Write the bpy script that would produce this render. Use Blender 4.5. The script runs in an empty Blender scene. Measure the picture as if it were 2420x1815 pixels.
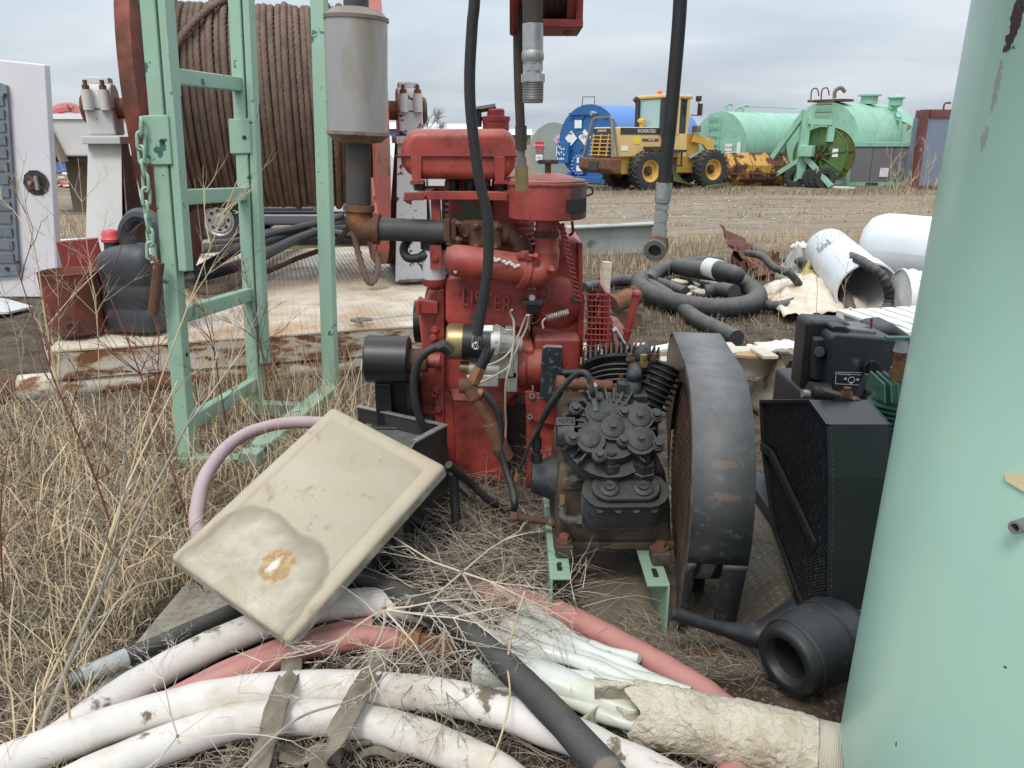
import bpy, bmesh, math, random
import numpy as np
from mathutils import Vector, Matrix, Quaternion
V = Vector
PI = math.pi
R = math.radians
random.seed(11)
np.random.seed(11)
S = bpy.context.scene
COL = S.collection
# ------------------------------------------------------------------ camera
FPX = 1818.0                      # focal length in photo pixels (photo 2420 x 1815)
CAMH = 1.6
PITCH = math.atan(584 / FPX)      # the horizon lies 584 px above the middle
cd = bpy.data.cameras.new('camera')
cam = bpy.data.objects.new('camera', cd)
COL.objects.link(cam)
cam.location = (0, 0, CAMH)
cam.rotation_euler = (PI / 2 - PITCH, 0, 0)
cd.sensor_fit = 'HORIZONTAL'
cd.angle = 2 * math.atan(1210 / FPX)
cd.clip_start = 0.05
cd.clip_end = 3000
S.camera = cam
# ------------------------------------------------------------------ sky, sun, exposure
SUN_EL, SUN_AZ = 56, 205          # azimuth clockwise from +Y (the view direction)
wd = bpy.data.worlds.new('World')
S.world = wd
wd.use_nodes = True
nt = wd.node_tree
nt.nodes.clear()
wo = nt.nodes.new('ShaderNodeOutputWorld')
bg = nt.nodes.new('ShaderNodeBackground')
sky = nt.nodes.new('ShaderNodeTexSky')
sky.sky_type = 'NISHITA'
sky.sun_disc = False
sky.sun_elevation = R(SUN_EL)
sky.sun_rotation = R(SUN_AZ)
sky.air_density = 1.5
sky.dust_density = 3.0
tc = nt.nodes.new('ShaderNodeTexCoord')
# project the view direction on a flat cloud deck so that the banks flatten towards the horizon
sep = nt.nodes.new('ShaderNodeSeparateXYZ')
nt.links.new(tc.outputs['Generated'], sep.inputs[0])
def wmath(op, a, b=None):
 n = nt.nodes.new('ShaderNodeMath'); n.operation = op
 for i, q in enumerate((a, b)):
  if q is None: continue
  if isinstance(q, (int, float)): n.inputs[i].default_value = q
  else: nt.links.new(q, n.inputs[i])
 return n.outputs[0]
zc = wmath('ADD', wmath('MAXIMUM', sep.outputs[2], 0.0), 0.16)
cx = wmath('DIVIDE', sep.outputs[0], zc)
cy = wmath('DIVIDE', sep.outputs[1], zc)
cmb = nt.nodes.new('ShaderNodeCombineXYZ')
nt.links.new(cx, cmb.inputs[0]); nt.links.new(cy, cmb.inputs[1])
n1 = nt.nodes.new('ShaderNodeTexNoise')
n1.inputs['Scale'].default_value = 0.75
n1.inputs['Detail'].default_value = 5
n1.inputs['Roughness'].default_value = 0.5
n1.inputs['Distortion'].default_value = 0.4
nt.links.new(cmb.outputs[0], n1.inputs['Vector'])
ramp = nt.nodes.new('ShaderNodeValToRGB')
cr = ramp.color_ramp
cr.elements[0].position = 0.36
cr.elements[0].color = (0.46, 0.525, 0.60, 1)
cr.elements[1].position = 0.66
cr.elements[1].color = (0.64, 0.70, 0.755, 1)
el = cr.elements.new(0.5)
el.color = (0.53, 0.595, 0.665, 1)
nt.links.new(n1.outputs['Fac'], ramp.inputs[0])
# overcast: the deck is brighter overhead than at the horizon
zen = wmath('ADD', wmath('MULTIPLY', wmath('MAXIMUM', sep.outputs[2], 0.0), 1.9), 0.86)
vm = nt.nodes.new('ShaderNodeVectorMath'); vm.operation = 'SCALE'
nt.links.new(ramp.outputs[0], vm.inputs[0]); nt.links.new(zen, vm.inputs['Scale'])
sk = nt.nodes.new('ShaderNodeVectorMath'); sk.operation = 'SCALE'
sk.inputs['Scale'].default_value = 0.08
nt.links.new(sky.outputs[0], sk.inputs[0])
mx = nt.nodes.new('ShaderNodeMix'); mx.data_type = 'RGBA'
mx.inputs[0].default_value = 0.9
nt.links.new(sk.outputs[0], mx.inputs[6]); nt.links.new(vm.outputs[0], mx.inputs[7])
nt.links.new(mx.outputs[2], bg.inputs['Color'])
bg.inputs['Strength'].default_value = 1.0
nt.links.new(bg.outputs[0], wo.inputs['Surface'])
sl = bpy.data.lights.new('sun', 'SUN')
sl.energy = 1.5
sl.angle = R(18)
sl.color = (1.0, 0.93, 0.83)
sun = bpy.data.objects.new('sun', sl)
COL.objects.link(sun)
sdir = V((math.sin(R(SUN_AZ)) * math.cos(R(SUN_EL)), math.cos(R(SUN_AZ)) * math.cos(R(SUN_EL)), math.sin(R(SUN_EL))))
sun.rotation_euler = (-sdir).to_track_quat('-Z', 'Y').to_euler()
sun.location = (0, -5, 12)
S.view_settings.view_transform = 'Standard'
S.view_settings.look = 'None'
S.view_settings.exposure = 0.28
S.view_settings.gamma = 1.0
S.render.engine = 'CYCLES'
S.cycles.max_bounces = 6
S.cycles.use_denoising = True
# ------------------------------------------------------------------ photo pixel -> direction -> point on a plane
_c, _s = math.cos(PITCH), math.sin(PITCH)
def ray(u, v):
 x = (u - 1210) / FPX; y = (907.5 - v) / FPX
 return V((x, _c + y * _s, -_s + y * _c))
CAMP = V((0, 0, CAMH))
def gz(u, v, z=0.0):
 d = ray(u, v); return CAMP + d * ((z - CAMH) / d.z)
def gy(u, v, y):
 d = ray(u, v); return CAMP + d * (y / d.y)
def gx(u, v, x):
 d = ray(u, v); return CAMP + d * (x / d.x)
# ------------------------------------------------------------------ materials
def _n(t, typ, **kw):
 n = t.nodes.new(typ)
 for k, q in kw.items():
  setattr(n, k, q)
 return n
def _mixc(t, fac, a, b):
 m = _n(t, 'ShaderNodeMix', data_type='RGBA')
 for sock, q in ((m.inputs[0], fac), (m.inputs[6], a), (m.inputs[7], b)):
  if isinstance(q, (int, float)): sock.default_value = q
  elif isinstance(q, (tuple, list)): sock.default_value = (q[0], q[1], q[2], 1)
  else: t.links.new(q, sock)
 return m.outputs[2]
def _math(t, op, a, b=0.0, clamp=False):
 m = _n(t, 'ShaderNodeMath', operation=op, use_clamp=clamp)
 for i, q in enumerate((a, b)):
  if isinstance(q, (int, float)): m.inputs[i].default_value = q
  else: t.links.new(q, m.inputs[i])
 return m.outputs[0]
def _noise(t, vec, scale, detail=4, rough=0.55, dist=0.0):
 n = _n(t, 'ShaderNodeTexNoise')
 n.inputs['Scale'].default_value = scale
 n.inputs['Detail'].default_value = detail
 n.inputs['Roughness'].default_value = rough
 n.inputs['Distortion'].default_value = dist
 t.links.new(vec, n.inputs['Vector'])
 return n.outputs['Fac']
def _step(t, val, thr, soft=0.015):
 m = _n(t, 'ShaderNodeMapRange', clamp=True)
 m.inputs['From Min'].default_value = thr - soft
 m.inputs['From Max'].default_value = thr + soft
 t.links.new(val, m.inputs['Value'])
 return m.outputs[0]
MATS = {}
def mat(name, col, rough=0.5, metal=0.0, var=0.12, vscale=6.0, bump=0.0, bscale=80.0, layers=(), dust=None,
  stretch=(1, 1, 1), island=0.0, spots=(), coat=0.0, coord='Object', bands=None, trans=0.0, spec=None):
 """layers: (colour, threshold, scale, softness, roughness) - noise patches of another colour
 (chips, rust, grime); dust: (colour, amount) settled on faces that look up; spots: (centre, radii, colour)"""
 m = bpy.data.materials.new(name); m.use_nodes = True
 t = m.node_tree; b = t.nodes['Principled BSDF']
 tc = _n(t, 'ShaderNodeTexCoord')
 vec = tc.outputs[coord]
 if stretch != (1, 1, 1):
  mp = _n(t, 'ShaderNodeMapping'); mp.inputs['Scale'].default_value = stretch
  t.links.new(vec, mp.inputs['Vector']); vec = mp.outputs[0]
 nz = _noise(t, vec, vscale, 5, 0.6)
 lo = tuple(max(0, q * (1 - var)) for q in col); hi = tuple(min(1, q * (1 + var)) for q in col)
 rp = _n(t, 'ShaderNodeMapRange', clamp=True)
 rp.inputs['From Min'].default_value = 0.3; rp.inputs['From Max'].default_value = 0.7
 t.links.new(nz, rp.inputs['Value'])
 c = _mixc(t, rp.outputs[0], lo, hi)
 if island:
  ge = _n(t, 'ShaderNodeNewGeometry')
  k = _math(t, 'ADD', _math(t, 'MULTIPLY', ge.outputs['Random Per Island'], 2 * island), 1 - island)
  vs = _n(t, 'ShaderNodeVectorMath', operation='SCALE')
  t.links.new(c, vs.inputs[0]); t.links.new(k, vs.inputs['Scale']); c = vs.outputs[0]
 rg = rough
 hgt = None
 for (lc, thr, sc, soft, lr) in layers:
  f = _step(t, _noise(t, vec, sc, 8, 0.62, 0.2), thr, soft)
  c = _mixc(t, f, c, lc)
  mr = _n(t, 'ShaderNodeMix', data_type='FLOAT')
  t.links.new(f, mr.inputs[0])
  if isinstance(rg, float): mr.inputs[2].default_value = rg
  else: t.links.new(rg, mr.inputs[2])
  mr.inputs[3].default_value = lr; rg = mr.outputs[0]
  if soft < 0.05:
   hgt = f if hgt is None else _math(t, 'MAXIMUM', hgt, f)
 for (ce, rad, lc) in spots:
  mp = _n(t, 'ShaderNodeMapping', vector_type='POINT')
  sv = _n(t, 'ShaderNodeVectorMath', operation='SUBTRACT'); sv.inputs[1].default_value = ce
  t.links.new(tc.outputs[coord], sv.inputs[0])
  dv = _n(t, 'ShaderNodeVectorMath', operation='DIVIDE'); dv.inputs[1].default_value = rad
  t.links.new(sv.outputs[0], dv.inputs[0])
  ln = _n(t, 'ShaderNodeVectorMath', operation='LENGTH'); t.links.new(dv.outputs[0], ln.inputs[0])
  nn = _noise(t, tc.outputs[coord], 14 if min(rad) > 0.05 else 50, 6, 0.6)
  q = _math(t, 'ADD', ln.outputs['Value'], _math(t, 'MULTIPLY', _math(t, 'SUBTRACT', nn, 0.5), 2.4))
  f = _math(t, 'SUBTRACT', 1.0, _step(t, q, 0.85, 0.05))
  c = _mixc(t, f, c, lc)
 if bands:   # (colour, axis, scale) stripes
  bc, ax, bs, bf = bands
  w = _n(t, 'ShaderNodeTexWave', wave_type='BANDS', bands_direction=ax)
  w.inputs['Scale'].default_value = bs; w.inputs['Distortion'].default_value = 1.5
  t.links.new(tc.outputs[coord], w.inputs['Vector'])
  c = _mixc(t, _math(t, 'MULTIPLY', w.outputs['Fac'], bf), c, bc)
 if dust:
  ge = _n(t, 'ShaderNodeNewGeometry'); sp = _n(t, 'ShaderNodeSeparateXYZ')
  t.links.new(ge.outputs['Normal'], sp.inputs[0])
  up = _math(t, 'MULTIPLY', sp.outputs[2], 1.0, True)
  f = _math(t, 'MULTIPLY', _math(t, 'MULTIPLY', up, _noise(t, vec, 9, 6, 0.65)), dust[1] * 1.9, True)
  c = _mixc(t, f, c, dust[0])
  mr = _n(t, 'ShaderNodeMix', data_type='FLOAT'); t.links.new(f, mr.inputs[0])
  if isinstance(rg, float): mr.inputs[2].default_value = rg
  else: t.links.new(rg, mr.inputs[2])
  mr.inputs[3].default_value = 0.9; rg = mr.outputs[0]
 t.links.new(c, b.inputs['Base Color'])
 if isinstance(rg, float): b.inputs['Roughness'].default_value = rg
 else: t.links.new(rg, b.inputs['Roughness'])
 b.inputs['Metallic'].default_value = metal
 if coat: b.inputs['Coat Weight'].default_value = coat
 if spec is not None: b.inputs['Specular IOR Level'].default_value = spec
 if trans: b.inputs['Transmission Weight'].default_value = trans
 if bump or hgt is not None:
  bp = _n(t, 'ShaderNodeBump'); bp.inputs['Strength'].default_value = 1.0
  bp.inputs['Distance'].default_value = 0.002
  h = _noise(t, vec, bscale, 4, 0.6)
  h = _math(t, 'MULTIPLY', h, bump * 4)
  if hgt is not None: h = _math(t, 'SUBTRACT', h, _math(t, 'MULTIPLY', hgt, 0.35))
  t.links.new(h, bp.inputs['Height']); t.links.new(bp.outputs[0], b.inputs['Normal'])
 MATS[name] = m
 return m
RUST = (0.12, 0.05, 0.025); RUSTL = (0.24, 0.10, 0.04); DUSTC = (0.34, 0.28, 0.21)
mat('mint', (0.255, 0.40, 0.295), 0.42, var=0.06, vscale=3, bump=0.08, bscale=160,
 layers=[((0.015, 0.11, 0.085), 0.64, 6, 0.006, 0.5), ((0.02, 0.12, 0.09), 0.675, 26, 0.006, 0.5), (RUST, 0.70, 6, 0.01, 0.85)], dust=((0.45, 0.5, 0.42), 0.12))
mat('mint_tank', (0.345, 0.60, 0.465), 0.34, var=0.05, vscale=1.2, bump=0.02, bscale=40,
 layers=[((0.05, 0.07, 0.06), 0.80, 55, 0.01, 0.7)], coat=0.15)
mat('mint_far', (0.28, 0.50, 0.37), 0.55, var=0.12, vscale=1.5, layers=[((0.20, 0.38, 0.28), 0.6, 3, 0.1, 0.6)])
mat('mint_rusty', (0.28, 0.48, 0.36), 0.6, var=0.12, vscale=1.5, layers=[((0.20, 0.11, 0.06), 0.535, 1.1, 0.01, 0.9)])
mat('red', (0.41, 0.066, 0.054), 0.35, var=0.18, vscale=9, bump=0.08, bscale=130,
 layers=[((0.35, 0.085, 0.055), 0.60, 4, 0.1, 0.5), ((0.17, 0.030, 0.024), 0.57, 7, 0.09, 0.6), ((0.09, 0.085, 0.062), 0.675, 12, 0.01, 0.8), ((0.085, 0.03, 0.018), 0.63, 5, 0.05, 0.8), ((0.45, 0.2, 0.17), 0.72, 60, 0.02, 0.7)], dust=((0.42, 0.24, 0.19), 0.32))
mat('red_patchy', (0.33, 0.04, 0.033), 0.5, var=0.15, vscale=9, bump=0.08,
 layers=[((0.12, 0.12, 0.085), 0.52, 9, 0.012, 0.8), (RUST, 0.60, 6, 0.03, 0.9)], dust=((0.36, 0.22, 0.16), 0.4))
mat('red_dull', (0.23, 0.030, 0.026), 0.55, var=0.2, vscale=8, bump=0.08, layers=[(RUST, 0.62, 7, 0.05, 0.85)])
mat('red_rusty', (0.20, 0.05, 0.035), 0.75, var=0.3, vscale=7, bump=0.2, layers=[((0.10, 0.045, 0.028), 0.5, 4, 0.08, 0.9)])
mat('pink_paint', (0.50, 0.13, 0.12), 0.6, var=0.12, vscale=3, layers=[(RUST, 0.585, 7, 0.02, 0.9), ((0.33, 0.16, 0.12), 0.55, 2.5, 0.1, 0.8)], bump=0.1)
mat('rust', (0.14, 0.062, 0.034), 0.85, var=0.35, vscale=14, bump=0.35, bscale=120, layers=[((0.27, 0.11, 0.045), 0.6, 9, 0.06, 0.9)])
mat('rust_dark', (0.075, 0.042, 0.028), 0.8, var=0.35, vscale=12, bump=0.3, bscale=110, layers=[((0.16, 0.068, 0.035), 0.6, 7, 0.07, 0.9)])
mat('rust_flake', (0.10, 0.048, 0.03), 0.85, var=0.3, vscale=12, bump=0.3, layers=[((0.42, 0.13, 0.09), 0.63, 14, 0.012, 0.6)])
mat('rope', (0.155, 0.105, 0.08), 0.8, var=0.35, vscale=5, bump=0.4, bscale=260, layers=[((0.22, 0.135, 0.095), 0.58, 3, 0.1, 0.9)])
mat('white_rust', (0.62, 0.60, 0.57), 0.6, var=0.07, vscale=3, bump=0.08, layers=[(RUSTL, 0.60, 3.5, 0.03, 0.9), (RUST, 0.665, 12, 0.01, 0.9)])
mat('white_clean', (0.64, 0.62, 0.635), 0.5, var=0.05, vscale=2, layers=[((0.16, 0.10, 0.08), 0.76, 9, 0.01, 0.9)])
mat('white_leg', (0.60, 0.60, 0.58), 0.55, var=0.06, vscale=3, layers=[((0.13, 0.055, 0.035), 0.685, 9, 0.01, 0.9)])
mat('white_leg_rusty', (0.58, 0.57, 0.55), 0.6, var=0.06, vscale=3, layers=[((0.10, 0.045, 0.028), 0.60, 12, 0.012, 0.9)])
mat('brown_steel', (0.16, 0.10, 0.08), 0.7, var=0.2, vscale=5, layers=[((0.30, 0.24, 0.21), 0.6, 3, 0.08, 0.8)])
mat('deck_plate', (0.64, 0.575, 0.47), 0.6, var=0.10, vscale=2.2, bump=0.05, layers=[((0.40, 0.24, 0.12), 0.56, 1.6, 0.12, 0.8), ((0.46, 0.37, 0.28), 0.58, 4, 0.12, 0.8), ((0.2, 0.1, 0.05), 0.68, 9, 0.03, 0.9)])
mat('deck_beam', (0.58, 0.54, 0.46), 0.65, var=0.15, vscale=4, bump=0.15, stretch=(1, 1, 3), layers=[((0.40, 0.27, 0.15), 0.55, 3, 0.12, 0.8), ((0.20, 0.08, 0.035), 0.515, 2.6, 0.035, 0.9), (RUST, 0.60, 6, 0.02, 0.9)])
mat('black_rubber', (0.018, 0.019, 0.021), 0.55, var=0.25, vscale=12, bump=0.1, bscale=300, dust=(DUSTC, 0.12))
mat('hose_black', (0.02, 0.021, 0.023), 0.6, var=0.3, vscale=10, bump=0.25, bscale=420, layers=[((0.35, 0.34, 0.32), 0.745, 40, 0.01, 0.8)])
mat('hose_brown', (0.045, 0.033, 0.026), 0.7, var=0.3, vscale=10, bump=0.2, bscale=300)
mat('hose_grey', (0.026, 0.028, 0.031), 0.6, var=0.3, vscale=10, bump=0.4, bscale=160, dust=((0.34, 0.30, 0.24), 0.16), layers=[((0.16, 0.135, 0.10), 0.66, 6, 0.03, 0.95)])
mat('hose_white', (0.68, 0.635, 0.59), 0.5, var=0.05, vscale=6, bump=0.05, bscale=90,
 layers=[((0.52, 0.47, 0.38), 0.585, 4, 0.06, 0.7), ((0.15, 0.11, 0.07), 0.625, 5.5, 0.02, 0.95)], dust=((0.38, 0.32, 0.24), 0.16))
mat('hose_pink', (0.46, 0.185, 0.16), 0.62, var=0.12, vscale=5, bump=0.1, bscale=150, dust=((0.55, 0.33, 0.28), 0.3), layers=[((0.30, 0.22, 0.16), 0.66, 5, 0.04, 0.9)])
mat('hose_mauve', (0.38, 0.275, 0.28), 0.62, var=0.12, vscale=5, bump=0.1, bscale=150, dust=((0.6, 0.48, 0.5), 0.3))
mat('steel_pipe', (0.060, 0.058, 0.058), 0.6, var=0.25, vscale=7, bump=0.12, layers=[((0.10, 0.05, 0.03), 0.62, 5, 0.06, 0.85)])
mat('muffler', (0.40, 0.39, 0.37), 0.42, metal=0.35, var=0.10, vscale=4, bump=0.06, bscale=60, stretch=(1, 1, 0.35), layers=[((0.30, 0.26, 0.20), 0.60, 5, 0.1, 0.7), ((0.20, 0.17, 0.14), 0.73, 16, 0.02, 0.8)])
mat('muffler_end', (0.24, 0.20, 0.16), 0.65, metal=0.1, var=0.2, vscale=7, bump=0.1, layers=[((0.15, 0.09, 0.06), 0.6, 8, 0.08, 0.8)])
mat('zinc', (0.42, 0.43, 0.42), 0.4, metal=0.6, var=0.15, vscale=30, bump=0.08, layers=[((0.22, 0.20, 0.17), 0.62, 20, 0.06, 0.7)])
mat('zinc_dark', (0.20, 0.20, 0.185), 0.5, metal=0.5, var=0.2, vscale=30, bump=0.1)
mat('brass', (0.30, 0.22, 0.10), 0.45, metal=0.6, var=0.2, vscale=25, layers=[((0.14, 0.10, 0.06), 0.6, 18, 0.08, 0.7)])
mat('brass_rusty', (0.27, 0.13, 0.05), 0.6, metal=0.3, var=0.25, vscale=25, bump=0.15, layers=[(RUST, 0.6, 18, 0.08, 0.8)])
mat('gold', (0.36, 0.27, 0.13), 0.38, metal=0.7, var=0.15, vscale=20)
mat('alu', (0.47, 0.46, 0.43), 0.45, metal=0.5, var=0.15, vscale=20, bump=0.1, layers=[((0.25, 0.23, 0.20), 0.62, 14, 0.07, 0.7)])
mat('black_paint', (0.012, 0.013, 0.015), 0.35, var=0.2, vscale=10, bump=0.04, dust=((0.30, 0.27, 0.23), 0.10))
mat('black_iron', (0.022, 0.025, 0.029), 0.42, var=0.3, vscale=16, bump=0.3, bscale=190, layers=[((0.085, 0.055, 0.035), 0.63, 9, 0.07, 0.8), ((0.055, 0.06, 0.065), 0.58, 22, 0.05, 0.6)], dust=((0.24, 0.20, 0.16), 0.10))
mat('oily_iron', (0.060, 0.043, 0.028), 0.6, var=0.3, vscale=11, bump=0.3, bscale=140, layers=[((0.13, 0.10, 0.07), 0.58, 8, 0.08, 0.85)])
mat('guard_black', (0.026, 0.029, 0.034), 0.38, var=0.25, vscale=6, bump=0.06, bscale=120,
 layers=[((0.12, 0.125, 0.14), 0.60, 42, 0.04, 0.5), ((0.16, 0.07, 0.035), 0.70, 9, 0.03, 0.85)], dust=((0.27, 0.265, 0.285), 0.95))
mat('guard_inner', (0.11, 0.085, 0.065), 0.35, metal=0.4, var=0.3, vscale=4, bump=0.05, layers=[((0.2, 0.17, 0.14), 0.58, 3, 0.1, 0.4)], stretch=(1, 1, 4))
mat('plastic_black', (0.016, 0.018, 0.021), 0.42, var=0.2, vscale=8, bump=0.1, bscale=220, dust=((0.24, 0.23, 0.22), 0.10), layers=[((0.07, 0.07, 0.07), 0.64, 12, 0.05, 0.7)])
mat('plastic_grey', (0.034, 0.038, 0.044), 0.45, var=0.12, vscale=6, bump=0.08, bscale=200, dust=((0.24, 0.24, 0.245), 0.16), layers=[((0.16, 0.16, 0.165), 0.66, 14, 0.05, 0.7)])
mat('lid', (0.47, 0.415, 0.325), 0.6, var=0.05, vscale=5, bump=0.12, bscale=260, layers=[((0.55, 0.51, 0.44), 0.58, 4, 0.1, 0.7), ((0.36, 0.29, 0.20), 0.64, 13, 0.05, 0.7), ((0.8, 0.77, 0.7), 0.76, 90, 0.01, 0.7)])
mat('lid_wear', (0.31, 0.285, 0.235), 0.65, var=0.12, vscale=8, bump=0.15, bscale=220, layers=[((0.50, 0.46, 0.38), 0.53, 9, 0.06, 0.7)])
mat('wood', (0.54, 0.47, 0.365), 0.75, var=0.16, vscale=6, bump=0.15, bscale=60, stretch=(0.35, 4, 4), layers=[((0.20, 0.13, 0.08), 0.70, 5, 0.03, 0.8)])
mat('wood_raw', (0.42, 0.27, 0.13), 0.75, var=0.2, vscale=6, bump=0.15, stretch=(0.35, 4, 4))
mat('plastic_white', (0.62, 0.645, 0.67), 0.4, var=0.05, vscale=4, bump=0.1, bscale=25, dust=((0.55, 0.5, 0.42), 0.10))
mat('plastic_sheet', (0.70, 0.70, 0.68), 0.35, var=0.08, vscale=5, bump=0.3, bscale=14, layers=[((0.50, 0.43, 0.32), 0.62, 4, 0.07, 0.7)])
mat('tarp', (0.62, 0.52, 0.40), 0.65, var=0.12, vscale=5, bump=0.4, bscale=22, layers=[((0.52, 0.33, 0.14), 0.58, 3.2, 0.06, 0.8), ((0.70, 0.64, 0.56), 0.55, 6, 0.08, 0.7)])
mat('paper', (0.58, 0.52, 0.41), 0.9, var=0.10, vscale=7, bump=2.2, bscale=42, layers=[((0.42, 0.34, 0.24), 0.60, 5, 0.07, 0.9), ((0.12, 0.08, 0.06), 0.76, 11, 0.01, 0.9)])
mat('film', (0.66, 0.68, 0.64), 0.25, var=0.08, vscale=4, bump=0.05, bscale=20, layers=[((0.56, 0.58, 0.46), 0.56, 3, 0.1, 0.4)])
mat('webbing', (0.24, 0.205, 0.15), 0.9, var=0.2, vscale=9, bump=0.5, bscale=330, layers=[((0.15, 0.12, 0.085), 0.56, 7, 0.08, 0.95)])
mat('yard_mud', (0.20, 0.16, 0.115), 0.95, var=0.25, vscale=3, bump=0.4)
mat('rock_mud', (0.13, 0.10, 0.07), 0.95, var=0.25, vscale=12, bump=0.6, bscale=90)
mat('dead_grass', (0.45, 0.345, 0.215), 0.8, var=0.2, vscale=1.6, island=0.62)
mat('dead_grass_grey', (0.28, 0.22, 0.155), 0.85, var=0.2, vscale=1.6, island=0.6)
mat('green_grass', (0.11, 0.145, 0.06), 0.8, var=0.15, vscale=3, island=0.3)
mat('stem_tan', (0.50, 0.40, 0.235), 0.75, var=0.15, vscale=6)
mat('stem_red', (0.17, 0.060, 0.037), 0.75, var=0.25, vscale=7)
mat('stem_grey', (0.33, 0.29, 0.245), 0.85, var=0.2, vscale=8, bump=0.2)
mat('twig', (0.27, 0.225, 0.175), 0.85, var=0.2, vscale=5, island=0.35)
mat('twig_pale', (0.50, 0.43, 0.345), 0.85, var=0.15, vscale=5, island=0.25)
mat('tyre', (0.030, 0.031, 0.032), 0.75, var=0.2, vscale=6, bump=0.15, dust=((0.22, 0.19, 0.15), 0.3))
mat('loader_yellow', (0.66, 0.40, 0.08), 0.5, var=0.07, vscale=1.2, layers=[((0.50, 0.30, 0.09), 0.6, 2, 0.1, 0.6)])
mat('loader_cream', (0.66, 0.45, 0.18), 0.5, var=0.05, vscale=1.2)
mat('dark_glass', (0.03, 0.045, 0.05), 0.08, var=0.05)
mat('pale_glass', (0.35, 0.52, 0.55), 0.1, var=0.05)
mat('dark_steel', (0.035, 0.035, 0.036), 0.5, var=0.2, vscale=5)
mat('grey_steel', (0.17, 0.17, 0.165), 0.55, var=0.12, vscale=3, layers=[(RUST, 0.66, 4, 0.03, 0.9)])
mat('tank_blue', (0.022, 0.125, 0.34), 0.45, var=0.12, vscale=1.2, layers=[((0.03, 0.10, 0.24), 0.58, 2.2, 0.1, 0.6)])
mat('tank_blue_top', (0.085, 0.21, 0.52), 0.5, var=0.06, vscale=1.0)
mat('tank_grey', (0.27, 0.31, 0.28), 0.55, var=0.08, vscale=1.3, layers=[((0.14, 0.10, 0.07), 0.70, 3, 0.02, 0.9)])
mat('bucket_rust', (0.50, 0.29, 0.055), 0.65, var=0.15, vscale=2, bump=0.1, layers=[((0.095, 0.042, 0.028), 0.47, 2.0, 0.02, 0.9)])
mat('reel_green', (0.075, 0.16, 0.045), 0.5, var=0.18, vscale=1.4, layers=[((0.14, 0.12, 0.04), 0.60, 1.5, 0.06, 0.8)])
mat('reel_olive', (0.12, 0.135, 0.035), 0.6, var=0.2, vscale=1.2, layers=[(RUST, 0.63, 2, 0.04, 0.8)])
mat('container_grey', (0.17, 0.165, 0.175), 0.6, var=0.06, vscale=0.8)
mat('container_blue', (0.17, 0.205, 0.27), 0.6, var=0.08, vscale=0.8, layers=[((0.15, 0.055, 0.045), 0.65, 1.5, 0.03, 0.9)])
mat('maroon', (0.14, 0.045, 0.04), 0.65, var=0.2, vscale=1.5, layers=[((0.3, 0.2, 0.18), 0.63, 3, 0.03, 0.8)])
mat('placard_white', (0.78, 0.78, 0.78), 0.5, var=0.03)
mat('placard_pink', (0.70, 0.42, 0.55), 0.5, var=0.04)
mat('ink', (0.02, 0.02, 0.022), 0.6, var=0.05)
mat('ink_white', (0.75, 0.75, 0.74), 0.6, var=0.05)
mat('sign_red', (0.55, 0.03, 0.04), 0.5, var=0.05)
mat('sign_yellow', (0.72, 0.60, 0.04), 0.5, var=0.05)
mat('orange_lamp', (0.80, 0.16, 0.03), 0.35, var=0.05)
mat('steel_vent', (0.20, 0.225, 0.25), 0.45, metal=0.4, var=0.15, vscale=5)
mat('blue_tarp', (0.03, 0.085, 0.24), 0.5, var=0.2, vscale=4)
mat('truck_grey', (0.12, 0.125, 0.135), 0.4, var=0.05, coat=0.2)
mat('truck_white', (0.70, 0.71, 0.72), 0.35, var=0.03, coat=0.2)
mat('cap_red', (0.60, 0.075, 0.085), 0.45, var=0.06)
mat('galv_grey', (0.36, 0.38, 0.355), 0.55, var=0.1, vscale=2, layers=[((0.20, 0.16, 0.11), 0.62, 3, 0.05, 0.9)])
mat('diamond', (0.34, 0.36, 0.32), 0.6, var=0.12, vscale=4, layers=[((0.22, 0.18, 0.13), 0.55, 3, 0.1, 0.9)])
mat('diamond_dirty', (0.20, 0.16, 0.115), 0.8, var=0.2, vscale=5, layers=[((0.13, 0.10, 0.075), 0.52, 3, 0.1, 0.9)])
mat('cream_wire', (0.55, 0.47, 0.36), 0.6, var=0.1)
mat('bark', (0.20, 0.175, 0.15), 0.9, var=0.2)
mat('far_white', (0.60, 0.59, 0.58), 0.7, var=0.15, vscale=0.8)
mat('far_blue', (0.07, 0.11, 0.20), 0.7, var=0.15, vscale=0.8)
mat('far_brown', (0.20, 0.15, 0.11), 0.8, var=0.2, vscale=0.8)
mat('far_hill', (0.20, 0.185, 0.165), 0.95, var=0.12, vscale=0.02)
mat('box_dark', (0.035, 0.033, 0.034), 0.3, var=0.2, vscale=5, coat=0.2, dust=((0.42, 0.40, 0.38), 0.3))
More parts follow.
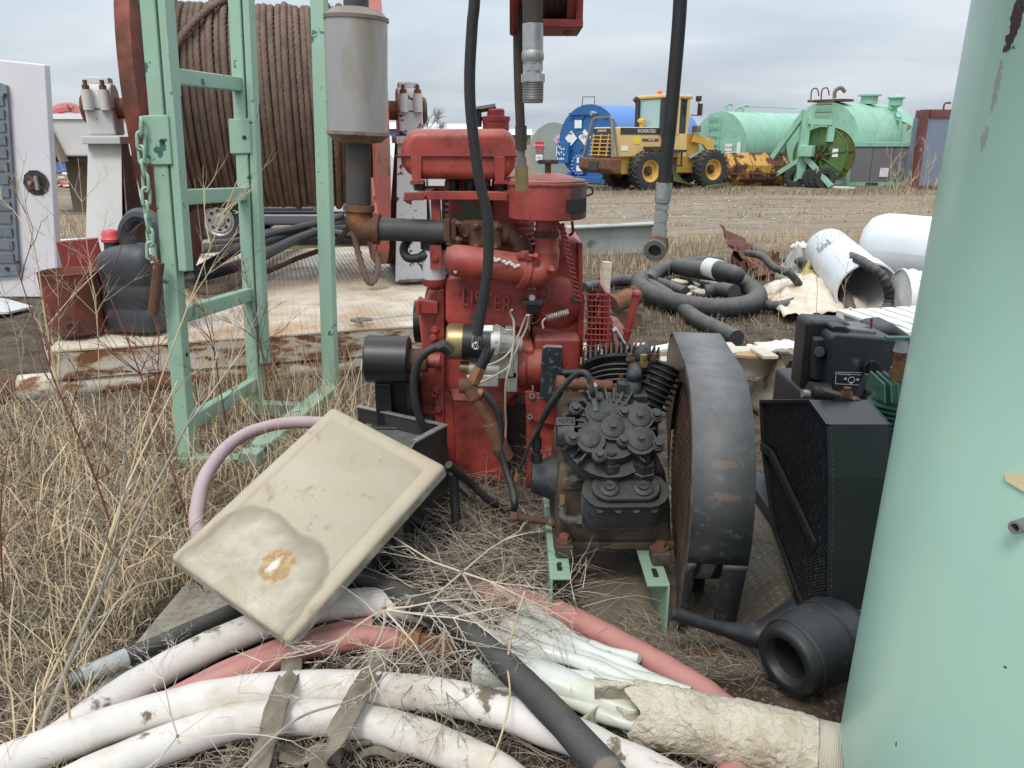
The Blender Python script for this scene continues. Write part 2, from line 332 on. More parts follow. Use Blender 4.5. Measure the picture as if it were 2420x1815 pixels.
# ------------------------------------------------------------------ mesh builder
def frame_from(n, up=V((0, 0, 1))):
 n = V(n).normalized()
 if abs(n.dot(up)) > 0.99: up = V((0, 1, 0))
 x = up.cross(n).normalized(); y = n.cross(x)
 return x, y, n
def rotz(a):
 return Matrix.Rotation(a, 3, 'Z')
def cat(pts, k=8):
 """Catmull-Rom through the points"""
 pts = [V(p) for p in pts]
 if len(pts) < 3: return pts
 P_ = [pts[0] * 2 - pts[1]] + pts + [pts[-1] * 2 - pts[-2]]
 out = []
 for i in range(1, len(P_) - 2):
  a, b, c, d = P_[i - 1:i + 3]
  for j in range(k):
   t = j / k
   out.append(0.5 * ((2 * b) + (c - a) * t + (2 * a - 5 * b + 4 * c - d) * t * t + (3 * b - a - 3 * c + d) * t ** 3))
 out.append(pts[-1])
 return out
class MB:
 def __init__(s):
  s.v = []; s.f = []
 def add(s, vs, fs):
  o = len(s.v); s.v += [V(q) for q in vs]; s.f += [tuple(i + o for i in q) for q in fs]; return s
 def box(s, c, d, M=None):
  c = V(c); hx, hy, hz = d[0] / 2, d[1] / 2, d[2] / 2
  vs = [V((x, y, z)) for x in (-hx, hx) for y in (-hy, hy) for z in (-hz, hz)]
  if M is not None: vs = [M @ q for q in vs]
  return s.add([c + q for q in vs], [(0, 1, 3, 2), (4, 6, 7, 5), (0, 4, 5, 1), (2, 3, 7, 6), (0, 2, 6, 4), (1, 5, 7, 3)])
 def bx(s, x0, x1, y0, y1, z0, z1):
  return s.box(((x0 + x1) / 2, (y0 + y1) / 2, (z0 + z1) / 2), (abs(x1 - x0), abs(y1 - y0), abs(z1 - z0)))
 def bar(s, p0, p1, w, h, up=V((0, 0, 1))):
  p0, p1 = V(p0), V(p1); a = (p1 - p0).normalized()
  if abs(a.dot(up)) > 0.98: up = V((0, 1, 0))
  x = a.cross(up).normalized(); y = x.cross(a)
  M = Matrix((x, a, y)).transposed()
  return s.box((p0 + p1) / 2, (w, (p1 - p0).length, h), M)
 def lathe(s, prof, o, ax=(0, 0, 1), n=20, cap=True, a0=0.0, up=V((0, 0, 1))):
  """prof: (radius, height along the axis)"""
  x, y, z = frame_from(ax, up if abs(V(ax).normalized().dot(up)) < 0.99 else V((0, 1, 0))); o = V(o)
  vs = []; fs = []
  for (r, h) in prof:
   for i in range(n):
    a = a0 + 2 * PI * i / n
    vs.append(o + z * h + (x * math.cos(a) + y * math.sin(a)) * r)
  for k in range(len(prof) - 1):
   for i in range(n):
    j = (i + 1) % n
    fs.append((k * n + i, k * n + j, (k + 1) * n + j, (k + 1) * n + i))
  if cap:
   if prof[0][0] > 1e-5: fs.append(tuple(range(n - 1, -1, -1)))
   if prof[-1][0] > 1e-5: fs.append(tuple((len(prof) - 1) * n + i for i in range(n)))
  return s.add(vs, fs)
 def cyl(s, p0, p1, r, r2=None, n=16, cap=True, a0=0.0):
  p0, p1 = V(p0), V(p1); d = p1 - p0
  return s.lathe([(r, 0), (r if r2 is None else r2, d.length)], p0, d, n, cap, a0)
 def ringcyl(s, p0, p1, r, ri, n=20):
  p0, p1 = V(p0), V(p1); L = (p1 - p0).length
  return s.lathe([(ri, 0), (r, 0), (r, L), (ri, L), (ri, 0)], p0, p1 - p0, n, False)
 def tube(s, pts, r, n=10, cap=True, squash=1.0, sqax=V((0, 0, 1))):
  pts = [V(p) for p in pts]; m = len(pts)
  rs = r if isinstance(r, (list, tuple)) else [r] * m
  T = [((pts[min(i + 1, m - 1)] - pts[max(i - 1, 0)])).normalized() for i in range(m)]
  x, y, z = frame_from(T[0])
  vs = []; fs = []
  for i in range(m):
   if i:
    q = T[i - 1].rotation_difference(T[i]); x = q @ x; y = q @ y
   for k in range(n):
    a = 2 * PI * k / n
    o = (x * math.cos(a) + y * math.sin(a)) * rs[i]
    if squash != 1.0:
     o = o - sqax * (o.dot(sqax) * (1 - squash))
    vs.append(pts[i] + o)
  for i in range(m - 1):
   for k in range(n):
    j = (k + 1) % n
    fs.append((i * n + k, i * n + j, (i + 1) * n + j, (i + 1) * n + k))
  if cap:
   fs.append(tuple(range(n - 1, -1, -1))); fs.append(tuple((m - 1) * n + k for k in range(n)))
  return s.add(vs, fs)
 def prism(s, poly, o, ex, ey, ez, t):
  """polygon in (ex, ey), extruded by t along ez"""
  o, ex, ey, ez = V(o), V(ex), V(ey), V(ez); n = len(poly)
  vs = [o + ex * a + ey * b for a, b in poly] + [o + ex * a + ey * b + ez * t for a, b in poly]
  fs = [tuple(range(n - 1, -1, -1)), tuple(range(n, 2 * n))] + [(i, (i + 1) % n, n + (i + 1) % n, n + i) for i in range(n)]
  return s.add(vs, fs)
 def plate(s, pts, t):
  """polygon through 3-D points, thickened by vector t"""
  n = len(pts); t = V(t)
  vs = [V(p) for p in pts] + [V(p) + t for p in pts]
  fs = [tuple(range(n - 1, -1, -1)), tuple(range(n, 2 * n))] + [(i, (i + 1) % n, n + (i + 1) % n, n + i) for i in range(n)]
  return s.add(vs, fs)
 def sph(s, c, r, n=12, m=8, sc=(1, 1, 1)):
  c = V(c); vs = [c + V((0, 0, r * sc[2]))]
  for i in range(1, m):
   a = PI * i / m
   for k in range(n):
    b = 2 * PI * k / n
    vs.append(c + V((r * sc[0] * math.sin(a) * math.cos(b), r * sc[1] * math.sin(a) * math.sin(b), r * sc[2] * math.cos(a))))
  vs.append(c - V((0, 0, r * sc[2]))); fs = []
  for k in range(n):
   fs.append((0, 1 + k, 1 + (k + 1) % n)); fs.append((len(vs) - 1, 1 + (m - 2) * n + (k + 1) % n, 1 + (m - 2) * n + k))
  for i in range(m - 2):
   for k in range(n):
    j = (k + 1) % n
    fs.append((1 + i * n + k, 1 + (i + 1) * n + k, 1 + (i + 1) * n + j, 1 + i * n + j))
  return s.add(vs, fs)
 def grid(s, fn, nu, nv):
  vs = [fn(i / nu, j / nv) for i in range(nu + 1) for j in range(nv + 1)]
  w = nv + 1
  return s.add(vs, [(i * w + j, (i + 1) * w + j, (i + 1) * w + j + 1, i * w + j + 1) for i in range(nu) for j in range(nv)])
 def mesh(s, name, bevel=0, seg=2, ang=35, Mi=None, recalc=True):
  me = bpy.data.meshes.new(name)
  vs = s.v if Mi is None else [Mi @ q for q in s.v]
  me.from_pydata([tuple(q) for q in vs], [], s.f)
  if bevel or recalc:
   bm = bmesh.new(); bm.from_mesh(me)
   bmesh.ops.recalc_face_normals(bm, faces=bm.faces)
   if bevel:
    es = [e for e in bm.edges if len(e.link_faces) == 2 and e.calc_face_angle(0) > R(40)]
    bmesh.ops.bevel(bm, geom=es, offset=bevel, segments=seg, profile=0.5, affect='EDGES', clamp_overlap=True)
   bm.to_mesh(me); bm.free()
  if ang:
   me.polygons.foreach_set('use_smooth', [True] * len(me.polygons))
   try: me.set_sharp_from_angle(angle=R(ang))
   except Exception: pass
  return me
 def build(s, name, m, parent=None, bevel=0, seg=2, ang=35, label=None, kind=None, local=False, solid=0, recalc=True):
  Mi = None
  if parent is not None and not local:
   Mi = ROOTM[parent.name].inverted()
  me = s.mesh(name, bevel, seg, ang if not bevel else 60, Mi, recalc)
  me.materials.append(MATS[m] if isinstance(m, str) else m)
  o = bpy.data.objects.new(name, me); COL.objects.link(o)
  if parent is not None:
   o.parent = parent
   ROOTM[o.name] = ROOTM[parent.name]
  if bevel:
   w = o.modifiers.new('wn', 'WEIGHTED_NORMAL'); w.keep_sharp = True
  if solid:
   w = o.modifiers.new('solid', 'SOLIDIFY'); w.thickness = solid; w.offset = 0
  if label: o['label'] = label
  if kind: o['kind'] = kind
  return o
ROOTM = {}
def thing(name, label, cat_, loc=(0, 0, 0), rz=0.0, group=None):
 """an Empty at the base of a thing; its parts are built in world coordinates and re-expressed in its frame"""
 o = bpy.data.objects.new(name, None); COL.objects.link(o)
 o.empty_display_size = 0.1
 o.location = loc; o.rotation_euler = (0, 0, rz)
 ROOTM[o.name] = Matrix.Translation(V(loc)) @ Matrix.Rotation(rz, 4, 'Z')
 o['label'] = label; o['category'] = cat_
 if group: o['group'] = group
 return o
def tag(o, label, cat_, group=None, kind=None):
 if kind: o['kind'] = kind
 if label: o['label'] = label
 if cat_: o['category'] = cat_
 if group: o['group'] = group
 return o
def share(name, me, m, parent, Mx):
 """another part with shared mesh data, placed by a matrix in the parent's frame"""
 o = bpy.data.objects.new(name, me); COL.objects.link(o)
 o.parent = parent; o.matrix_local = Mx
 ROOTM[o.name] = ROOTM[parent.name]
 return o
_txt = {}
def text_mb(mb, string, o, ex, ey, size, depth=0.002, sx=1.0):
 """lettering as mesh, centred at o, running along ex"""
 key = string
 if key not in _txt:
  cu = bpy.data.curves.new('lettering', 'FONT'); cu.body = string; cu.size = 1.0
  cu.align_x = 'CENTER'; cu.align_y = 'CENTER'; cu.resolution_u = 3
  ob = bpy.data.objects.new('lettering', cu); COL.objects.link(ob)
  dg = bpy.context.evaluated_depsgraph_get()
  me = bpy.data.meshes.new_from_object(ob.evaluated_get(dg))
  _txt[key] = ([tuple(q.co) for q in me.vertices], [tuple(p.vertices) for p in me.polygons])
  bpy.data.objects.remove(ob); bpy.data.curves.remove(cu); bpy.data.meshes.remove(me)
 vs, fs = _txt[key]; o, ex, ey = V(o), V(ex).normalized(), V(ey).normalized(); ez = ex.cross(ey)
 nv = len(vs); edge = {}
 for f in fs:
  for i in range(len(f)):
   edge[(f[i], f[(i + 1) % len(f)])] = 1
 front = [o + ex * (a * size * sx) + ey * (b * size) + ez * depth for a, b, c in vs]
 back = [o + ex * (a * size * sx) + ey * (b * size) - ez * 0.001 for a, b, c in vs]
 nf = list(fs) + [(b, a, a + nv, b + nv) for (a, b) in edge if (b, a) not in edge]
 return mb.add(front + back, nf)
# ================================================================== the setting
from mathutils import noise as mnoise
def gnd(x, y):
 """ground height: lumpy close by, flat further off, never above 0"""
 k = 1.0 if y < 12 else max(0.3, 1 - (y - 12) / 20)
 h = 0.022 * mnoise.noise(V((x * 1.3, y * 1.3, 0.3))) + 0.012 * mnoise.noise(V((x * 4.1, y * 4.1, 3.3))) + 0.006 * mnoise.noise(V((x * 11, y * 11, 7.3)))
 if y > 12: h += 0.05 * math.sin(y * 2.3 + 0.4 * math.sin(x * 0.3)) * min(1, (y - 12) / 4) * max(0, 1 - (y - 12) / 16) * 0.5
 return -0.026 + h * k
def build_ground():
 xs = list(np.concatenate([-np.geomspace(900, 6.2, 26), np.linspace(-6, 6, 200), np.geomspace(6.2, 900, 26)]))
 ys = list(np.concatenate([np.linspace(-30, 0.9, 10), np.linspace(1.0, 12, 170), np.linspace(12.1, 28, 90), np.geomspace(28.5, 1400, 26)]))
 m = MB()
 w = len(ys)
 m.v = [V((x, y, gnd(x, y) if (abs(x) < 40 and 0 < y < 40) else -0.026)) for x in xs for y in ys]
 m.f = [(i * w + j, (i + 1) * w + j, (i + 1) * w + j + 1, i * w + j + 1) for i in range(len(xs) - 1) for j in range(w - 1)]
 mt = bpy.data.materials.new('ground'); mt.use_nodes = True
 t = mt.node_tree; b = t.nodes['Principled BSDF']; b.inputs['Roughness'].default_value = 0.95
 b.inputs['Specular IOR Level'].default_value = 0.15
 tc = _n(t, 'ShaderNodeTexCoord'); vec = tc.outputs['Object']
 sp = _n(t, 'ShaderNodeSeparateXYZ'); t.links.new(vec, sp.inputs[0])
 y = sp.outputs[1]
 # near soil: dark, littered
 a = _mixc(t, _step(t, _noise(t, vec, 5, 6, 0.6), 0.5, 0.12), (0.066, 0.049, 0.034), (0.145, 0.113, 0.081))
 a = _mixc(t, _step(t, _noise(t, vec, 38, 4, 0.6), 0.62, 0.05), a, (0.235, 0.195, 0.145))
 a = _mixc(t, _step(t, _noise(t, vec, 60, 3, 0.6), 0.63, 0.03), a, (0.05, 0.037, 0.026))
 # driven yard: pale dried mud with wheel tracks running across the view
 mp = _n(t, 'ShaderNodeMapping'); mp.inputs['Scale'].default_value = (0.10, 1.0, 1.0); t.links.new(vec, mp.inputs['Vector'])
 tr = _step(t, _noise(t, mp.outputs[0], 1.9, 6, 0.62), 0.52, 0.12)
 c = _mixc(t, tr, (0.27, 0.215, 0.155), (0.175, 0.135, 0.095))
 tr2 = _step(t, _noise(t, mp.outputs[0], 7.0, 5, 0.65), 0.55, 0.06)
 c = _mixc(t, tr2, c, (0.33, 0.275, 0.205))
 c = _mixc(t, _step(t, _noise(t, vec, 16, 3, 0.6), 0.66, 0.03), c, (0.32, 0.275, 0.215))
 c = _mixc(t, _step(t, _noise(t, vec, 9, 5, 0.7), 0.63, 0.04), c, (0.095, 0.073, 0.05))
 yy = _math(t, 'ADD', y, _math(t, 'MULTIPLY', _math(t, 'SUBTRACT', _noise(t, vec, 0.6, 4, 0.6), 0.5), 7.0))
 col = _mixc(t, _step(t, yy, 11.5, 1.5), a, c)
 far = _mixc(t, _step(t, _noise(t, vec, 0.5, 5, 0.6), 0.52, 0.1), (0.22, 0.175, 0.115), (0.155, 0.12, 0.08))
 col = _mixc(t, _step(t, yy, 24.5, 2.0), col, far)
 t.links.new(col, b.inputs['Base Color'])
 bp = _n(t, 'ShaderNodeBump'); bp.inputs['Distance'].default_value = 0.03; bp.inputs['Strength'].default_value = 0.9
 h = _math(t, 'ADD', _noise(t, vec, 26, 7, 0.7), _math(t, 'MULTIPLY', _noise(t, mp.outputs[0], 7, 4, 0.6), 0.8))
 t.links.new(h, bp.inputs['Height']); t.links.new(bp.outputs[0], b.inputs['Normal'])
 o = m.build('ground', mt, ang=180, recalc=False)
 o['kind'] = 'structure'
build_ground()
# low far hills along the horizon
def build_hills():
 m = MB(); n = 60
 top = [4 + 5 * mnoise.noise(V((i * 0.35, 1, 0))) + 3 * mnoise.noise(V((i * 1.1, 5, 0))) for i in range(n + 1)]
 for i in range(n + 1):
  x = -1300 + 2600 * i / n
  m.v += [V((x, 1000, -3)), V((x, 1060, max(1.5, top[i]))), V((x, 1300, max(1.5, top[i])))]
 m.f = [(i * 3 + k, i * 3 + 3 + k, i * 3 + 4 + k, i * 3 + 1 + k) for i in range(n) for k in (0, 1)]
 o = m.build('hills', 'far_hill', ang=180); o['kind'] = 'structure'
build_hills()
# ------------------------------------------------------------------ far buildings, pole, bare trees
def far_building(x0, x1, y, h, m, label, rm='far_white', nwin=5):
 t = thing('building', label, 'building', ((x0 + x1) / 2, y, -0.02))
 MB().bx(x0, x1, y, y + 9, -0.02, h).build('wall', m, t)
 MB().prism([(-0.4, 0), (9.4, 0), (4.5, 0.14 * 9)], (x0 - 0.4, y, h + 0.003), (0, 1, 0), (0, 0, 1), (1, 0, 0), x1 - x0 + 0.8).build('roof', rm, t)
 w = (x1 - x0) / nwin
 for i in range(nwin):
  xa = x0 + w * (i + 0.3)
  MB().bx(xa, xa + w * 0.4, y - 0.05, y + 0.1, h * 0.4, h * 0.75).build('window', 'dark_glass', t)
far_building(-14, -3.5, 128, 2.4, 'far_white', 'long low white building on the skyline behind the red fuel tank', 'far_white', 6)
far_building(-24, -16, 150, 3.0, 'far_blue', 'low blue building on the skyline beside the cable drum', 'far_white', 4)
far_building(-2.5, 4, 175, 2.0, 'far_brown', 'small brown building far behind the grey tank', 'far_white', 3)
def bare_tree(x, y, h, seed, label):
 rnd = random.Random(seed)
 t = thing('bare_tree', label, 'tree', (x, y, -0.03), group='bare trees on the skyline')
 tr = MB(); cr = MB()
 tr.tube([(x, y, -0.05), (x + 0.1, y, h * 0.2), (x, y, h * 0.42)], [h * 0.035, h * 0.028, h * 0.02], 6)
 def br(p, d, L, r, k):
  q = p + d * L
  cr.tube([p, (p + q) / 2 + V((rnd.uniform(-1, 1), rnd.uniform(-1, 1), 0)) * L * 0.08, q], [r, r * 0.75, r * 0.5], 3, False)
  if k == 0: return
  for i in range(4):
   e = (d + V((rnd.uniform(-1, 1), rnd.uniform(-1, 1), rnd.uniform(-0.2, 0.7))) * 0.75).normalized()
   br(p + (q - p) * rnd.uniform(0.45, 1), e, L * rnd.uniform(0.5, 0.8), r * 0.6, k - 1)
 for i in range(6):
  a = 2 * PI * i / 6 + rnd.random()
  br(V((x, y, h * (0.22 + 0.035 * i))), V((math.cos(a), math.sin(a), 0.9)).normalized(), h * 0.28, h * 0.014, 4)
 tr.build('trunk', 'bark', t); cr.build('crown', 'bark', t, recalc=False)
bare_tree(-13.5, 130, 6.8, 4, 'wide bare tree on the skyline beside the rusty white bearing block')
bare_tree(-19.5, 170, 6, 8, 'smaller bare tree behind the cable drum on the skyline')
# power pole
def power_pole(x, y, h):
 t = thing('power_pole', 'thin wooden power pole with crossarm rising behind the grey tank', 'power pole', (x, y, -0.03))
 MB().cyl((x, y, -0.1), (x, y, h), 0.16, 0.11, 8).build('pole', 'bark', t)
 MB().bx(x - 1.2, x + 1.2, y - 0.2, y - 0.08, h - 1.0, h - 0.8).build('crossarm', 'bark', t)
 for dx in (-1.0, -0.5, 0.5, 1.0):
  MB().cyl((x + dx, y - 0.14, h - 0.8), (x + dx, y - 0.14, h - 0.55), 0.07, 0.05, 6).build('insulator', 'far_white', t)
power_pole(8.6, 152, 3.9)
# ------------------------------------------------------------------ storage tanks across the yard
def placard(parent, o, ex, ey, s, m='placard_white', txt=None, diamond=True, sx=1.0, ink='ink'):
 ex, ey = V(ex).normalized(), V(ey).normalized(); ez = ex.cross(ey)
 poly = [(0, -s), (s, 0), (0, s), (-s, 0)] if diamond else [(-s * sx, -s), (s * sx, -s), (s * sx, s), (-s * sx, s)]
 p = MB().prism(poly, V(o), ex, ey, ez, 0.012).build('placard', m, parent)
 if txt:
  text_mb(MB(), txt, V(o) + ez * 0.013, ex, ey, s * 0.62, 0.004).build('lettering', ink, p, ang=0)
 return p
def h_tank(name, label, c, az, r, L, m_disc, m_body, group=None, z0=None):
 """horizontal tank: c = centre of the near end disc, az = bearing of its axis (deg from +Y)"""
 c = V(c); a = V((math.sin(R(az)), math.cos(R(az)), 0)); sd = V((a.y, -a.x, 0))   # sd: to the right when looking along the axis
 t = thing(name, label, 'tank', (c.x, c.y, -0.03), 0, group)
 body = MB().lathe([(r - 0.012, 0.02), (r, 0.03), (r, L * 0.33), (r + 0.006, L * 0.33), (r + 0.006, L * 0.33 + 0.03), (r, L * 0.33 + 0.03), (r, L * 0.66), (r + 0.006, L * 0.66), (r + 0.006, L * 0.66 + 0.03), (r, L * 0.66 + 0.03), (r, L)], c, a, 48)
 body.build('shell', m_body, t)
 MB().lathe([(r * 1.0, 0.0), (r * 1.0, 0.03), (r * 0.97, 0.028), (0.001, -0.05)], c - a * 0.004, a, 48).build('end_plate', m_disc, t)
 # skid
 for k in (-0.55, 0.55):
  b0 = c + sd * (k * r) ; b0.z = (c.z - r) * 0.5
  hh = max(0.08, c.z - r * 0.82)
  MB().bar(V((b0.x, b0.y, hh / 2)) - a * 0.15, V((b0.x, b0.y, hh / 2)) + a * (L - 0.1), 0.16, hh).build('skid_beam', m_disc, t)
 return t, a, sd
# grey tank
GT = gy(1308, 357, 32.5)
t, a, sd = h_tank('grey_tank', 'weathered grey round tank with pink placard left of the blue tank', GT, 30, 1.10, 4, 'tank_grey', 'tank_grey')
f = lambda c, x, z, a=a, sd=sd: V(c) - a * 0.05 + sd * x + V((0, 0, z))
C0 = tuple(GT); n_ = -a; X_ = -n_.cross(V((0, 0, 1))) if False else sd
def disc_pt(c, a, sd, x, z): return V(c) - a * 0.055 + sd * x + V((0, 0, z))
placard(t, disc_pt(C0, a, sd, 0.25, 0.42), sd, (0, 0, 1), 0.24, 'placard_pink', '1993')
placard(t, disc_pt(C0, a, sd, -0.62, 0.22), sd, (0, 0, 1), 0.14, 'sign_red', 'NO SMOKING', False, 1.3, 'ink_white')
placard(t, disc_pt(C0, a, sd, -0.62, -0.03), sd, (0, 0, 1), 0.11, 'far_brown', None, False, 1.4)
placard(t, disc_pt(C0, a, sd, -0.62, -0.26), sd, (0, 0, 1), 0.12, 'placard_white', 'DIESEL', False, 1.3)
placard(t, disc_pt(C0, a, sd, 0.3, 0.0), sd, (0, 0, 1), 0.2, 'placard_white', None, False, 0.7)
# blue tank
C1 = V((2.78, 29.4, 1.42))
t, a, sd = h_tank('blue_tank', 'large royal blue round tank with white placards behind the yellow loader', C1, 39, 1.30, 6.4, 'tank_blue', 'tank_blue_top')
for i in range(14):    # stiffener cleats
 x = -0.75 + 0.5 * (i % 4); z = 0.85 - 0.55 * (i // 4)
 MB().box(disc_pt(C1, a, sd, x, z), (0.14, 0.05, 0.05), Matrix((sd, a, V((0, 0, 1)))).transposed()).build('cleat', 'tank_blue', t)
p = disc_pt(C1, a, sd, -0.3, -0.8)
mh = MB().lathe([(0.36, 0.02), (0.36, 0.09), (0.31, 0.1), (0.001, 0.1)], p + a * 0.06, -a, 28).build('manhole_cover', 'tank_blue', t)
for k in range(16):
 q = p - a * 0.02 + (sd * math.cos(k * PI / 8) + V((0, 0, 1)) * math.sin(k * PI / 8)) * 0.33
 MB().cyl(q - a * 0.02, q - a * 0.06, 0.02, None, 6).build('bolt', 'ink_white', mh)
placard(mh, p - a * 0.045 + V((0, 0, 0.16)), sd, (0, 0, 1), 0.1, 'placard_white', None, False, 1.1)
placard(mh, p - a * 0.045 + V((0, 0, -0.13)), sd, (0, 0, 1), 0.1, 'placard_white', None, False, 1.2)
placard(t, disc_pt(C1, a, sd, -0.12, 0.17), sd, (0, 0, 1), 0.28, 'placard_white', '1993')
placard(t, disc_pt(C1, a, sd, -0.72, 0.13), sd, (0, 0, 1), 0.27, 'placard_white', None)
placard(t, disc_pt(C1, a, sd, -0.42, 0.62), sd, (0, 0, 1), 0.14, 'placard_white', None, False, 1.1)
text_mb(MB(), '02', disc_pt(C1, a, sd, 0.45, -0.12), sd, (0, 0, 1), 0.5, 0.006).build('lettering', 'ink_white', t, ang=0)
MB().box(disc_pt(C1, a, sd, -0.35, 0.98), (0.95, 0.06, 0.07), Matrix((sd, a, V((0, 0, 1)))).transposed()).build('eyebrow', 'tank_blue', t)
MB().cyl(disc_pt(C1, a, sd, 0.35, 0.98), disc_pt(C1, a, sd, 0.35, 0.98) - a * 0.2 - sd * 0.1, 0.06, 0.09, 10).build('vent', 'zinc', t)
rl = MB().tube(cat([C1 + sd * -0.3 + V((0, 0, 1.26)), C1 + sd * -0.3 + V((0, 0, 1.55)), C1 + sd * 0.22 + V((0, 0, 1.55)), C1 + sd * 0.22 + V((0, 0, 1.26))], 1), 0.02, 6)
rl.build('handrail', 'grey_steel', t)
MB().box(disc_pt(C1, a, sd, -1.0, -0.38), (0.52, 0.3, 0.75), Matrix((sd, a, V((0, 0, 1)))).transposed()).build('control_box', 'tank_blue', t, bevel=0.02)
for k in range(12):
 q = disc_pt(C1, a, sd, -1.2 + 0.09 * (k % 4) + random.uniform(-.02, .02), -0.6 + 0.2 * (k // 4) + random.uniform(-.05, .05)) - a * 0.16
 MB().box(q, (0.05, 0.012, 0.07), Matrix((sd, a, V((0, 0, 1)))).transposed()).build('sticker', 'ink_white', t)
MB().box(C1 + a * 1.5 - sd * 0.1 + V((0, 0, -1.30)), (3.2, 4.4, 0.2), Matrix((sd, a, V((0, 0, 1)))).transposed()).build('base_platform', 'tank_blue', t)
# green tanks
C2 = V((7.75, 30.2, 1.28))
t, a, sd = h_tank('green_tank', 'pale green round tank with end ladder behind the loader bucket', C2, 52, 1.22, 5.2, 'mint_far', 'mint_far', 'pale green storage tanks')
for k in (-0.18, 0.18):
 MB().bar(disc_pt(C2, a, sd, -0.2 + k * 1.4, -1.0) - a * 0.05, disc_pt(C2, a, sd, -0.2 + k * 1.4, 1.15) - a * 0.05, 0.04, 0.04).build('ladder_rail', 'mint_far', t)
for k in range(7):
 z = -0.9 + 0.32 * k
 MB().bar(disc_pt(C2, a, sd, -0.45, z) - a * 0.05, disc_pt(C2, a, sd, 0.05, z) - a * 0.05, 0.035, 0.035).build('ladder_rung', 'mint_far', t)
for (x, z, s, tx) in ((0.5, -0.05, 0.13, 'DANGER'), (0.6, -0.38, 0.18, 'NO SMOKING')):
 placard(t, disc_pt(C2, a, sd, x, z), sd, (0, 0, 1), s, 'placard_white', tx, False, 1.2, 'sign_red')
placard(t, disc_pt(C2, a, sd, 0.95, -0.12), sd, (0, 0, 1), 0.26, 'placard_white', None, False, 0.3)
for (l, h) in ((0.3, 0.25), (0.9, 0.15), (1.3, 0.22)):
 q = C2 + a * l + V((0, 0, 1.18)); MB().tube(cat([q, q + V((0, 0, h)), q + V((0.12, 0, h + 0.06)), q + V((0.22, 0, h))], 4), 0.05, 8).build('vent_pipe', 'mint_far', t)
MB().tube([C2 + a * 1.0 + V((0, 0, 1.42)), C2 + a * 4.8 + V((0, 0, 1.42))], 0.02, 5).build('top_rail', 'mint_far', t)
C3 = V((11.35, 29.6, 1.42))
t, a, sd = h_tank('green_tank', 'largest pale green tank with rusty top platform behind the cable reel trailer', C3, 50, 1.40, 4.6, 'mint_far', 'mint_far', 'pale green storage tanks')
placard(t, disc_pt(C3, a, sd, -0.55, -0.35), sd, (0, 0, 1), 0.27, 'placard_white', '1993')
placard(t, disc_pt(C3, a, sd, 1.02, -0.2), sd, (0, 0, 1), 0.2, 'placard_white', None)
placard(t, disc_pt(C3, a, sd, -0.15, -0.1), sd, (0, 0, 1), 0.17, 'placard_white', 'DANGER', False, 1.2, 'sign_red')
placard(t, disc_pt(C3, a, sd, 0.85, -0.75), sd, (0, 0, 1), 0.13, 'placard_white', None, False, 1.2)
for k in (-0.3, 0.35):
 MB().bar(disc_pt(C3, a, sd, k, 0.2) - a * 0.06, disc_pt(C3, a, sd, k, 1.35) - a * 0.06, 0.035, 0.035).build('ladder_rail', 'mint_far', t)
for k in range(5):
 MB().bar(disc_pt(C3, a, sd, -0.3, 0.25 + 0.26 * k) - a * 0.06, disc_pt(C3, a, sd, 0.35, 0.25 + 0.26 * k) - a * 0.06, 0.03, 0.03).build('ladder_rung', 'bucket_rust', t)
MB().box(C3 + a * 0.3 + V((0, 0, 1.43)), (1.4, 0.7, 0.08), Matrix((sd, a, V((0, 0, 1)))).transposed()).build('platform', 'bucket_rust', t)
q = C3 + a * 0.2 + sd * 0.2 + V((0, 0, 1.5))
MB().tube(cat([q, q + V((0, 0, 0.25)), q + V((0.18, 0, 0.36)), q + V((0.36, 0, 0.22))], 4), 0.07, 8).build('vent_pipe', 'far_brown', t)
for k in (-0.6, -0.2):
 MB().tube(cat([C3 + sd * k + V((0, 0, 1.45)), C3 + sd * k + V((0, 0, 1.8)), C3 + sd * (k + 0.2) + V((0, 0, 1.85)), C3 + sd * (k + 0.3) + V((0, 0, 1.6))], 3), 0.025, 5).build('handle', 'maroon', t)
q = C3 + a * 2.4 + sd * 0.4 + V((0, 0, 1.36))
MB().cyl(q, q + V((0, 0, 0.28)), 0.3, None, 16).cyl(q + V((0, 0, 0.28)), q + V((0, 0, 0.33)), 0.42, None, 16).build('hatch', 'mint_far', t)
C4 = gy(2098, 356, 30.8)
t, a, sd = h_tank('green_tank', 'pale green tank with big rust patches and tall vent above the grey cabinet', C4, 30, 1.12, 3.4, 'mint_rusty', 'mint_rusty', 'pale green storage tanks')
q = C4 + a * 0.4 + V((0, 0, 1.08))
MB().cyl(q, q + V((0, 0, 0.16)), 0.22, None, 14).cyl(q + V((0, 0, .16)), q + V((0, 0, 0.5)), 0.09, None, 12).lathe([(0.1, 0.48), (0.24, 0.56), (0.24, 0.78), (0.31, 0.82), (0.31, 0.86), (0.14, 0.93)], q, (0, 0, 1), 16).build('vent', 'mint_far', t)
MB().tube(cat([C4 - a * 0.1 + sd * 0.3 + V((0, 0, -0.1)), C4 - a * 0.1 + sd * 0.3 + V((0, 0, 1.1)), C4 - a * 0.1 + sd * 0.2 + V((0, 0, 1.22)), q + V((0.1, 0, 0.3))], 4), 0.06, 8).build('pipe', 'mint_far', t)
for x in (-0.5, 0.0, 0.55):
 MB().box(disc_pt(C4, a, sd, x, 0.25), (0.2, 0.03, 0.9), Matrix((sd, a, V((0, 0, 1)))).transposed()).build('rib', 'mint_rusty', t)
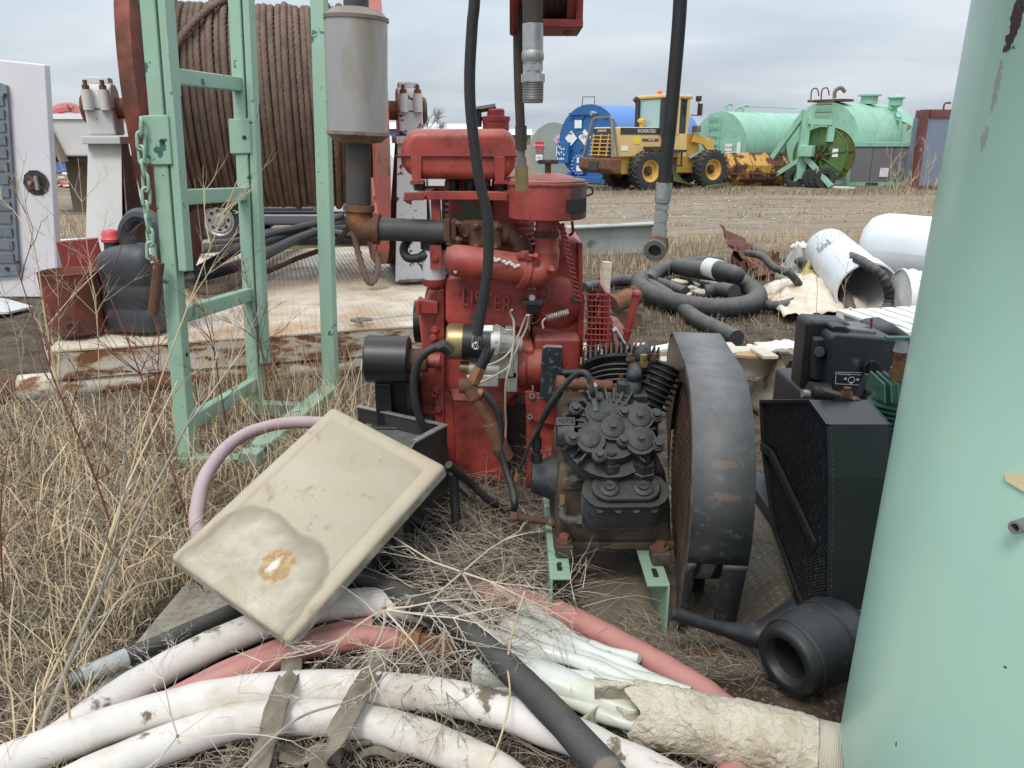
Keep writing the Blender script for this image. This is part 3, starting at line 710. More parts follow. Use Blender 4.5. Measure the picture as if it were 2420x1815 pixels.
# grey cabinet on a mint frame
c0 = gz(2004, 437); c1 = gz(2150, 437)
t = thing('grey_cabinet', 'low grey panelled cabinet with mint green frame in front of rusty green tank', 'cabinet', ((c0.x + c1.x) / 2, c0.y, -0.03))
W = c1.x - c0.x
for k in range(3):
 MB().bx(c0.x + W * k / 3 + 0.01, c0.x + W * (k + 1) / 3 - 0.01, c0.y, c0.y + 1.6, 0.1, 1.28).build('panel', 'container_grey', t)
MB().bx(c0.x - 0.05, c1.x + 0.05, c0.y - 0.04, c0.y + 1.65, 1.285, 1.42).build('top_beam', 'mint_far', t)
MB().bx(c0.x - 0.05, c1.x + 0.05, c0.y - 0.03, c0.y + 1.62, -0.03, 0.095).build('base_beam', 'mint_far', t)
for x in (c0.x - 0.05, c1.x + 0.05):
 MB().bx(x - 0.06, x + 0.06, c0.y - 0.05, c0.y + 0.1, -0.03, 1.283).build('post', 'mint_far', t)
placard(t, V((c0.x + W * 0.55, c0.y - 0.012, 0.42)), (1, 0, 0), (0, 0, 1), 0.15, 'placard_white', None, False, 1.0)
MB().bx(c0.x + 0.6, c0.x + 1.0, c0.y - 0.08, c0.y - 0.031, -0.03, 0.08).build('foot', 'dark_steel', t)
# blue grey container
c0 = gz(2152, 446)
t = thing('shipping_container', 'blue grey steel container with peeling maroon frame beside the grey cabinet', 'container', (c0.x + 1.6, c0.y, -0.03))
x0, y0 = c0.x, c0.y
MB().bx(x0 + 0.2, x0 + 4.5, y0, y0 + 0.9, 0.1, 2.18).build('wall', 'container_blue', t)
for xx in (x0, x0 + 4.3):
 MB().bx(xx + 0.06, xx + 0.2, y0 - 0.06, y0 + 0.3, -0.03, 2.42).build('post', 'maroon', t)
MB().bx(x0 + 0.24, x0 + 4.3, y0 - 0.05, y0 + 0.9, 2.183, 2.42).build('top_rail', 'maroon', t)
MB().bx(x0 + 0.24, x0 + 4.3, y0 - 0.05, y0 + 0.2, -0.03, 0.097).build('bottom_rail', 'maroon', t)
for k in range(3):
 MB().tube(cat([(x0 + 0.7 + k * 0.9, y0 + 0.1, 2.42), (x0 + 0.72 + k * 0.9, y0 + 0.1, 2.6), (x0 + 0.9 + k * 0.9, y0 + 0.1, 2.62)], 4), 0.03, 6).build('hook', 'maroon', t)
# ------------------------------------------------------------------ wheel loader
def tyre_mesh(r, w, rim, n=40, lugs=22, lug=0.035, name='tyre'):
 """tyre about the y axis, centred"""
 m = MB()
 m.lathe([(rim, -w * 0.42), (r * 0.86, -w * 0.5), (r * 0.95, -w * 0.47), (r - 0.01, -w * 0.38), (r, 0), (r - 0.01, w * 0.38), (r * 0.95, w * 0.47), (r * 0.86, w * 0.5), (rim, w * 0.42), (rim, -w * 0.42)], (0, 0, 0), (0, 1, 0), n, False)
 for i in range(lugs):
  for sgn in (-1, 1):
   a = 2 * PI * (i + (0.5 if sgn > 0 else 0)) / lugs
   M = Matrix.Rotation(-a, 3, 'Y')
   p = M @ V((r + lug * 0.2, 0, 0))
   m.box(p + V((0, sgn * w * 0.25, 0)), (lug, w * 0.52, 2 * PI * r / lugs * 0.5), M @ Matrix.Rotation(sgn * 0.45, 3, 'X'))
 return m
def loader():
 rz = R(29); loc = gz(1537, 449) + V((-math.sin(rz), math.cos(rz), 0)) * 0.93
 t = thing('wheel_loader', 'yellow wheel loader with black cab and rusty rear counterweight parked across the yard', 'loader', (loc.x, loc.y, -0.03), rz)
 B = lambda nm, mb, m, par=t, **k: mb.build(nm, m, par, local=True, **k)
 z = 0.03
 for (x, y) in ((0, -0.72), (0, 0.72), (2.62, -0.72), (2.62, 0.72)):
  w = bpy.data.objects.new('wheel', None); COL.objects.link(w); w.parent = t; w.location = (x, y, 0.605); w.empty_display_size = 0.1
  ROOTM[w.name] = ROOTM[t.name]
  B('tyre', tyre_mesh(0.60, 0.42, 0.34), 'tyre', w)
  sg = -1 if y < 0 else 1
  B('rim', MB().lathe([(0.34, sg * 0.19), (0.34, sg * 0.15), (0.30, sg * 0.14), (0.27, sg * 0.04), (0.20, sg * 0.02), (0.16, sg * 0.02), (0.001, sg * 0.02)], (0, 0, 0), (0, 1, 0), 28, False), 'loader_yellow', w)
  B('hub', MB().lathe([(0.15, 0), (0.15, 0.05), (0.08, 0.055), (0.08, 0.13), (0.001, 0.13)], (0, sg * 0.02, 0), (0, sg, 0), 14, False), 'rust_dark', w)
 B('axle', MB().cyl((0, -0.6, 0.605), (0, 0.6, 0.605), 0.13).cyl((2.62, -0.6, 0.605), (2.62, 0.6, 0.605), 0.13), 'loader_yellow')
 B('rear_frame', MB().prism([(-1.2, 0.66), (-0.75, 0.50), (0.75, 0.50), (1.15, 0.55), (1.15, 1.12), (-1.2, 1.12)], (0, 0.42, 0), (1, 0, 0), (0, 0, 1), (0, -1, 0), 0.84), 'loader_yellow', bevel=0.03)
 B('counterweight', MB().prism([(-1.55, 0.68), (-1.38, 0.54), (-1.12, 0.54), (-1.12, 1.0), (-1.55, 1.0)], (0, 0.88, 0), (1, 0, 0), (0, 0, 1), (0, -1, 0), 1.76), 'rust', bevel=0.04)
 B('tow_hitch', MB().bx(-1.60, -1.54, -0.25, 0.25, 0.62, 0.92), 'dark_steel', bevel=0.02)
 hood = B('hood', MB().prism([(-1.28, 1.02), (0.62, 1.02), (0.62, 1.92), (-1.22, 1.92)], (0, 0.58, 0), (1, 0, 0), (0, 0, 1), (0, -1, 0), 1.16), 'loader_cream', bevel=0.05)
 B('side_band', MB().bx(-1.0, 0.55, -0.592, -0.578, 1.70, 1.90), 'dark_steel', hood)
 B('rear_band', MB().bx(-1.275, -1.255, -0.5, 0.5, 1.74, 1.88), 'dark_steel', hood)
 B('lettering', text_mb(MB(), 'KOMATSU', (0.0, -0.594, 1.80), (1, 0, 0), (0, 0, 1), 0.15, 0.004), 'ink_white', hood, ang=0)
 B('lettering', text_mb(MB(), 'KOMATSU', (-1.277, 0.0, 1.81), (0, -1, 0), (0, 0, 1), 0.10, 0.004), 'ink_white', hood, ang=0)
 B('sticker', MB().bx(-0.45, -0.25, -0.594, -0.58, 1.42, 1.64), 'sign_yellow', hood)
 B('sticker', MB().bx(-0.15, 0.5, -0.594, -0.58, 1.50, 1.58), 'maroon', hood)
 B('lettering', text_mb(MB(), 'WA100', (0.2, -0.595, 1.54), (1, 0, 0), (0, 0, 1), 0.08, 0.003), 'ink_white', hood, ang=0)
 B('sticker', MB().bx(-0.95, -0.7, -0.594, -0.58, 1.22, 1.36), 'placard_white', hood)
 B('access_door', MB().bx(-0.55, 0.5, -0.59, -0.575, 1.06, 1.24), 'loader_cream', hood, bevel=0.006)
 # radiator grille: dark recess with yellow bars
 B('radiator', MB().bx(-1.292, -1.27, -0.50, 0.50, 1.05, 1.72), 'dark_steel')
 for k in range(6):
  zz = 1.08 + 0.115 * k
  B('grille_bar', MB().bx(-1.40 + 0.02 * k, -1.36 + 0.02 * k, -0.52, 0.52, zz, zz + 0.03), 'loader_yellow')
 for y in (-0.4, 0.0, 0.4):
  B('grille_bar', MB().bar((-1.385, y, 1.05), (-1.30, y, 1.72), 0.03, 0.03), 'loader_yellow')
 B('grille_guard', MB().bar((-1.42, -0.78, 1.03), (-1.30, -0.52, 2.12), 0.07, 0.07).bar((-1.42, 0.78, 1.03), (-1.30, 0.52, 2.12), 0.07, 0.07).bar((-1.30, -0.52, 2.12), (-1.26, -0.4, 2.22), 0.07, 0.07).bar((-1.30, 0.52, 2.12), (-1.26, 0.4, 2.22), 0.07, 0.07).bar((-1.26, -0.4, 2.22), (-1.26, 0.4, 2.22), 0.06, 0.06).bar((-1.2, -0.78, 1.03), (-1.22, -0.52, 2.05), 0.05, 0.05), 'grey_steel')
 # cab: posts, roof and panes
 zc0, zc1 = 1.20, 2.86
 B('cab_lower', MB().bx(0.62, 1.62, -0.66, 0.66, 1.0, 1.72), 'loader_cream', bevel=0.03)
 B('cab_roof', MB().bx(0.46, 1.72, -0.70, 0.70, 2.78, 2.90), 'loader_cream', bevel=0.04)
 for (x, y) in ((0.55, -0.62), (0.55, 0.62), (1.58, -0.62), (1.58, 0.62), (1.18, -0.635), (1.18, 0.635)):
  B('cab_post', MB().bar((x, y, 1.7), (x, y, 2.8), 0.10, 0.09), 'dark_steel' if x < 1 else 'loader_cream')
 B('side_window', MB().bx(0.62, 1.13, -0.635, -0.62, 1.74, 2.76), 'dark_glass')
 B('side_window', MB().bx(1.24, 1.53, -0.635, -0.62, 1.74, 2.76), 'dark_glass')
 B('side_window', MB().bx(0.62, 1.53, 0.62, 0.635, 1.74, 2.76), 'pale_glass')
 B('rear_window', MB().bx(0.52, 0.535, -0.57, 0.57, 1.82, 2.76), 'pale_glass')
 B('windscreen', MB().bx(1.60, 1.615, -0.57, 0.57, 1.74, 2.76), 'dark_glass')
 B('seat', MB().bx(0.7, 1.0, -0.2, 0.2, 1.75, 2.3).bx(0.72, 0.8, -0.12, 0.12, 2.3, 2.5), 'dark_steel', bevel=0.03)
 B('exhaust_stack', MB().tube(cat([(0.48, 0.52, 1.7), (0.48, 0.52, 2.6), (0.46, 0.54, 2.72), (0.36, 0.56, 2.82)], 4), 0.09, 10), 'dark_steel')
 B('air_precleaner', MB().cyl((0.32, 0.1, 1.77), (0.32, 0.1, 2.05), 0.06).lathe([(0.08, 0), (0.13, 0.04), (0.13, 0.1), (0.05, 0.15)], (0.32, 0.1, 2.05), (0, 0, 1), 14), 'loader_yellow')
 B('beacon', MB().lathe([(0.08, 0), (0.08, 0.13), (0.05, 0.16)], (1.0, 0.1, 2.895), (0, 0, 1), 12), 'orange_lamp')
 B('mirror', MB().tube(cat([(1.66, -0.7, 2.3), (1.75, -0.95, 2.3), (1.75, -1.0, 2.55), (1.7, -0.9, 2.75)], 4), 0.02, 5).box((1.76, -1.0, 2.45), (0.08, 0.16, 0.36)).box((1.72, -0.95, 2.78), (0.08, 0.2, 0.16)), 'dark_steel', bevel=0.02)
 B('step', MB().bx(0.55, 1.35, -0.98, -0.62, 1.16, 1.24).bx(0.75, 1.25, -0.95, -0.7, 0.72, 0.77).bar((0.78, -0.9, 0.75), (0.78, -0.9, 1.16), 0.05, 0.03).bar((1.22, -0.9, 0.75), (1.22, -0.9, 1.16), 0.05, 0.03), 'dark_steel')
 B('front_frame', MB().prism([(1.55, 0.5), (3.0, 0.45), (3.2, 0.8), (2.5, 1.2), (2.35, 1.75), (1.95, 1.75), (1.75, 1.1), (1.55, 0.95)], (0, 0.30, 0), (1, 0, 0), (0, 0, 1), (0, -1, 0), 0.6), 'loader_yellow', bevel=0.02)
 for y in (-0.42, 0.42):
  B('boom_arm', MB().prism([(2.0, 1.48), (2.15, 1.75), (2.6, 1.62), (3.55, 0.72), (3.75, 0.35), (3.5, 0.28), (3.25, 0.62), (2.5, 1.38)], (0, y + 0.05, 0), (1, 0, 0), (0, 0, 1), (0, -1, 0), 0.1), 'loader_yellow', bevel=0.012)
  B('boom_cylinder', MB().cyl((2.0, y * 0.8, 0.95), (2.75, y * 0.8, 1.2), 0.07, None, 10).cyl((2.75, y * 0.8, 1.2), (3.1, y * 0.8, 1.0), 0.04, None, 8), 'zinc')
  B('headlamp', MB().bx(2.1, 2.28, y - 0.12, y + 0.12, 1.77, 1.98), 'far_brown', bevel=0.02)
 B('bell_crank', MB().prism([(2.9, 1.0), (3.1, 1.6), (3.35, 1.55), (3.3, 0.9)], (0, 0.06, 0), (1, 0, 0), (0, 0, 1), (0, -1, 0), 0.12), 'loader_yellow', bevel=0.01)
 B('tilt_cylinder', MB().cyl((2.2, 0, 1.6), (3.1, 0, 1.45), 0.07, None, 10), 'zinc')
 B('fender', MB().bx(-0.1, 0.62, -0.93, -0.6, 1.28, 1.34), 'dark_steel')
loader()
# detached loader bucket, heavily rusted
def bucket():
 p0 = gz(1722, 440); p1 = gz(1866, 440)
 rz = math.atan2(0.5, 2.2)
 t = thing('loader_bucket', 'detached yellow loader bucket half eaten by rust on the ground beside the loader', 'bucket', (p0.x, p0.y, -0.03), rz)
 L = 2.2
 prof = [(0, 0.0), (0.75, 0.0), (1.05, 0.25), (1.1, 0.7), (0.75, 1.12), (0.7, 1.1), (1.02, 0.68), (0.97, 0.3), (0.72, 0.06), (0, 0.06)]
 prof = [(0.15 + 0.9 - a, b) for a, b in prof]
 MB().prism(prof, (0, 0, 0), (0, 1, 0), (0, 0, 1), (1, 0, 0), L).build('shell', 'bucket_rust', t, local=True)
 for x in (-0.03, L + 0.0):
  MB().prism([(1.05, 0.0), (0.25, 0.0), (-0.02, 0.3), (-0.05, 0.7), (0.3, 1.12)], (x, 0, 0), (0, 1, 0), (0, 0, 1), (1, 0, 0), 0.03).build('side_plate', 'bucket_rust', t, local=True)
 for k in range(4):
  x = 0.2 + k * 0.6
  MB().prism([(-0.1, 0.3), (-0.12, 0.72), (0.28, 1.13), (0.3, 1.05), (-0.04, 0.68), (-0.02, 0.3)], (x, 0, 0), (0, 1, 0), (0, 0, 1), (1, 0, 0), 0.05).build('rib', 'rust_dark' if k == 0 else 'bucket_rust', t, local=True)
 MB().bx(0, L, -0.075, -0.04, 0.42, 0.47).build('wear_bar', 'rust', t, local=True)
bucket()
# trailer with an empty cable reel
def reel_trailer():
 c = gz(1908, 441)
 x, y = c.x, c.y
 t = thing('reel_trailer', 'mint green cable reel trailer with A-frame and large olive green drum', 'trailer', (x, y, -0.03))
 ax = V((math.sin(R(40)), math.cos(R(40)), 0)); sd = V((ax.y, -ax.x, 0))
 base = V((x, y + 0.3, 0))
 hub = base + sd * 0.42 + V((0, 0, 1.0))
 post = lambda p, q, w=0.22, nm='post', m='mint_far': MB().bar(p, q, w, w * 0.8).build(nm, m, t)
 post(base - sd * 0.1 - ax * 0.25 + V((0, 0, 0.25)), base - sd * 0.1 - ax * 0.25 + V((0, 0, 2.45)), 0.28)
 post(base - sd * 0.1 - ax * 0.25 + V((0, 0, 2.45)), base - sd * 1.35 - ax * 0.25 + V((0, 0, 0.55)), 0.2, 'brace')
 post(base - sd * 0.1 - ax * 0.25 + V((0, 0, 0.9)), base - sd * 1.15 - ax * 0.25 + V((0, 0, 0.2)), 0.18, 'brace')
 post(base + sd * 0.05 - ax * 0.3 + V((0, 0, 0.95)), base + sd * 1.0 - ax * 0.3 + V((0, 0, 0.05)), 0.18, 'brace')
 post(base + sd * 0.9 - ax * 0.15 + V((0, 0, 0.02)), base + sd * 1.75 - ax * 0.3 + V((0, 0, 0.02)), 0.08, 'drawbar', 'placard_white')
 post(base + sd * 0.0 - ax * 0.25 + V((0, 0, 2.1)), base + sd * 0.75 - ax * 0.1 + V((0, 0, 2.05)), 0.22, 'top_beam')
 post(base + sd * 0.7 - ax * 0.1 + V((0, 0, 2.05)), base + sd * 0.7 - ax * 0.1 + V((0, 0, 1.45)), 0.2, 'post')
 MB().box(base + sd * 0.1 - ax * 0.42 + V((0, 0, 1.15)), (0.45, 0.3, 0.35), Matrix((sd, ax, V((0, 0, 1)))).transposed()).build('hub_bracket', 'mint_far', t, bevel=0.02)
 for k, (s0, m) in enumerate(((-0.05, 'reel_green'), (0.75, 'reel_olive'))):
  o = hub + ax * s0
  fl = MB().lathe([(0.12, 0), (0.86, 0), (0.90, -0.03), (0.90, 0.05), (0.86, 0.04), (0.12, 0.04)], o, ax, 40, False).build('flange', m, t)
  for j in range(8):
   a = j * PI / 4 + 0.2
   d = sd * math.cos(a) + V((0, 0, 1)) * math.sin(a)
   MB().bar(o - ax * 0.02 + d * 0.16, o - ax * 0.02 + d * 0.85, 0.04, 0.04, ax).build('spoke', m, fl)
 MB().cyl(hub - ax * 0.05, hub + ax * 0.78, 0.35, None, 24).cyl(hub - ax * 0.3, hub + ax * 0.95, 0.06, None, 10).build('drum', 'rust_dark', t)
 p = hub - ax * 0.06 + sd * 0.5 + V((0, 0, 0.1))
 placard(t, p, sd, (0, 0, 1), 0.13, 'placard_white', None, False, 0.7)
 wm = tyre_mesh(0.33, 0.2, 0.15, 24, 16, 0.015).mesh('tyre'); wm.materials.append(MATS['tyre'])
 for (s0, d) in ((-0.25, -0.3), (0.35, -0.25), (0.55, -0.25), (0.75, -0.25)):
  o = base + sd * s0 + ax * d + V((0, 0, 0.29))
  M = Matrix.Translation(o - V((x, y, -0.03))) @ Matrix((sd.to_4d(), ax.to_4d(), V((0, 0, 1, 0)), V((0, 0, 0, 1)))).transposed()
  M = Matrix.Translation(o - V((x, y, -0.03))) @ Matrix.Rotation(math.atan2(sd.y, sd.x) + 0.5, 4, 'Z')
  share('tyre', wm, None, t, M)
reel_trailer()
# bits of scrap lying by the loader: bent cover sheet, white pipe, plastic
p = gz(1560, 440)
MB().grid(lambda s, q: gz(1590 + 65 * s, 446 - 6 * s) + V((0, q * 0.5, 0.02 + 0.55 * (1 - s) * (1 - s) * (0.4 + q) + 0.04 * math.sin(9 * q + 4 * s))), 10, 6).build('scrap_sheet', 'galv_grey', solid=0.01)
tag(bpy.data.objects['scrap_sheet'], 'bent olive metal sheet lying between the loader wheels', 'scrap metal')
bpy.data.objects['scrap_sheet'].data.materials[0] = MATS['reel_olive']
for k, (u0, u1, v) in enumerate(((1712, 1742, 436), (1668, 1720, 447))):
 o = MB().bar(gz(u0, v) + V((0, 0, 0.05)), gz(u1, v - 6) + V((0, 0, 0.09)), 0.12, 0.08).build('plank', ('placard_white', 'reel_olive')[k])
 tag(o, ('short white board on the dirt in front of the rusty bucket', 'long olive plank on the dirt under the loader front wheel')[k], 'board')
# white slatted stack left of the grey tank
q = gz(1303, 412)
t = thing('slat_stack', 'stack of white boards standing left of the weathered grey tank', 'board stack', (q.x, q.y, -0.03))
for k in range(7):
 MB().bx(q.x - 0.45, q.x + 0.3, q.y, q.y + 0.9, 0.03 + k * 0.2, 0.14 + k * 0.2).build('board', 'placard_white' if k % 2 else 'far_white', t)
MB().bx(q.x - 0.35, q.x - 0.25, q.y + 0.1, q.y + 0.7, -0.03, 1.3).bx(q.x + 0.1, q.x + 0.2, q.y + 0.1, q.y + 0.7, -0.03, 1.3).build('upright', 'far_brown', t)
# grey I-beam lying in the grass behind the engine
b0 = gz(1230, 612); b1 = gz(1552, 592)
d = (b1 - b0).normalized(); nn = V((-d.y, d.x, 0))
t = thing('steel_beam', 'grey steel I-beam lying in the grass behind the red engine', 'beam', (b0.x, b0.y, -0.03), math.atan2(d.y, d.x))
L = (b1 - b0).length; H = 0.44
MB().bx(0, L, -0.008, 0.008, 0.02, H - 0.02).build('web', 'galv_grey', t, local=True)
MB().bx(0, L + 0.12, -0.13, 0.13, H - 0.02, H).build('top_flange', 'galv_grey', t, local=True)
MB().bx(0, L + 0.12, -0.13, 0.13, -0.03, 0.018).build('bottom_flange', 'brown_steel', t, local=True)
MB().bx(L - 0.05, L - 0.03, -0.12, 0.12, 0.02, H - 0.02).build('end_plate', 'galv_grey', t, local=True)
# ================================================================== left side: cable drum skid, ladder, housing, truck
def pj(p):
 w = p[1] * _c + (CAMH - p[2]) * _s; yy = p[1] * _s - (CAMH - p[2]) * _c
 return 1210 + FPX * p[0] / w, 907.5 - FPX * yy / w
def line_at_v(p0, p1, v):
 lo, hi = 0.0, 1.0
 for _ in range(40):
  m = (lo + hi) / 2
  if pj(p0.lerp(p1, m))[1] > v: lo = m
  else: hi = m
 return p0.lerp(p1, lo)
def lozenges(m, o, ex, ey, w, h, sp=0.05, L=0.03, hw=0.007, ht=0.0022, keep=None):
 """raised tread of diamond plate"""
 ex, ey = V(ex), V(ey); ez = ex.cross(ey)
 nx, ny = int(w / sp), int(h / sp)
 vs = []; fs = []
 for i in range(nx):
  for j in range(ny):
   c = V(o) + ex * ((i + 0.5) * sp) + ey * ((j + 0.5) * sp)
   if keep and not keep((i + 0.5) * sp, (j + 0.5) * sp): continue
   s = 1 if (i + j) % 2 else -1
   a = (ex + ey * s).normalized(); b = ez.cross(a)
   k = len(vs)
   vs += [c - a * L / 2, c - b * hw, c + a * L / 2, c + b * hw, c - a * L * 0.28 + ez * ht, c + a * L * 0.28 + ez * ht]
   fs += [(k, k + 1, k + 5, k + 4), (k + 1, k + 2, k + 5), (k + 2, k + 3, k + 4, k + 5), (k + 3, k, k + 4)]
 return m.add(vs, fs)
YAW = R(17)
EX = V((math.cos(YAW), math.sin(YAW), 0)); EY = V((-math.sin(YAW), math.cos(YAW), 0)); EZ = V((0, 0, 1))
DM = Matrix((EX, EY, EZ)).transposed()
DO = gz(110, 830, 0.3)
def skid():
 t = thing('drum_skid', 'white rusty diamond plate skid deck under the big cable drum', 'skid', (DO.x, DO.y, -0.03), YAW)
 L, D = 3.1, 4.4
 dk = MB().bx(0, L, 0, D, 0.318, 0.33).build('deck', 'deck_plate', t, local=True)
 o = lozenges(MB(), (0.01, 0.01, 0.3301), (1, 0, 0), (0, 1, 0), L - 0.02, D - 0.02, 0.042, 0.034, 0.008, 0.004).build('tread', 'deck_plate', dk, local=True, ang=0, recalc=False)
 o['kind'] = 'stuff'
 MB().bx(0.0, L, 0.004, 0.07, 0.13, 0.316).build('edge_channel', 'deck_beam', t, local=True, bevel=0.006)
 MB().tube([(-0.28, 0.10, 0.065), (-0.27, 0.10, 0.065), (L, 0.10, 0.065)], 0.094, 20).build('runner_pipe', 'deck_beam', t, local=True)
 MB().cyl((-0.34, 0.10, 0.065), (-0.22, 0.10, 0.065), 0.102, None, 20).build('pipe_cap', 'rust_flake', t, local=True)
 MB().bx(0, 0.06, 0.075, D, 0.15, 0.316).build('side_channel', 'deck_beam', t, local=True)
 MB().bx(0, L, D - 0.09, D, -0.03, 0.316).build('rear_channel', 'deck_beam', t, local=True)
 MB().bx(L - 0.06, L, 0.075, D - 0.1, -0.03, 0.316).build('side_channel', 'deck_beam', t, local=True)
 return t
skid()
# the drum: axle ends from the bearing blocks
AL = gy(245, 262, 7.0); AR = gy(966, 256, 7.6)
AX = (AR - AL); AX.z = 0; SPAN = AX.length; AX.normalize(); AP = V((-AX.y, AX.x, 0))
AZ = (AL.z + AR.z) / 2
AL.z = AR.z = AZ
DKZ = 0.30
def stand(t, p, m, sg):
 """bearing block on an A-shaped pedestal; p = axle point"""
 Mx = Matrix((AX, AP, EZ)).transposed()
 b = MB()
 prof = [(-0.17, -0.22), (0.17, -0.22), (0.17, 0.05), (0.13, 0.16), (0.07, 0.2), (-0.07, 0.2), (-0.13, 0.16), (-0.17, 0.05)]
 b.prism(prof, p - AX * 0.11, AP, EZ, AX, 0.22)
 bl = b.build('bearing_block', m, t, bevel=0.02)
 MB().prism([(-0.085, 0.19), (0.085, 0.19), (0.08, 0.245), (-0.08, 0.245)], p - AX * 0.09, AP, EZ, AX, 0.18).build('block_cap', m, bl, bevel=0.008)
 MB().box(p + V((0, 0, -0.01)), (0.226, 0.35, 0.008), Mx).build('joint_line', 'rust_dark', bl)
 for sx in (-0.065, 0.065):
  MB().cyl(p + AX * sx - AP * 0.19 + V((0, 0, -0.02)), p + AX * sx - AP * 0.19 + V((0, 0, 0.14)), 0.042, None, 12).build('bolt_boss', m, bl)
  MB().cyl(p + AX * sx - AP * 0.19 + V((0, 0, 0.14)), p + AX * sx - AP * 0.19 + V((0, 0, 0.175)), 0.032, None, 6).cyl(p + AX * sx - AP * 0.19 + V((0, 0, 0.17)), p + AX * sx - AP * 0.19 + V((0, 0, 0.215)), 0.018, None, 8).build('bolt', 'rust', bl)
 MB().box(p + V((0, 0, -0.26)), (0.3, 0.48, 0.06), Mx).build('cap_plate', m, t, bevel=0.006)
 top = p + V((0, 0, -0.29)); zb = DKZ + 0.033
 for s2 in (-1, 1):
  q0 = top + AP * (0.12 * s2); q1 = V((p.x, p.y, zb)) + AP * (0.52 * s2)
  d = q1 - q0
  MB().plate([q0 - AX * 0.13, q0 + AX * 0.13, q1 + AX * 0.06, q1 - AX * 0.24], AP * 0.014 * s2).build('leg_plate', m if s2 < 0 else 'brown_steel', t)
 MB().plate([top - AP * 0.11, top + AP * 0.11, V((p.x, p.y, zb)) + AP * 0.5, V((p.x, p.y, zb)) - AP * 0.5], AX * 0.012).build('leg_web', 'brown_steel', t)
 MB().plate([top - AP * 0.11 + AX * 0.12, top + AP * 0.11 + AX * 0.12, V((p.x, p.y, zb)) + AP * 0.5 + AX * 0.12, V((p.x, p.y, zb)) - AP * 0.5 + AX * 0.12], AX * 0.012).build('leg_web', 'brown_steel', t)
 MB().box(V((p.x, p.y, zb + 0.008)), (0.42, 1.2, 0.014), Mx).build('foot_plate', 'brown_steel', t)
st1 = thing('drum_stand', 'white bearing pedestal with slanted leg beside the black jug, holding the drum axle', 'pedestal', (AL.x, AL.y, DKZ + 0.03))
stand(st1, AL, 'white_leg', -1)
st2 = thing('drum_stand', 'rust flecked white bearing pedestal behind the red fuel tank, holding the drum axle', 'pedestal', (AR.x, AR.y, DKZ + 0.03))
stand(st2, AR, 'white_leg_rusty', 1)
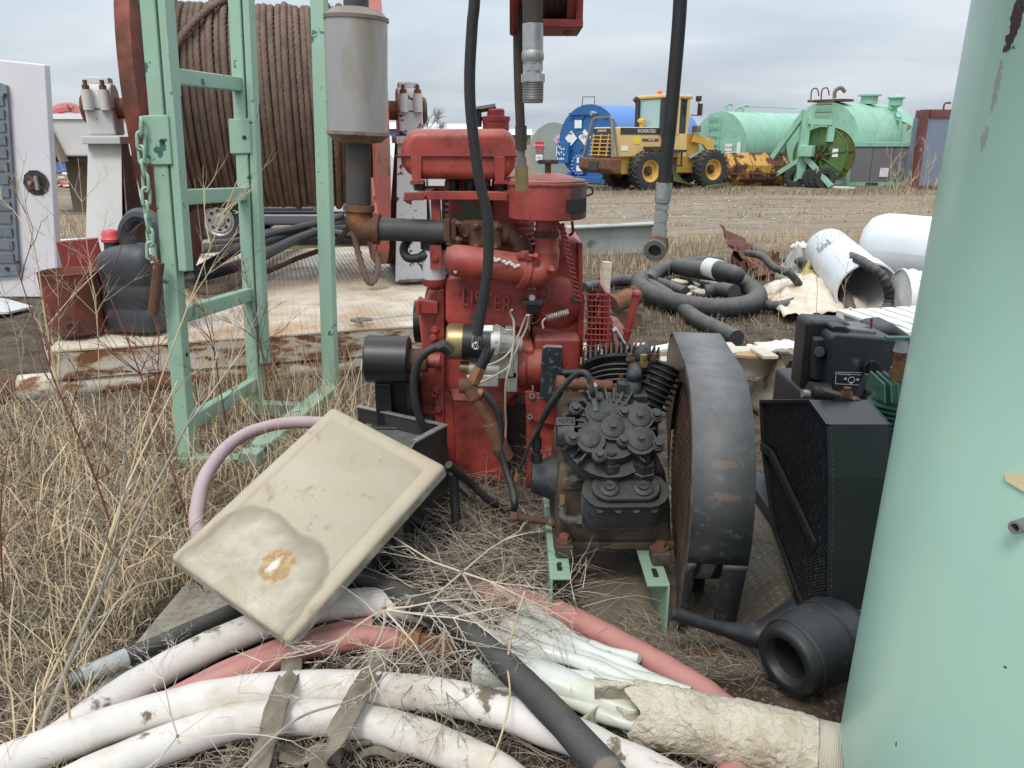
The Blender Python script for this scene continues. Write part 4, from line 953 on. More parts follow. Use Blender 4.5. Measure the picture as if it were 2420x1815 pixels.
def drum():
 mid = (AL + AR) / 2
 t = thing('cable_drum', 'huge steel drum wound with thick brown wire rope', 'cable drum', (mid.x, mid.y, AZ))
 MB().cyl(AL - AX * 0.16, AR + AX * 0.16, 0.085, None, 20).build('axle', 'rust', t)
 for (p, d) in ((AL, -1), (AR, 1)):
  MB().lathe([(0.12, 0), (0.12, 0.02), (0.10, 0.035), (0.001, 0.035)], p + AX * (0.125 * d), AX * d, 24).build('axle_cap', 'rust', t)
 # flanges: find where the left/right rope limits of the photo fall on the axle
 def along(u):
  lo, hi = -0.5, SPAN + 0.5
  for _ in range(40):
   m = (lo + hi) / 2
   if pj(AL + AX * m - AP * 0.6)[0] < u: lo = m
   else: hi = m
  return lo
 s0, s1 = along(378), along(872)
 r_f = 1.40
 for k, (s, m, d) in enumerate(((s0, 'red_rusty', -1), (s1, 'pink_paint', 1))):
  c = AL + AX * s
  fl = MB().lathe([(0.1, 0), (r_f - 0.01, 0), (r_f, 0.0), (r_f, 0.10), (r_f - 0.03, 0.10), (r_f - 0.03, 0.018), (0.1, 0.018)], c, AX * d, 72, False).build('flange', m, t, ang=30)
  for j in range(16):
   a = j * 2 * PI / 16 + 0.1
   dv = AP * math.cos(a) + EZ * math.sin(a)
   MB().bar(c + AX * (0.045 * d) + dv * 0.85, c + AX * (0.045 * d) + dv * (r_f - 0.035), 0.05, 0.045, AX).build('stiffener', m, fl)
  # pressed corrugation on the inside face, seen below the rope
  for j in range(40):
   a = -PI / 2 + (j - 19.5) * 0.045
   dv = AP * math.cos(a) + EZ * math.sin(a)
   MB().bar(c - AX * (0.012 * d) + dv * 0.9, c - AX * (0.012 * d) + dv * (r_f - 0.04), 0.03, 0.022, AX).build('rib', 'red_dull' if k == 0 else m, fl)
 r0 = 0.80; rr = 0.0252
 MB().cyl(AL + AX * s0, AL + AX * s1, r0 - 0.02, None, 48).build('barrel', 'rust_dark', t)
 # one wrap of six-strand rope, shared by all the wraps; axis = local z
 ns, nc = 420, 14
 vs = []; fs = []
 for i in range(ns):
  th = 2 * PI * i / ns
  for k in range(nc):
   ph = 2 * PI * k / nc
   q = rr * (1 + 0.3 * math.cos(6 * ph + 84 * th / 1.0))
   rad = r0 + rr + q * math.cos(ph)
   vs.append((rad * math.cos(th), rad * math.sin(th), q * math.sin(ph)))
 for i in range(ns):
  for k in range(nc):
   j, l = (i + 1) % ns, (k + 1) % nc
   fs.append((i * nc + k, j * nc + k, j * nc + l, i * nc + l))
 mb = MB(); mb.add(vs, fs)
 me = mb.mesh('rope_wrap', ang=180); me.materials.append(MATS['rope'])
 n = int((s1 - s0 - 0.02) / (2 * rr * 0.985))
 base = Matrix((AP, EZ, AX)).transposed()
 for i in range(n):
  s = s0 + 0.012 + rr + i * (s1 - s0 - 0.024 - 2 * rr) / (n - 1)
  big = 0.03 * (random.random() < 0.14) + random.uniform(-0.004, 0.006)
  M3 = base @ Matrix.Rotation(random.uniform(-0.012, 0.012), 3, 'X') @ Matrix.Rotation(random.uniform(-0.008, 0.008), 3, 'Y') @ Matrix.Rotation(random.uniform(0, 6.28), 3, 'Z')
  Mx = Matrix.Translation(AL + AX * s - mid) @ M3.to_4x4() @ Matrix.Diagonal((1 + big, 1 + big, 1, 1))
  share('rope_wrap', me, None, t, Mx)
 # loose turn crossing over the lay, and two hanging loops
 def rope(pts, name, k=60):
  pts = cat(pts, k); n_ = len(pts); m = MB(); nc = 12
  x, y, z = frame_from((pts[1] - pts[0])); ds = 0
  vs = []; fs = []
  for i, p in enumerate(pts):
   T = (pts[min(i + 1, n_ - 1)] - pts[max(i - 1, 0)]).normalized()
   if i:
    ds += (p - pts[i - 1]).length
    q = z.rotation_difference(T); x = q @ x; y = q @ y; z = T
   for kk in range(nc):
    ph = 2 * PI * kk / nc
    rad = rr * (1 + 0.26 * math.cos(6 * ph + ds * 105))
    vs.append(p + (x * math.cos(ph) + y * math.sin(ph)) * rad)
  for i in range(n_ - 1):
   for kk in range(nc):
    l = (kk + 1) % nc
    fs.append((i * nc + kk, i * nc + l, (i + 1) * nc + l, (i + 1) * nc + kk))
  m.add(vs, fs); return m.build(name, 'rope', t, ang=180)
 def surf(s, a, dr=0.06):   # point on the lay: s along the axle, a = angle from the near horizontal, upwards
  return AL + AX * s - AP * ((r0 + dr + rr) * math.cos(a)) + EZ * ((r0 + dr + rr) * math.sin(a))
 sp = s1 - s0
 rope([surf(s0 + 0.03, -0.3), surf(s0 + 0.05, 0.1, .065), surf(s0 + 0.12 * sp, 0.5, .075), surf(s0 + 0.25 * sp, 0.9, .075), surf(s0 + 0.36 * sp, 1.3, .07), surf(s0 + 0.40 * sp, 1.8, .06), surf(s0 + 0.40 * sp, 2.5, .05)], 'loose_turn', 50)
 a0 = AL + AX * (s1 - 0.04)
 rope([a0 - AP * 0.45 + EZ * -0.72, gy(838, 440, 6.8), gy(832, 520, 6.75), gy(850, 610, 6.75), gy(873, 668, 6.75), gy(892, 640, 6.8), gy(890, 560, 6.9), gy(880, 470, 7.0)], 'hanging_loop', 40)
 rope([gy(845, 470, 6.9), gy(830, 530, 7.4), gy(780, 580, 8.0), gy(700, 612, 8.0), gz(600, 655, 0.36), gz(500, 690, 0.36), gz(440, 670, 0.36)], 'hanging_loop', 30)
drum()
# ------------------------------------------------------------------ white plastic jugs, rusty pot and hoses on the deck
def jug():
 c = gz(338, 772, 0.334)
 t = thing('plastic_jug', 'black plastic jug with red screw cap standing on the white deck', 'jug', (c.x, c.y, 0.334), -0.25)
 w, d = 0.42, 0.32
 b = MB()
 sec = [(0.0, 1.0, 0), (0.05, 1.02, 0), (0.14, 1.0, 0), (0.15, 0.975, 0), (0.165, 0.975, 0), (0.18, 1.0, 0), (0.30, 1.0, 0), (0.31, 0.978, 0), (0.325, 0.978, 0), (0.34, 1.0, 0), (0.46, 0.98, 0), (0.52, 0.9, 0.0), (0.56, 0.68, 0.03), (0.58, 0.3, 0.06)]
 n = 28; vs = []; fs = []
 for (h, k, off) in sec:
  for i in range(n):
   a = 2 * PI * i / n
   ca, sa = math.cos(a), math.sin(a)
   e = 0.45
   vs.append((off + w / 2 * k * math.copysign(abs(ca) ** e, ca), d / 2 * k * math.copysign(abs(sa) ** e, sa), h))
 for q in range(len(sec) - 1):
  for i in range(n):
   j = (i + 1) % n; fs.append((q * n + i, q * n + j, (q + 1) * n + j, (q + 1) * n + i))
 fs.append(tuple(range(n - 1, -1, -1))); fs.append(tuple((len(sec) - 1) * n + i for i in range(n)))
 b.add(vs, fs); b.build('body', 'plastic_grey', t, local=True, ang=50)
 MB().tube(cat([(0.0, 0, 0.52), (-0.02, 0, 0.66), (0.08, 0, 0.76), (0.2, 0, 0.74), (0.26, 0, 0.6), (0.22, 0, 0.46)], 6), [0.055] * 31, 10).build('handle', 'plastic_grey', t, local=True)
 nk = MB().cyl((-0.15, 0, 0.50), (-0.15, 0, 0.585), 0.055, 0.05).build('neck', 'plastic_grey', t, local=True)
 MB().lathe([(0.062, 0), (0.066, 0.02), (0.058, 0.03), (0.056, 0.055), (0.045, 0.075), (0.02, 0.085), (0.001, 0.086)], (-0.15, 0, 0.585), (0, 0, 1), 16).build('cap', 'cap_red', t, local=True)
 MB().box((0.235, -0.05, 0.52), (0.01, 0.12, 0.1)).build('sticker', 'placard_white', t, local=True)
jug()
c = gz(185, 782, 0.334)
t = thing('rusty_pot', 'open rusty red steel pot with a drain hole on the deck corner', 'pot', (c.x, c.y, 0.334))
MB().lathe([(0.001, 0.004), (0.17, 0.0), (0.175, 0.02), (0.18, 0.40), (0.187, 0.41), (0.18, 0.415), (0.172, 0.40), (0.166, 0.03), (0.001, 0.03)], (c.x, c.y, 0.334), (0, 0, 1), 32, False).build('shell', 'red_rusty', t)
MB().ringcyl((c.x + 0.06, c.y - 0.18, 0.40), (c.x + 0.06, c.y - 0.155, 0.40), 0.045, 0.028).build('drain_ring', 'red_rusty', t)
c2 = gz(218, 742, 0.334)
t = thing('steel_bracket', 'flat maroon steel bracket standing against the white pedestal leg', 'bracket', (c2.x, c2.y, 0.334))
MB().box((c2.x, c2.y, 0.334 + 0.28), (0.27, 0.05, 0.55), rotz(0.3) @ Matrix.Rotation(-0.06, 3, 'Y')).build('plate', 'red_dull', t, bevel=0.008)
MB().box((c2.x + 0.15, c2.y + 0.02, 0.334 + 0.13), (0.05, 0.14, 0.25), rotz(0.3)).build('rib', 'red_dull', t, bevel=0.006)
# black hydraulic hoses heaped at the back of the deck
HG = [([(455, 655), (520, 640), (600, 615), (690, 570), (760, 545), (815, 540)], 0.42, 0.055),
 ([(470, 640), (540, 600), (620, 560), (700, 540), (780, 520), (830, 500)], 0.50, 0.05),
 ([(480, 590), (540, 585), (600, 580), (680, 555), (740, 545), (850, 560)], 0.44, 0.045),
 ([(500, 575), (560, 570), (640, 548), (720, 545), (800, 550), (900, 575)], 0.40, 0.045)]
for k, (pts, z, r) in enumerate(HG):
 P3_ = [gz(u, v, z if 0 < i < len(pts) - 1 else 0.334 + r) for i, (u, v) in enumerate(pts)]
 o = thing('hydraulic_hose', 'thick black hydraulic hose in the heap behind the ladder on the deck', 'hose', P3_[0], 0, 'black hoses heaped on the deck')
 MB().tube(cat(P3_, 8), r, 10).build('hose', 'black_rubber', o)
 d = (P3_[0] - P3_[1]).normalized()
 MB().cyl(P3_[0], P3_[0] + d * 0.12, r * 1.15, None, 14).cyl(P3_[0] + d * 0.12, P3_[0] + d * 0.17, r * 0.9, None, 6).build('fitting', 'zinc_dark', o)
# thin sling with hook lying on the deck
p = [gz(855, 762, 0.34), gz(880, 755, 0.34), gz(940, 747, 0.34), gz(985, 743, 0.34)]
t = thing('wire_sling', 'thin wire sling with a hook eye lying on the white deck', 'wire sling', p[1])
MB().tube(p[1:], 0.005, 6).build('wire', 'zinc', t)
MB().tube(cat([p[1], p[1] + V((-0.06, -0.03, 0)), p[1] + V((-0.15, -0.02, 0)), p[0], p[1] + V((-0.12, 0.03, 0)), p[1] + V((-0.05, 0.02, 0)), p[1]], 5), 0.01, 6).build('hook', 'zinc_dark', t)
# ------------------------------------------------------------------ mint green boarding ladder
def ladder():
 F1, F2, B, F3 = gz(446, 1112), gz(607, 978), gz(600, 1112), gz(783, 950)
 T1, T2, T3 = gx(352, -60, F1.x), gx(556, -60, F2.x), gx(752, -60, F3.x)
 t = thing('steel_ladder', 'mint green welded steel boarding ladder with chipped paint and hanging chain', 'ladder', (F1.x, F1.y, 0))
 rd = (F2 - F1).normalized(); rd.z = 0                 # rung direction
 nd = V((rd.y, -rd.x, 0))                               # to the right
 def rail(a, b, w=0.078, nm='rail'):
  return MB().bar(a, b, w, w, rd).build(nm, 'mint', t, bevel=0.008)
 up1 = (T1 - F1).normalized(); up2 = (T2 - F2).normalized(); up3 = (T3 - F3).normalized()
 J1 = line_at_v(F1, T1, 392); J2 = line_at_v(F2, T2, 365)
 rail(F1, T1, 0.074); rail(F2, T2, 0.074); rail(F3 + V((0, 0, 0.0)), T3, 0.085, 'post')
 # outer sleeves and the sliding channel beside each rail
 for (a, b, va, vb, up, ve) in ((F1, T1, 392, 276, up1, 640), (F2, T2, 366, 284, up2, 858)):
  s0, s1 = line_at_v(a, b, va), line_at_v(a, b, vb)
  s = MB().bar(s0, s1, 0.125, 0.10, rd).build('sleeve', 'mint', t, bevel=0.006)
  mc = (s0 + s1) / 2 + rd * -0.052 + nd * 0.03
  MB().cyl(mc, mc - rd * 0.004, 0.012, None, 12).build('hole', 'ink', s)
  e0 = line_at_v(a, b, ve)
  off = nd * 0.068 + rd * 0.0
  MB().bar(e0 + off, b + off, 0.042, 0.07, rd).build('channel', 'mint', t, bevel=0.005)
  MB().bar(s1 + off * 1.2 + up * 0.1, b + off * 1.2, 0.012, 0.085, rd).build('slide_strip', 'mint', t)
 for (u0, v0, u1, v1) in ((402, 176, 568, 200), (422, 468, 580, 458), (445, 748, 592, 694), (462, 1004, 602, 905)):
  a = line_at_v(F1, T1, v0); b = line_at_v(F2, T2, v1)
  MB().bar(a, b, 0.055, 0.075, EZ).build('rung', 'mint', t, bevel=0.007)
 h = V((0, 0, 0.042))
 MB().bar(F1 + h + (F1 - B).normalized() * 0.05, B + h, 0.07, 0.08).build('base_bar', 'mint', t, bevel=0.007)
 E2 = gz(760, 985); E2 = F2 + (E2 - F2) * 1.0
 d3 = (F3 - B)
 k3 = B + d3 * max(0.0, min(1.0, (F2 - B).dot(d3) / d3.length_squared))
 MB().bar(F2 + h, k3 + h, 0.07, 0.08).build('base_bar', 'mint', t, bevel=0.007)
 MB().bar(B + h * 1.35 - d3.normalized() * 0.04, F3 + h * 1.35, 0.105, 0.115).build('base_bar', 'mint', t, bevel=0.009)
 # pin holes
 for v in (838, 560):
  p = line_at_v(F1, T1, v) + nd * 0.036 - rd * 0.0
  MB().cyl(p, p + nd * 0.004, 0.011, None, 10).build('hole', 'ink', t)
 # chain with locking pin
 cpts = [line_at_v(F1, T1, v) - nd * 0.06 - rd * 0.065 for v in (300, 360, 430, 500, 560, 605)]
 cpts = [p + V((0.004 * ((-1) ** i), -0.01, 0)) for i, p in enumerate(cpts)]
 path = cat(cpts, 12)
 L = 0.0; pos = []; step = 0.062; nxt = 0
 for i in range(1, len(path)):
  seg = (path[i] - path[i - 1]).length
  while nxt <= L + seg:
   f = (nxt - L) / seg; pos.append((path[i - 1].lerp(path[i], f), (path[i] - path[i - 1]).normalized())); nxt += step
  L += seg
 loop = []
 for i in range(14):
  a = 2 * PI * i / 14
  loop.append(V((0.017 * math.cos(a), 0, 0.017 * math.sin(a) + (0.023 if math.sin(a) > 0 else -0.023))))
 lm = MB(); m_ = len(loop); vs = []; fs = []
 for i in range(m_):
  T = (loop[(i + 1) % m_] - loop[i - 1]).normalized(); N = T.cross(V((0, 1, 0)))
  for k in range(8):
   a = 2 * PI * k / 8; vs.append(loop[i] + (N * math.cos(a) + V((0, 1, 0)) * math.sin(a)) * 0.0075)
 for i in range(m_):
  for k in range(8):
   j, l = (i + 1) % m_, (k + 1) % 8; fs.append((i * 8 + k, j * 8 + k, j * 8 + l, i * 8 + l))
 lm.add(vs, fs); lme = lm.mesh('chain_link', ang=180); lme.materials.append(MATS['mint'])
 for i, (p, d) in enumerate(pos):
  q = d.to_track_quat('Z', 'Y')
  M3 = q.to_matrix() @ Matrix.Rotation(0.5 + (PI / 2 if i % 2 else 0), 3, 'Z')
  share('chain_link', lme, None, t, Matrix.Translation(p - V((F1.x, F1.y, 0))) @ M3.to_4x4())
 e = pos[-1][0]
 p0 = e + V((0.0, -0.02, -0.02)); p1 = p0 + V((0.05, -0.02, -0.03)); p2 = p1 + V((-0.05, -0.03, -0.24))
 MB().tube([p0, p1], 0.009, 8).build('pin_hook', 'rust', t)
 MB().cyl(p1, p2, 0.024, None, 12).build('locking_pin', 'rust_flake', t)
ladder()
# ------------------------------------------------------------------ white steel housing at the left edge
def housing():
 y0 = 8.05
 br = gy(140, 703, y0); tr = gy(106, 152, y0 + 0.25)
 lx = -8.2
 t = thing('white_housing', 'white painted steel housing with a louvred vent at the edge of the yard', 'housing', (br.x - 1, y0, -0.03))
 bl = V((lx, y0, br.z)); tl = V((lx, y0 + 0.25, tr.z + 0.35))
 MB().plate([bl, br, tr, tl], V((0, 0.10, 0))).build('wall', 'white_clean', t, bevel=0.015)
 MB().bx(lx, br.x - 0.9, y0 + 0.12, y0 + 0.6, -0.03, br.z + 0.3).build('base', 'brown_steel', t)
 fo = lambda u, v, dy=0: gy(u, v, y0 - 0.012 + 0.25 * max(0, (703 - v) / 551) + dy)
 v_ = MB()
 v_.plate([fo(-90, 165), fo(20, 202), fo(50, 648), fo(-90, 660)], V((0, -0.035, 0)))
 vo = v_.build('vent_frame', 'steel_vent', t)
 for k in range(13):
  v0 = 235 + k * 31
  q0, q1 = fo(-85, v0, -0.045), fo(6 + (v0 - 200) * 0.065, v0 + 4, -0.045)
  MB().bar(q0, q1, 0.02, 0.09, EZ).build('louvre', 'steel_vent', vo)
 for (u, v) in ((12, 225), (26, 425), (43, 620), (16, 635)):
  MB().cyl(fo(u, v, -0.036), fo(u, v, -0.055), 0.02, None, 8).build('bolt', 'dark_steel', vo)
 # latch recess
 c = fo(85, 432)
 r = MB().prism([(0.13 * math.cos(a) * (1 + 0.06 * math.sin(5 * a)), 0.13 * math.sin(a)) for a in [i * PI / 5 for i in range(10)]], c + V((0, -0.006, 0)), (1, 0, 0), (0, 0, 1), (0, 1, 0), 0.01).build('latch_plate', 'dark_steel', t)
 MB().box(c + V((-0.02, -0.01, 0.0)), (0.11, 0.02, 0.13)).build('latch_recess', 'red_rusty', r)
 MB().box(c + V((0.03, -0.03, 0.0)), (0.03, 0.04, 0.14)).build('latch_handle', 'zinc', r)
 MB().cyl(c + V((-0.04, -0.02, 0)), c + V((-0.04, -0.05, 0)), 0.02, None, 8).build('latch_pin', 'zinc', r)
housing()
# small things lying past the housing
p0 = gz(0, 738)
o = MB().plate([gz(-40, 700, 0.02), gz(22, 712, 0.03), gz(78, 728, 0.015), gz(20, 742, 0.01), gz(-40, 745, 0.02)], V((0, 0, 0.02))).build('white_sheeting', 'plastic_white')
tag(o, 'white sheet panel lying flat on the ground in front of the housing', 'panel')
q = gy(160, 600, 9.6)
t = thing('white_trough', 'white topped grey trough beside the pedestal leg', 'trough', (q.x, 9.6, -0.03))
MB().box((q.x + 0.25, 9.8, 0.14), (1.1, 0.5, 0.34)).build('body', 'galv_grey', t)
MB().box((q.x + 0.25, 9.75, 0.34), (1.2, 0.7, 0.05), Matrix.Rotation(-0.05, 3, 'Y')).build('top', 'plastic_white', t)
for k in (0, 0.22):
 MB().cyl((q.x + 0.1 + k, 9.54, 0.14), (q.x + 0.1 + k, 9.548, 0.14), 0.06, None, 14).build('hole', 'ink', t)
# white trailer far left with rusty fitting, blue tarpaulin bundle and rubble
a0 = gy(118, 372, 17); a1 = gy(300, 272, 17)
t = thing('white_trailer', 'white box trailer seen between the housing and the pedestal', 'trailer', ((a0.x + a1.x) / 2, 17, -0.03))
MB().bx(a0.x - 1.0, a1.x + 2.0, 17, 19.4, a0.z + 0.02, a1.z - 0.08).build('box', 'far_white', t, bevel=0.04)
MB().bx(a0.x - 1.05, a1.x + 2.05, 16.95, 19.45, a1.z - 0.08, a1.z + 0.03).build('roof', 'placard_white', t)
MB().bx(a0.x - 0.9, a1.x + 1.9, 17.1, 19.3, a0.z - 0.1, a0.z + 0.02).build('frame', 'dark_steel', t)
MB().bx(a0.x - 0.2, a1.x + 1.4, 17.9, 19.0, -0.03, a0.z - 0.1).build('plinth', 'far_brown', t)
MB().bar((a0.x + 0.05, 16.9, a1.z - 0.1), (a0.x + 0.35, 16.9, a0.z - 0.1), 0.14, 0.12).build('corner_post', 'far_brown', t)
q = gy(128, 268, 16.9)
o = MB().tube(cat([q + V((-0.3, 0.4, -0.06)), q + V((-0.1, 0.4, 0.1)), q + V((0.2, 0.4, 0.12)), q + V((0.35, 0.4, -0.02)), q + V((0.6, 0.4, 0.0)), q + V((0.62, 0.4, 0.22))], 5), 0.1, 8).build('roof_fitting', 'pink_paint', t)
q = gz(165, 408)
def crumple(name, m, c, sx, sy, sz, seed, n=16, label=None, cat_=None, group=None, amp=0.5, freq=3.0, fold=0.0):
 c = V(c)
 def fn(s, r):
  a = 2 * PI * s; k = r
  x = sx * k * math.cos(a); y = sy * k * math.sin(a)
  h = sz * (1 - k ** 2.2) ** 1.0 if k < 1 else 0
  nn = mnoise.noise(V((x * freq / sx + seed, y * freq / sy, seed * 1.7))) + 0.5 * abs(mnoise.noise(V((x * freq * 2.3 / sx, y * freq * 2.3 / sy + seed, 0))))
  sc = 1 + 0.25 * mnoise.noise(V((3 * math.cos(a), 3 * math.sin(a), seed)))
  return c + V((x * sc, y * sc, max(0.004, h * (0.7 + amp * nn) + fold * sz * (nn * (1 - k)))))
 m_ = MB().grid(fn, n * 2, n)
 o = m_.build(name, m, solid=0.004, ang=25 if fold else 60)
 if label: tag(o, label, cat_, group)
 return o
crumple('tarp_bundle', 'blue_tarp', q, 0.9, 0.6, 0.85, 3.1, 12, 'crumpled dark blue tarpaulin bundle lying past the white housing', 'tarpaulin', amp=0.8)
for k in range(16):
 q = gz(random.uniform(128, 225), random.uniform(412, 448))
 s = random.uniform(0.12, 0.4)
 o = MB().box(q + V((0, 0, s * 0.15)), (s * 1.4, s, s * 0.35), rotz(random.uniform(0, 3)) @ Matrix.Rotation(random.uniform(-.3, .3), 3, 'Y')).build('rubble', random.choice(['far_white', 'plastic_white', 'tarp', 'pink_paint']), bevel=0.02)
 tag(o, 'pale broken scrap piece in the rubble beyond the white housing', 'rubble', 'rubble beyond the housing')
# ------------------------------------------------------------------ pickup behind the drum
def truck():
 y = 12.0
 wc = gy(516, 528, y)
 t = thing('pickup_truck', 'white pickup with grey ribbed lower cladding parked behind the cable drum', 'truck', (wc.x + 2, y, -0.03))
 for x in (wc.x, wc.x + 3.25):
  for yy, dd in ((y, 1), (y + 1.5, 1)):
   tb = MB(); w = 0.26; r = 0.40; rim = 0.235
   tb.lathe([(rim, 0.03), (r * 0.8, 0.0), (r * 0.95, 0.03), (r, 0.06), (r, w - 0.06), (r * 0.95, w - 0.03), (r * 0.8, w), (rim, w - 0.03)], (x, yy, 0.38), (0, 1, 0), 40, False)
   for k in range(36):
    a = 2 * PI * k / 36
    M = Matrix.Rotation(-a, 3, 'Y')
    tb.box(V((x, yy + 0.13, 0.38)) + M @ V((r, 0, 0)), (0.02, 0.24, 0.035), M)
   ty = tb.build('tyre', 'tyre', t)
   MB().lathe([(rim + 0.01, 0.02), (rim, 0.04), (rim - 0.035, 0.06), (rim - 0.05, 0.035), (0.10, 0.05), (0.085, 0.02), (0.001, 0.02)], (x, yy, 0.38), (0, 1, 0), 36, False).build('rim', 'alu', t)
   if yy == y and x == wc.x:
    for k in range(8):
     a = 2 * PI * k / 8
     MB().box((x + 0.145 * math.cos(a), yy + 0.037, 0.38 + 0.145 * math.sin(a)), (0.035, 0.01, 0.05), Matrix.Rotation(-a, 3, 'Y')).build('rim_slot', 'ink', t)
    s = 'DYNAPRO ATM'
    lt = MB()
    for k, ch in enumerate(s):
     if ch == ' ': continue
     a = R(155 - k * 13.0)
     d = V((math.cos(a), 0, math.sin(a)))
     text_mb(lt, ch, V((x, yy + 0.003, 0.38)) + d * 0.315, V((math.sin(a), 0, -math.cos(a))), d, 0.085, 0.008)
    lt.build('lettering', 'ink_white', ty, ang=0)
 X0 = wc.x - 1.15
 MB().prism([(0, 0.60), (0.65, 0.60), (0.75, 0.86), (0.95, 0.97), (1.35, 0.97), (1.55, 0.86), (1.65, 0.60), (2.2, 0.60), (2.2, 1.22), (0, 1.22)], (X0, y - 0.02, 0), (1, 0, 0), (0, 0, 1), (0, 1, 0), 1.76).build('bed', 'truck_white', t, bevel=0.02)
 MB().prism([(2.22, 0.50), (3.85, 0.50), (3.98, 0.86), (4.15, 0.96), (4.6, 0.96), (4.8, 0.80), (4.88, 0.5), (5.3, 0.5), (5.35, 1.0), (5.1, 1.14), (4.0, 1.22), (3.5, 1.72), (2.3, 1.74), (2.22, 1.2)], (X0, y - 0.02, 0), (1, 0, 0), (0, 0, 1), (0, 1, 0), 1.76).build('cab', 'truck_white', t, bevel=0.03)
 MB().prism([(2.42, 1.22), (3.75, 1.22), (3.42, 1.64), (2.45, 1.66)], (X0, y - 0.032, 0), (1, 0, 0), (0, 0, 1), (0, 1, 0), 0.01).build('side_window', 'dark_glass', t)
 c1 = X0 + 1.68
 MB().bx(c1, c1 + 1.02, y - 0.05, y - 0.021, 0.50, 0.80).build('cladding', 'truck_grey', t, bevel=0.01)
 for k in range(3):
  MB().bx(c1 + 0.06, c1 + 0.95, y - 0.068, y - 0.048, 0.55 + k * 0.075, 0.585 + k * 0.075).build('cladding_rib', 'truck_grey', t, bevel=0.008)
 MB().bx(X0 + 1.68, X0 + 3.85, y - 0.06, y + 0.3, 0.31, 0.485).build('running_board', 'truck_grey', t, bevel=0.04)
 MB().bx(X0 + 0.2, X0 + 5.1, y + 0.3, y + 1.4, 0.3, 0.55).build('chassis', 'dark_steel', t)
 for k in range(60):
  pass
truck()
# low scrap behind the deck on the right, seen between pedestal and engine
q = gz(1010, 620)
t = thing('white_locker', 'white speckled steel locker standing between pedestal and red engine', 'locker', (q.x, q.y, -0.03), 0.1)
MB().box((0, 0.25, 0.62), (0.62, 0.5, 1.2)).build('body', 'white_rust', t, local=True, bevel=0.01)
MB().box((0, -0.006, 0.62), (0.56, 0.012, 1.1)).build('door', 'white_clean', t, local=True, bevel=0.004)
MB().box((0.2, -0.02, 0.65), (0.02, 0.02, 0.14)).build('handle', 'zinc', t, local=True)
# ================================================================== the red diesel engine
YE = 3.2
def E_(u, v, y=YE): return gy(u, v, y)
def eb(u0, v0, u1, v1, y0=YE, y1=None, dy=0.3, mb=None):
 """box whose front face (plane y0) fills the photo rectangle"""
 y1 = y0 + dy if y1 is None else y1
 um, vm_ = (u0 + u1) / 2, (v0 + v1) / 2
 return (mb or MB()).bx(gy(u0, vm_, y0).x, gy(u1, vm_, y0).x, y0, y1, gy(um, v1, y0).z, gy(um, v0, y0).z)
def epoly(pts, y0, dy, mb=None):
 """outline traced on plane y0, extruded backwards"""
 return (mb or MB()).plate([gy(u, v, y0) for u, v in pts], V((0, dy, 0)))
def hexbolt(mb, p, d, r, h=None):
 d = V(d).normalized(); h = h or r * 0.9
 mb.cyl(V(p), V(p) + d * (h * 0.35), r * 1.45, None, 12); mb.cyl(V(p) + d * (h * 0.3), V(p) + d * h * 1.2, r, None, 6); return mb
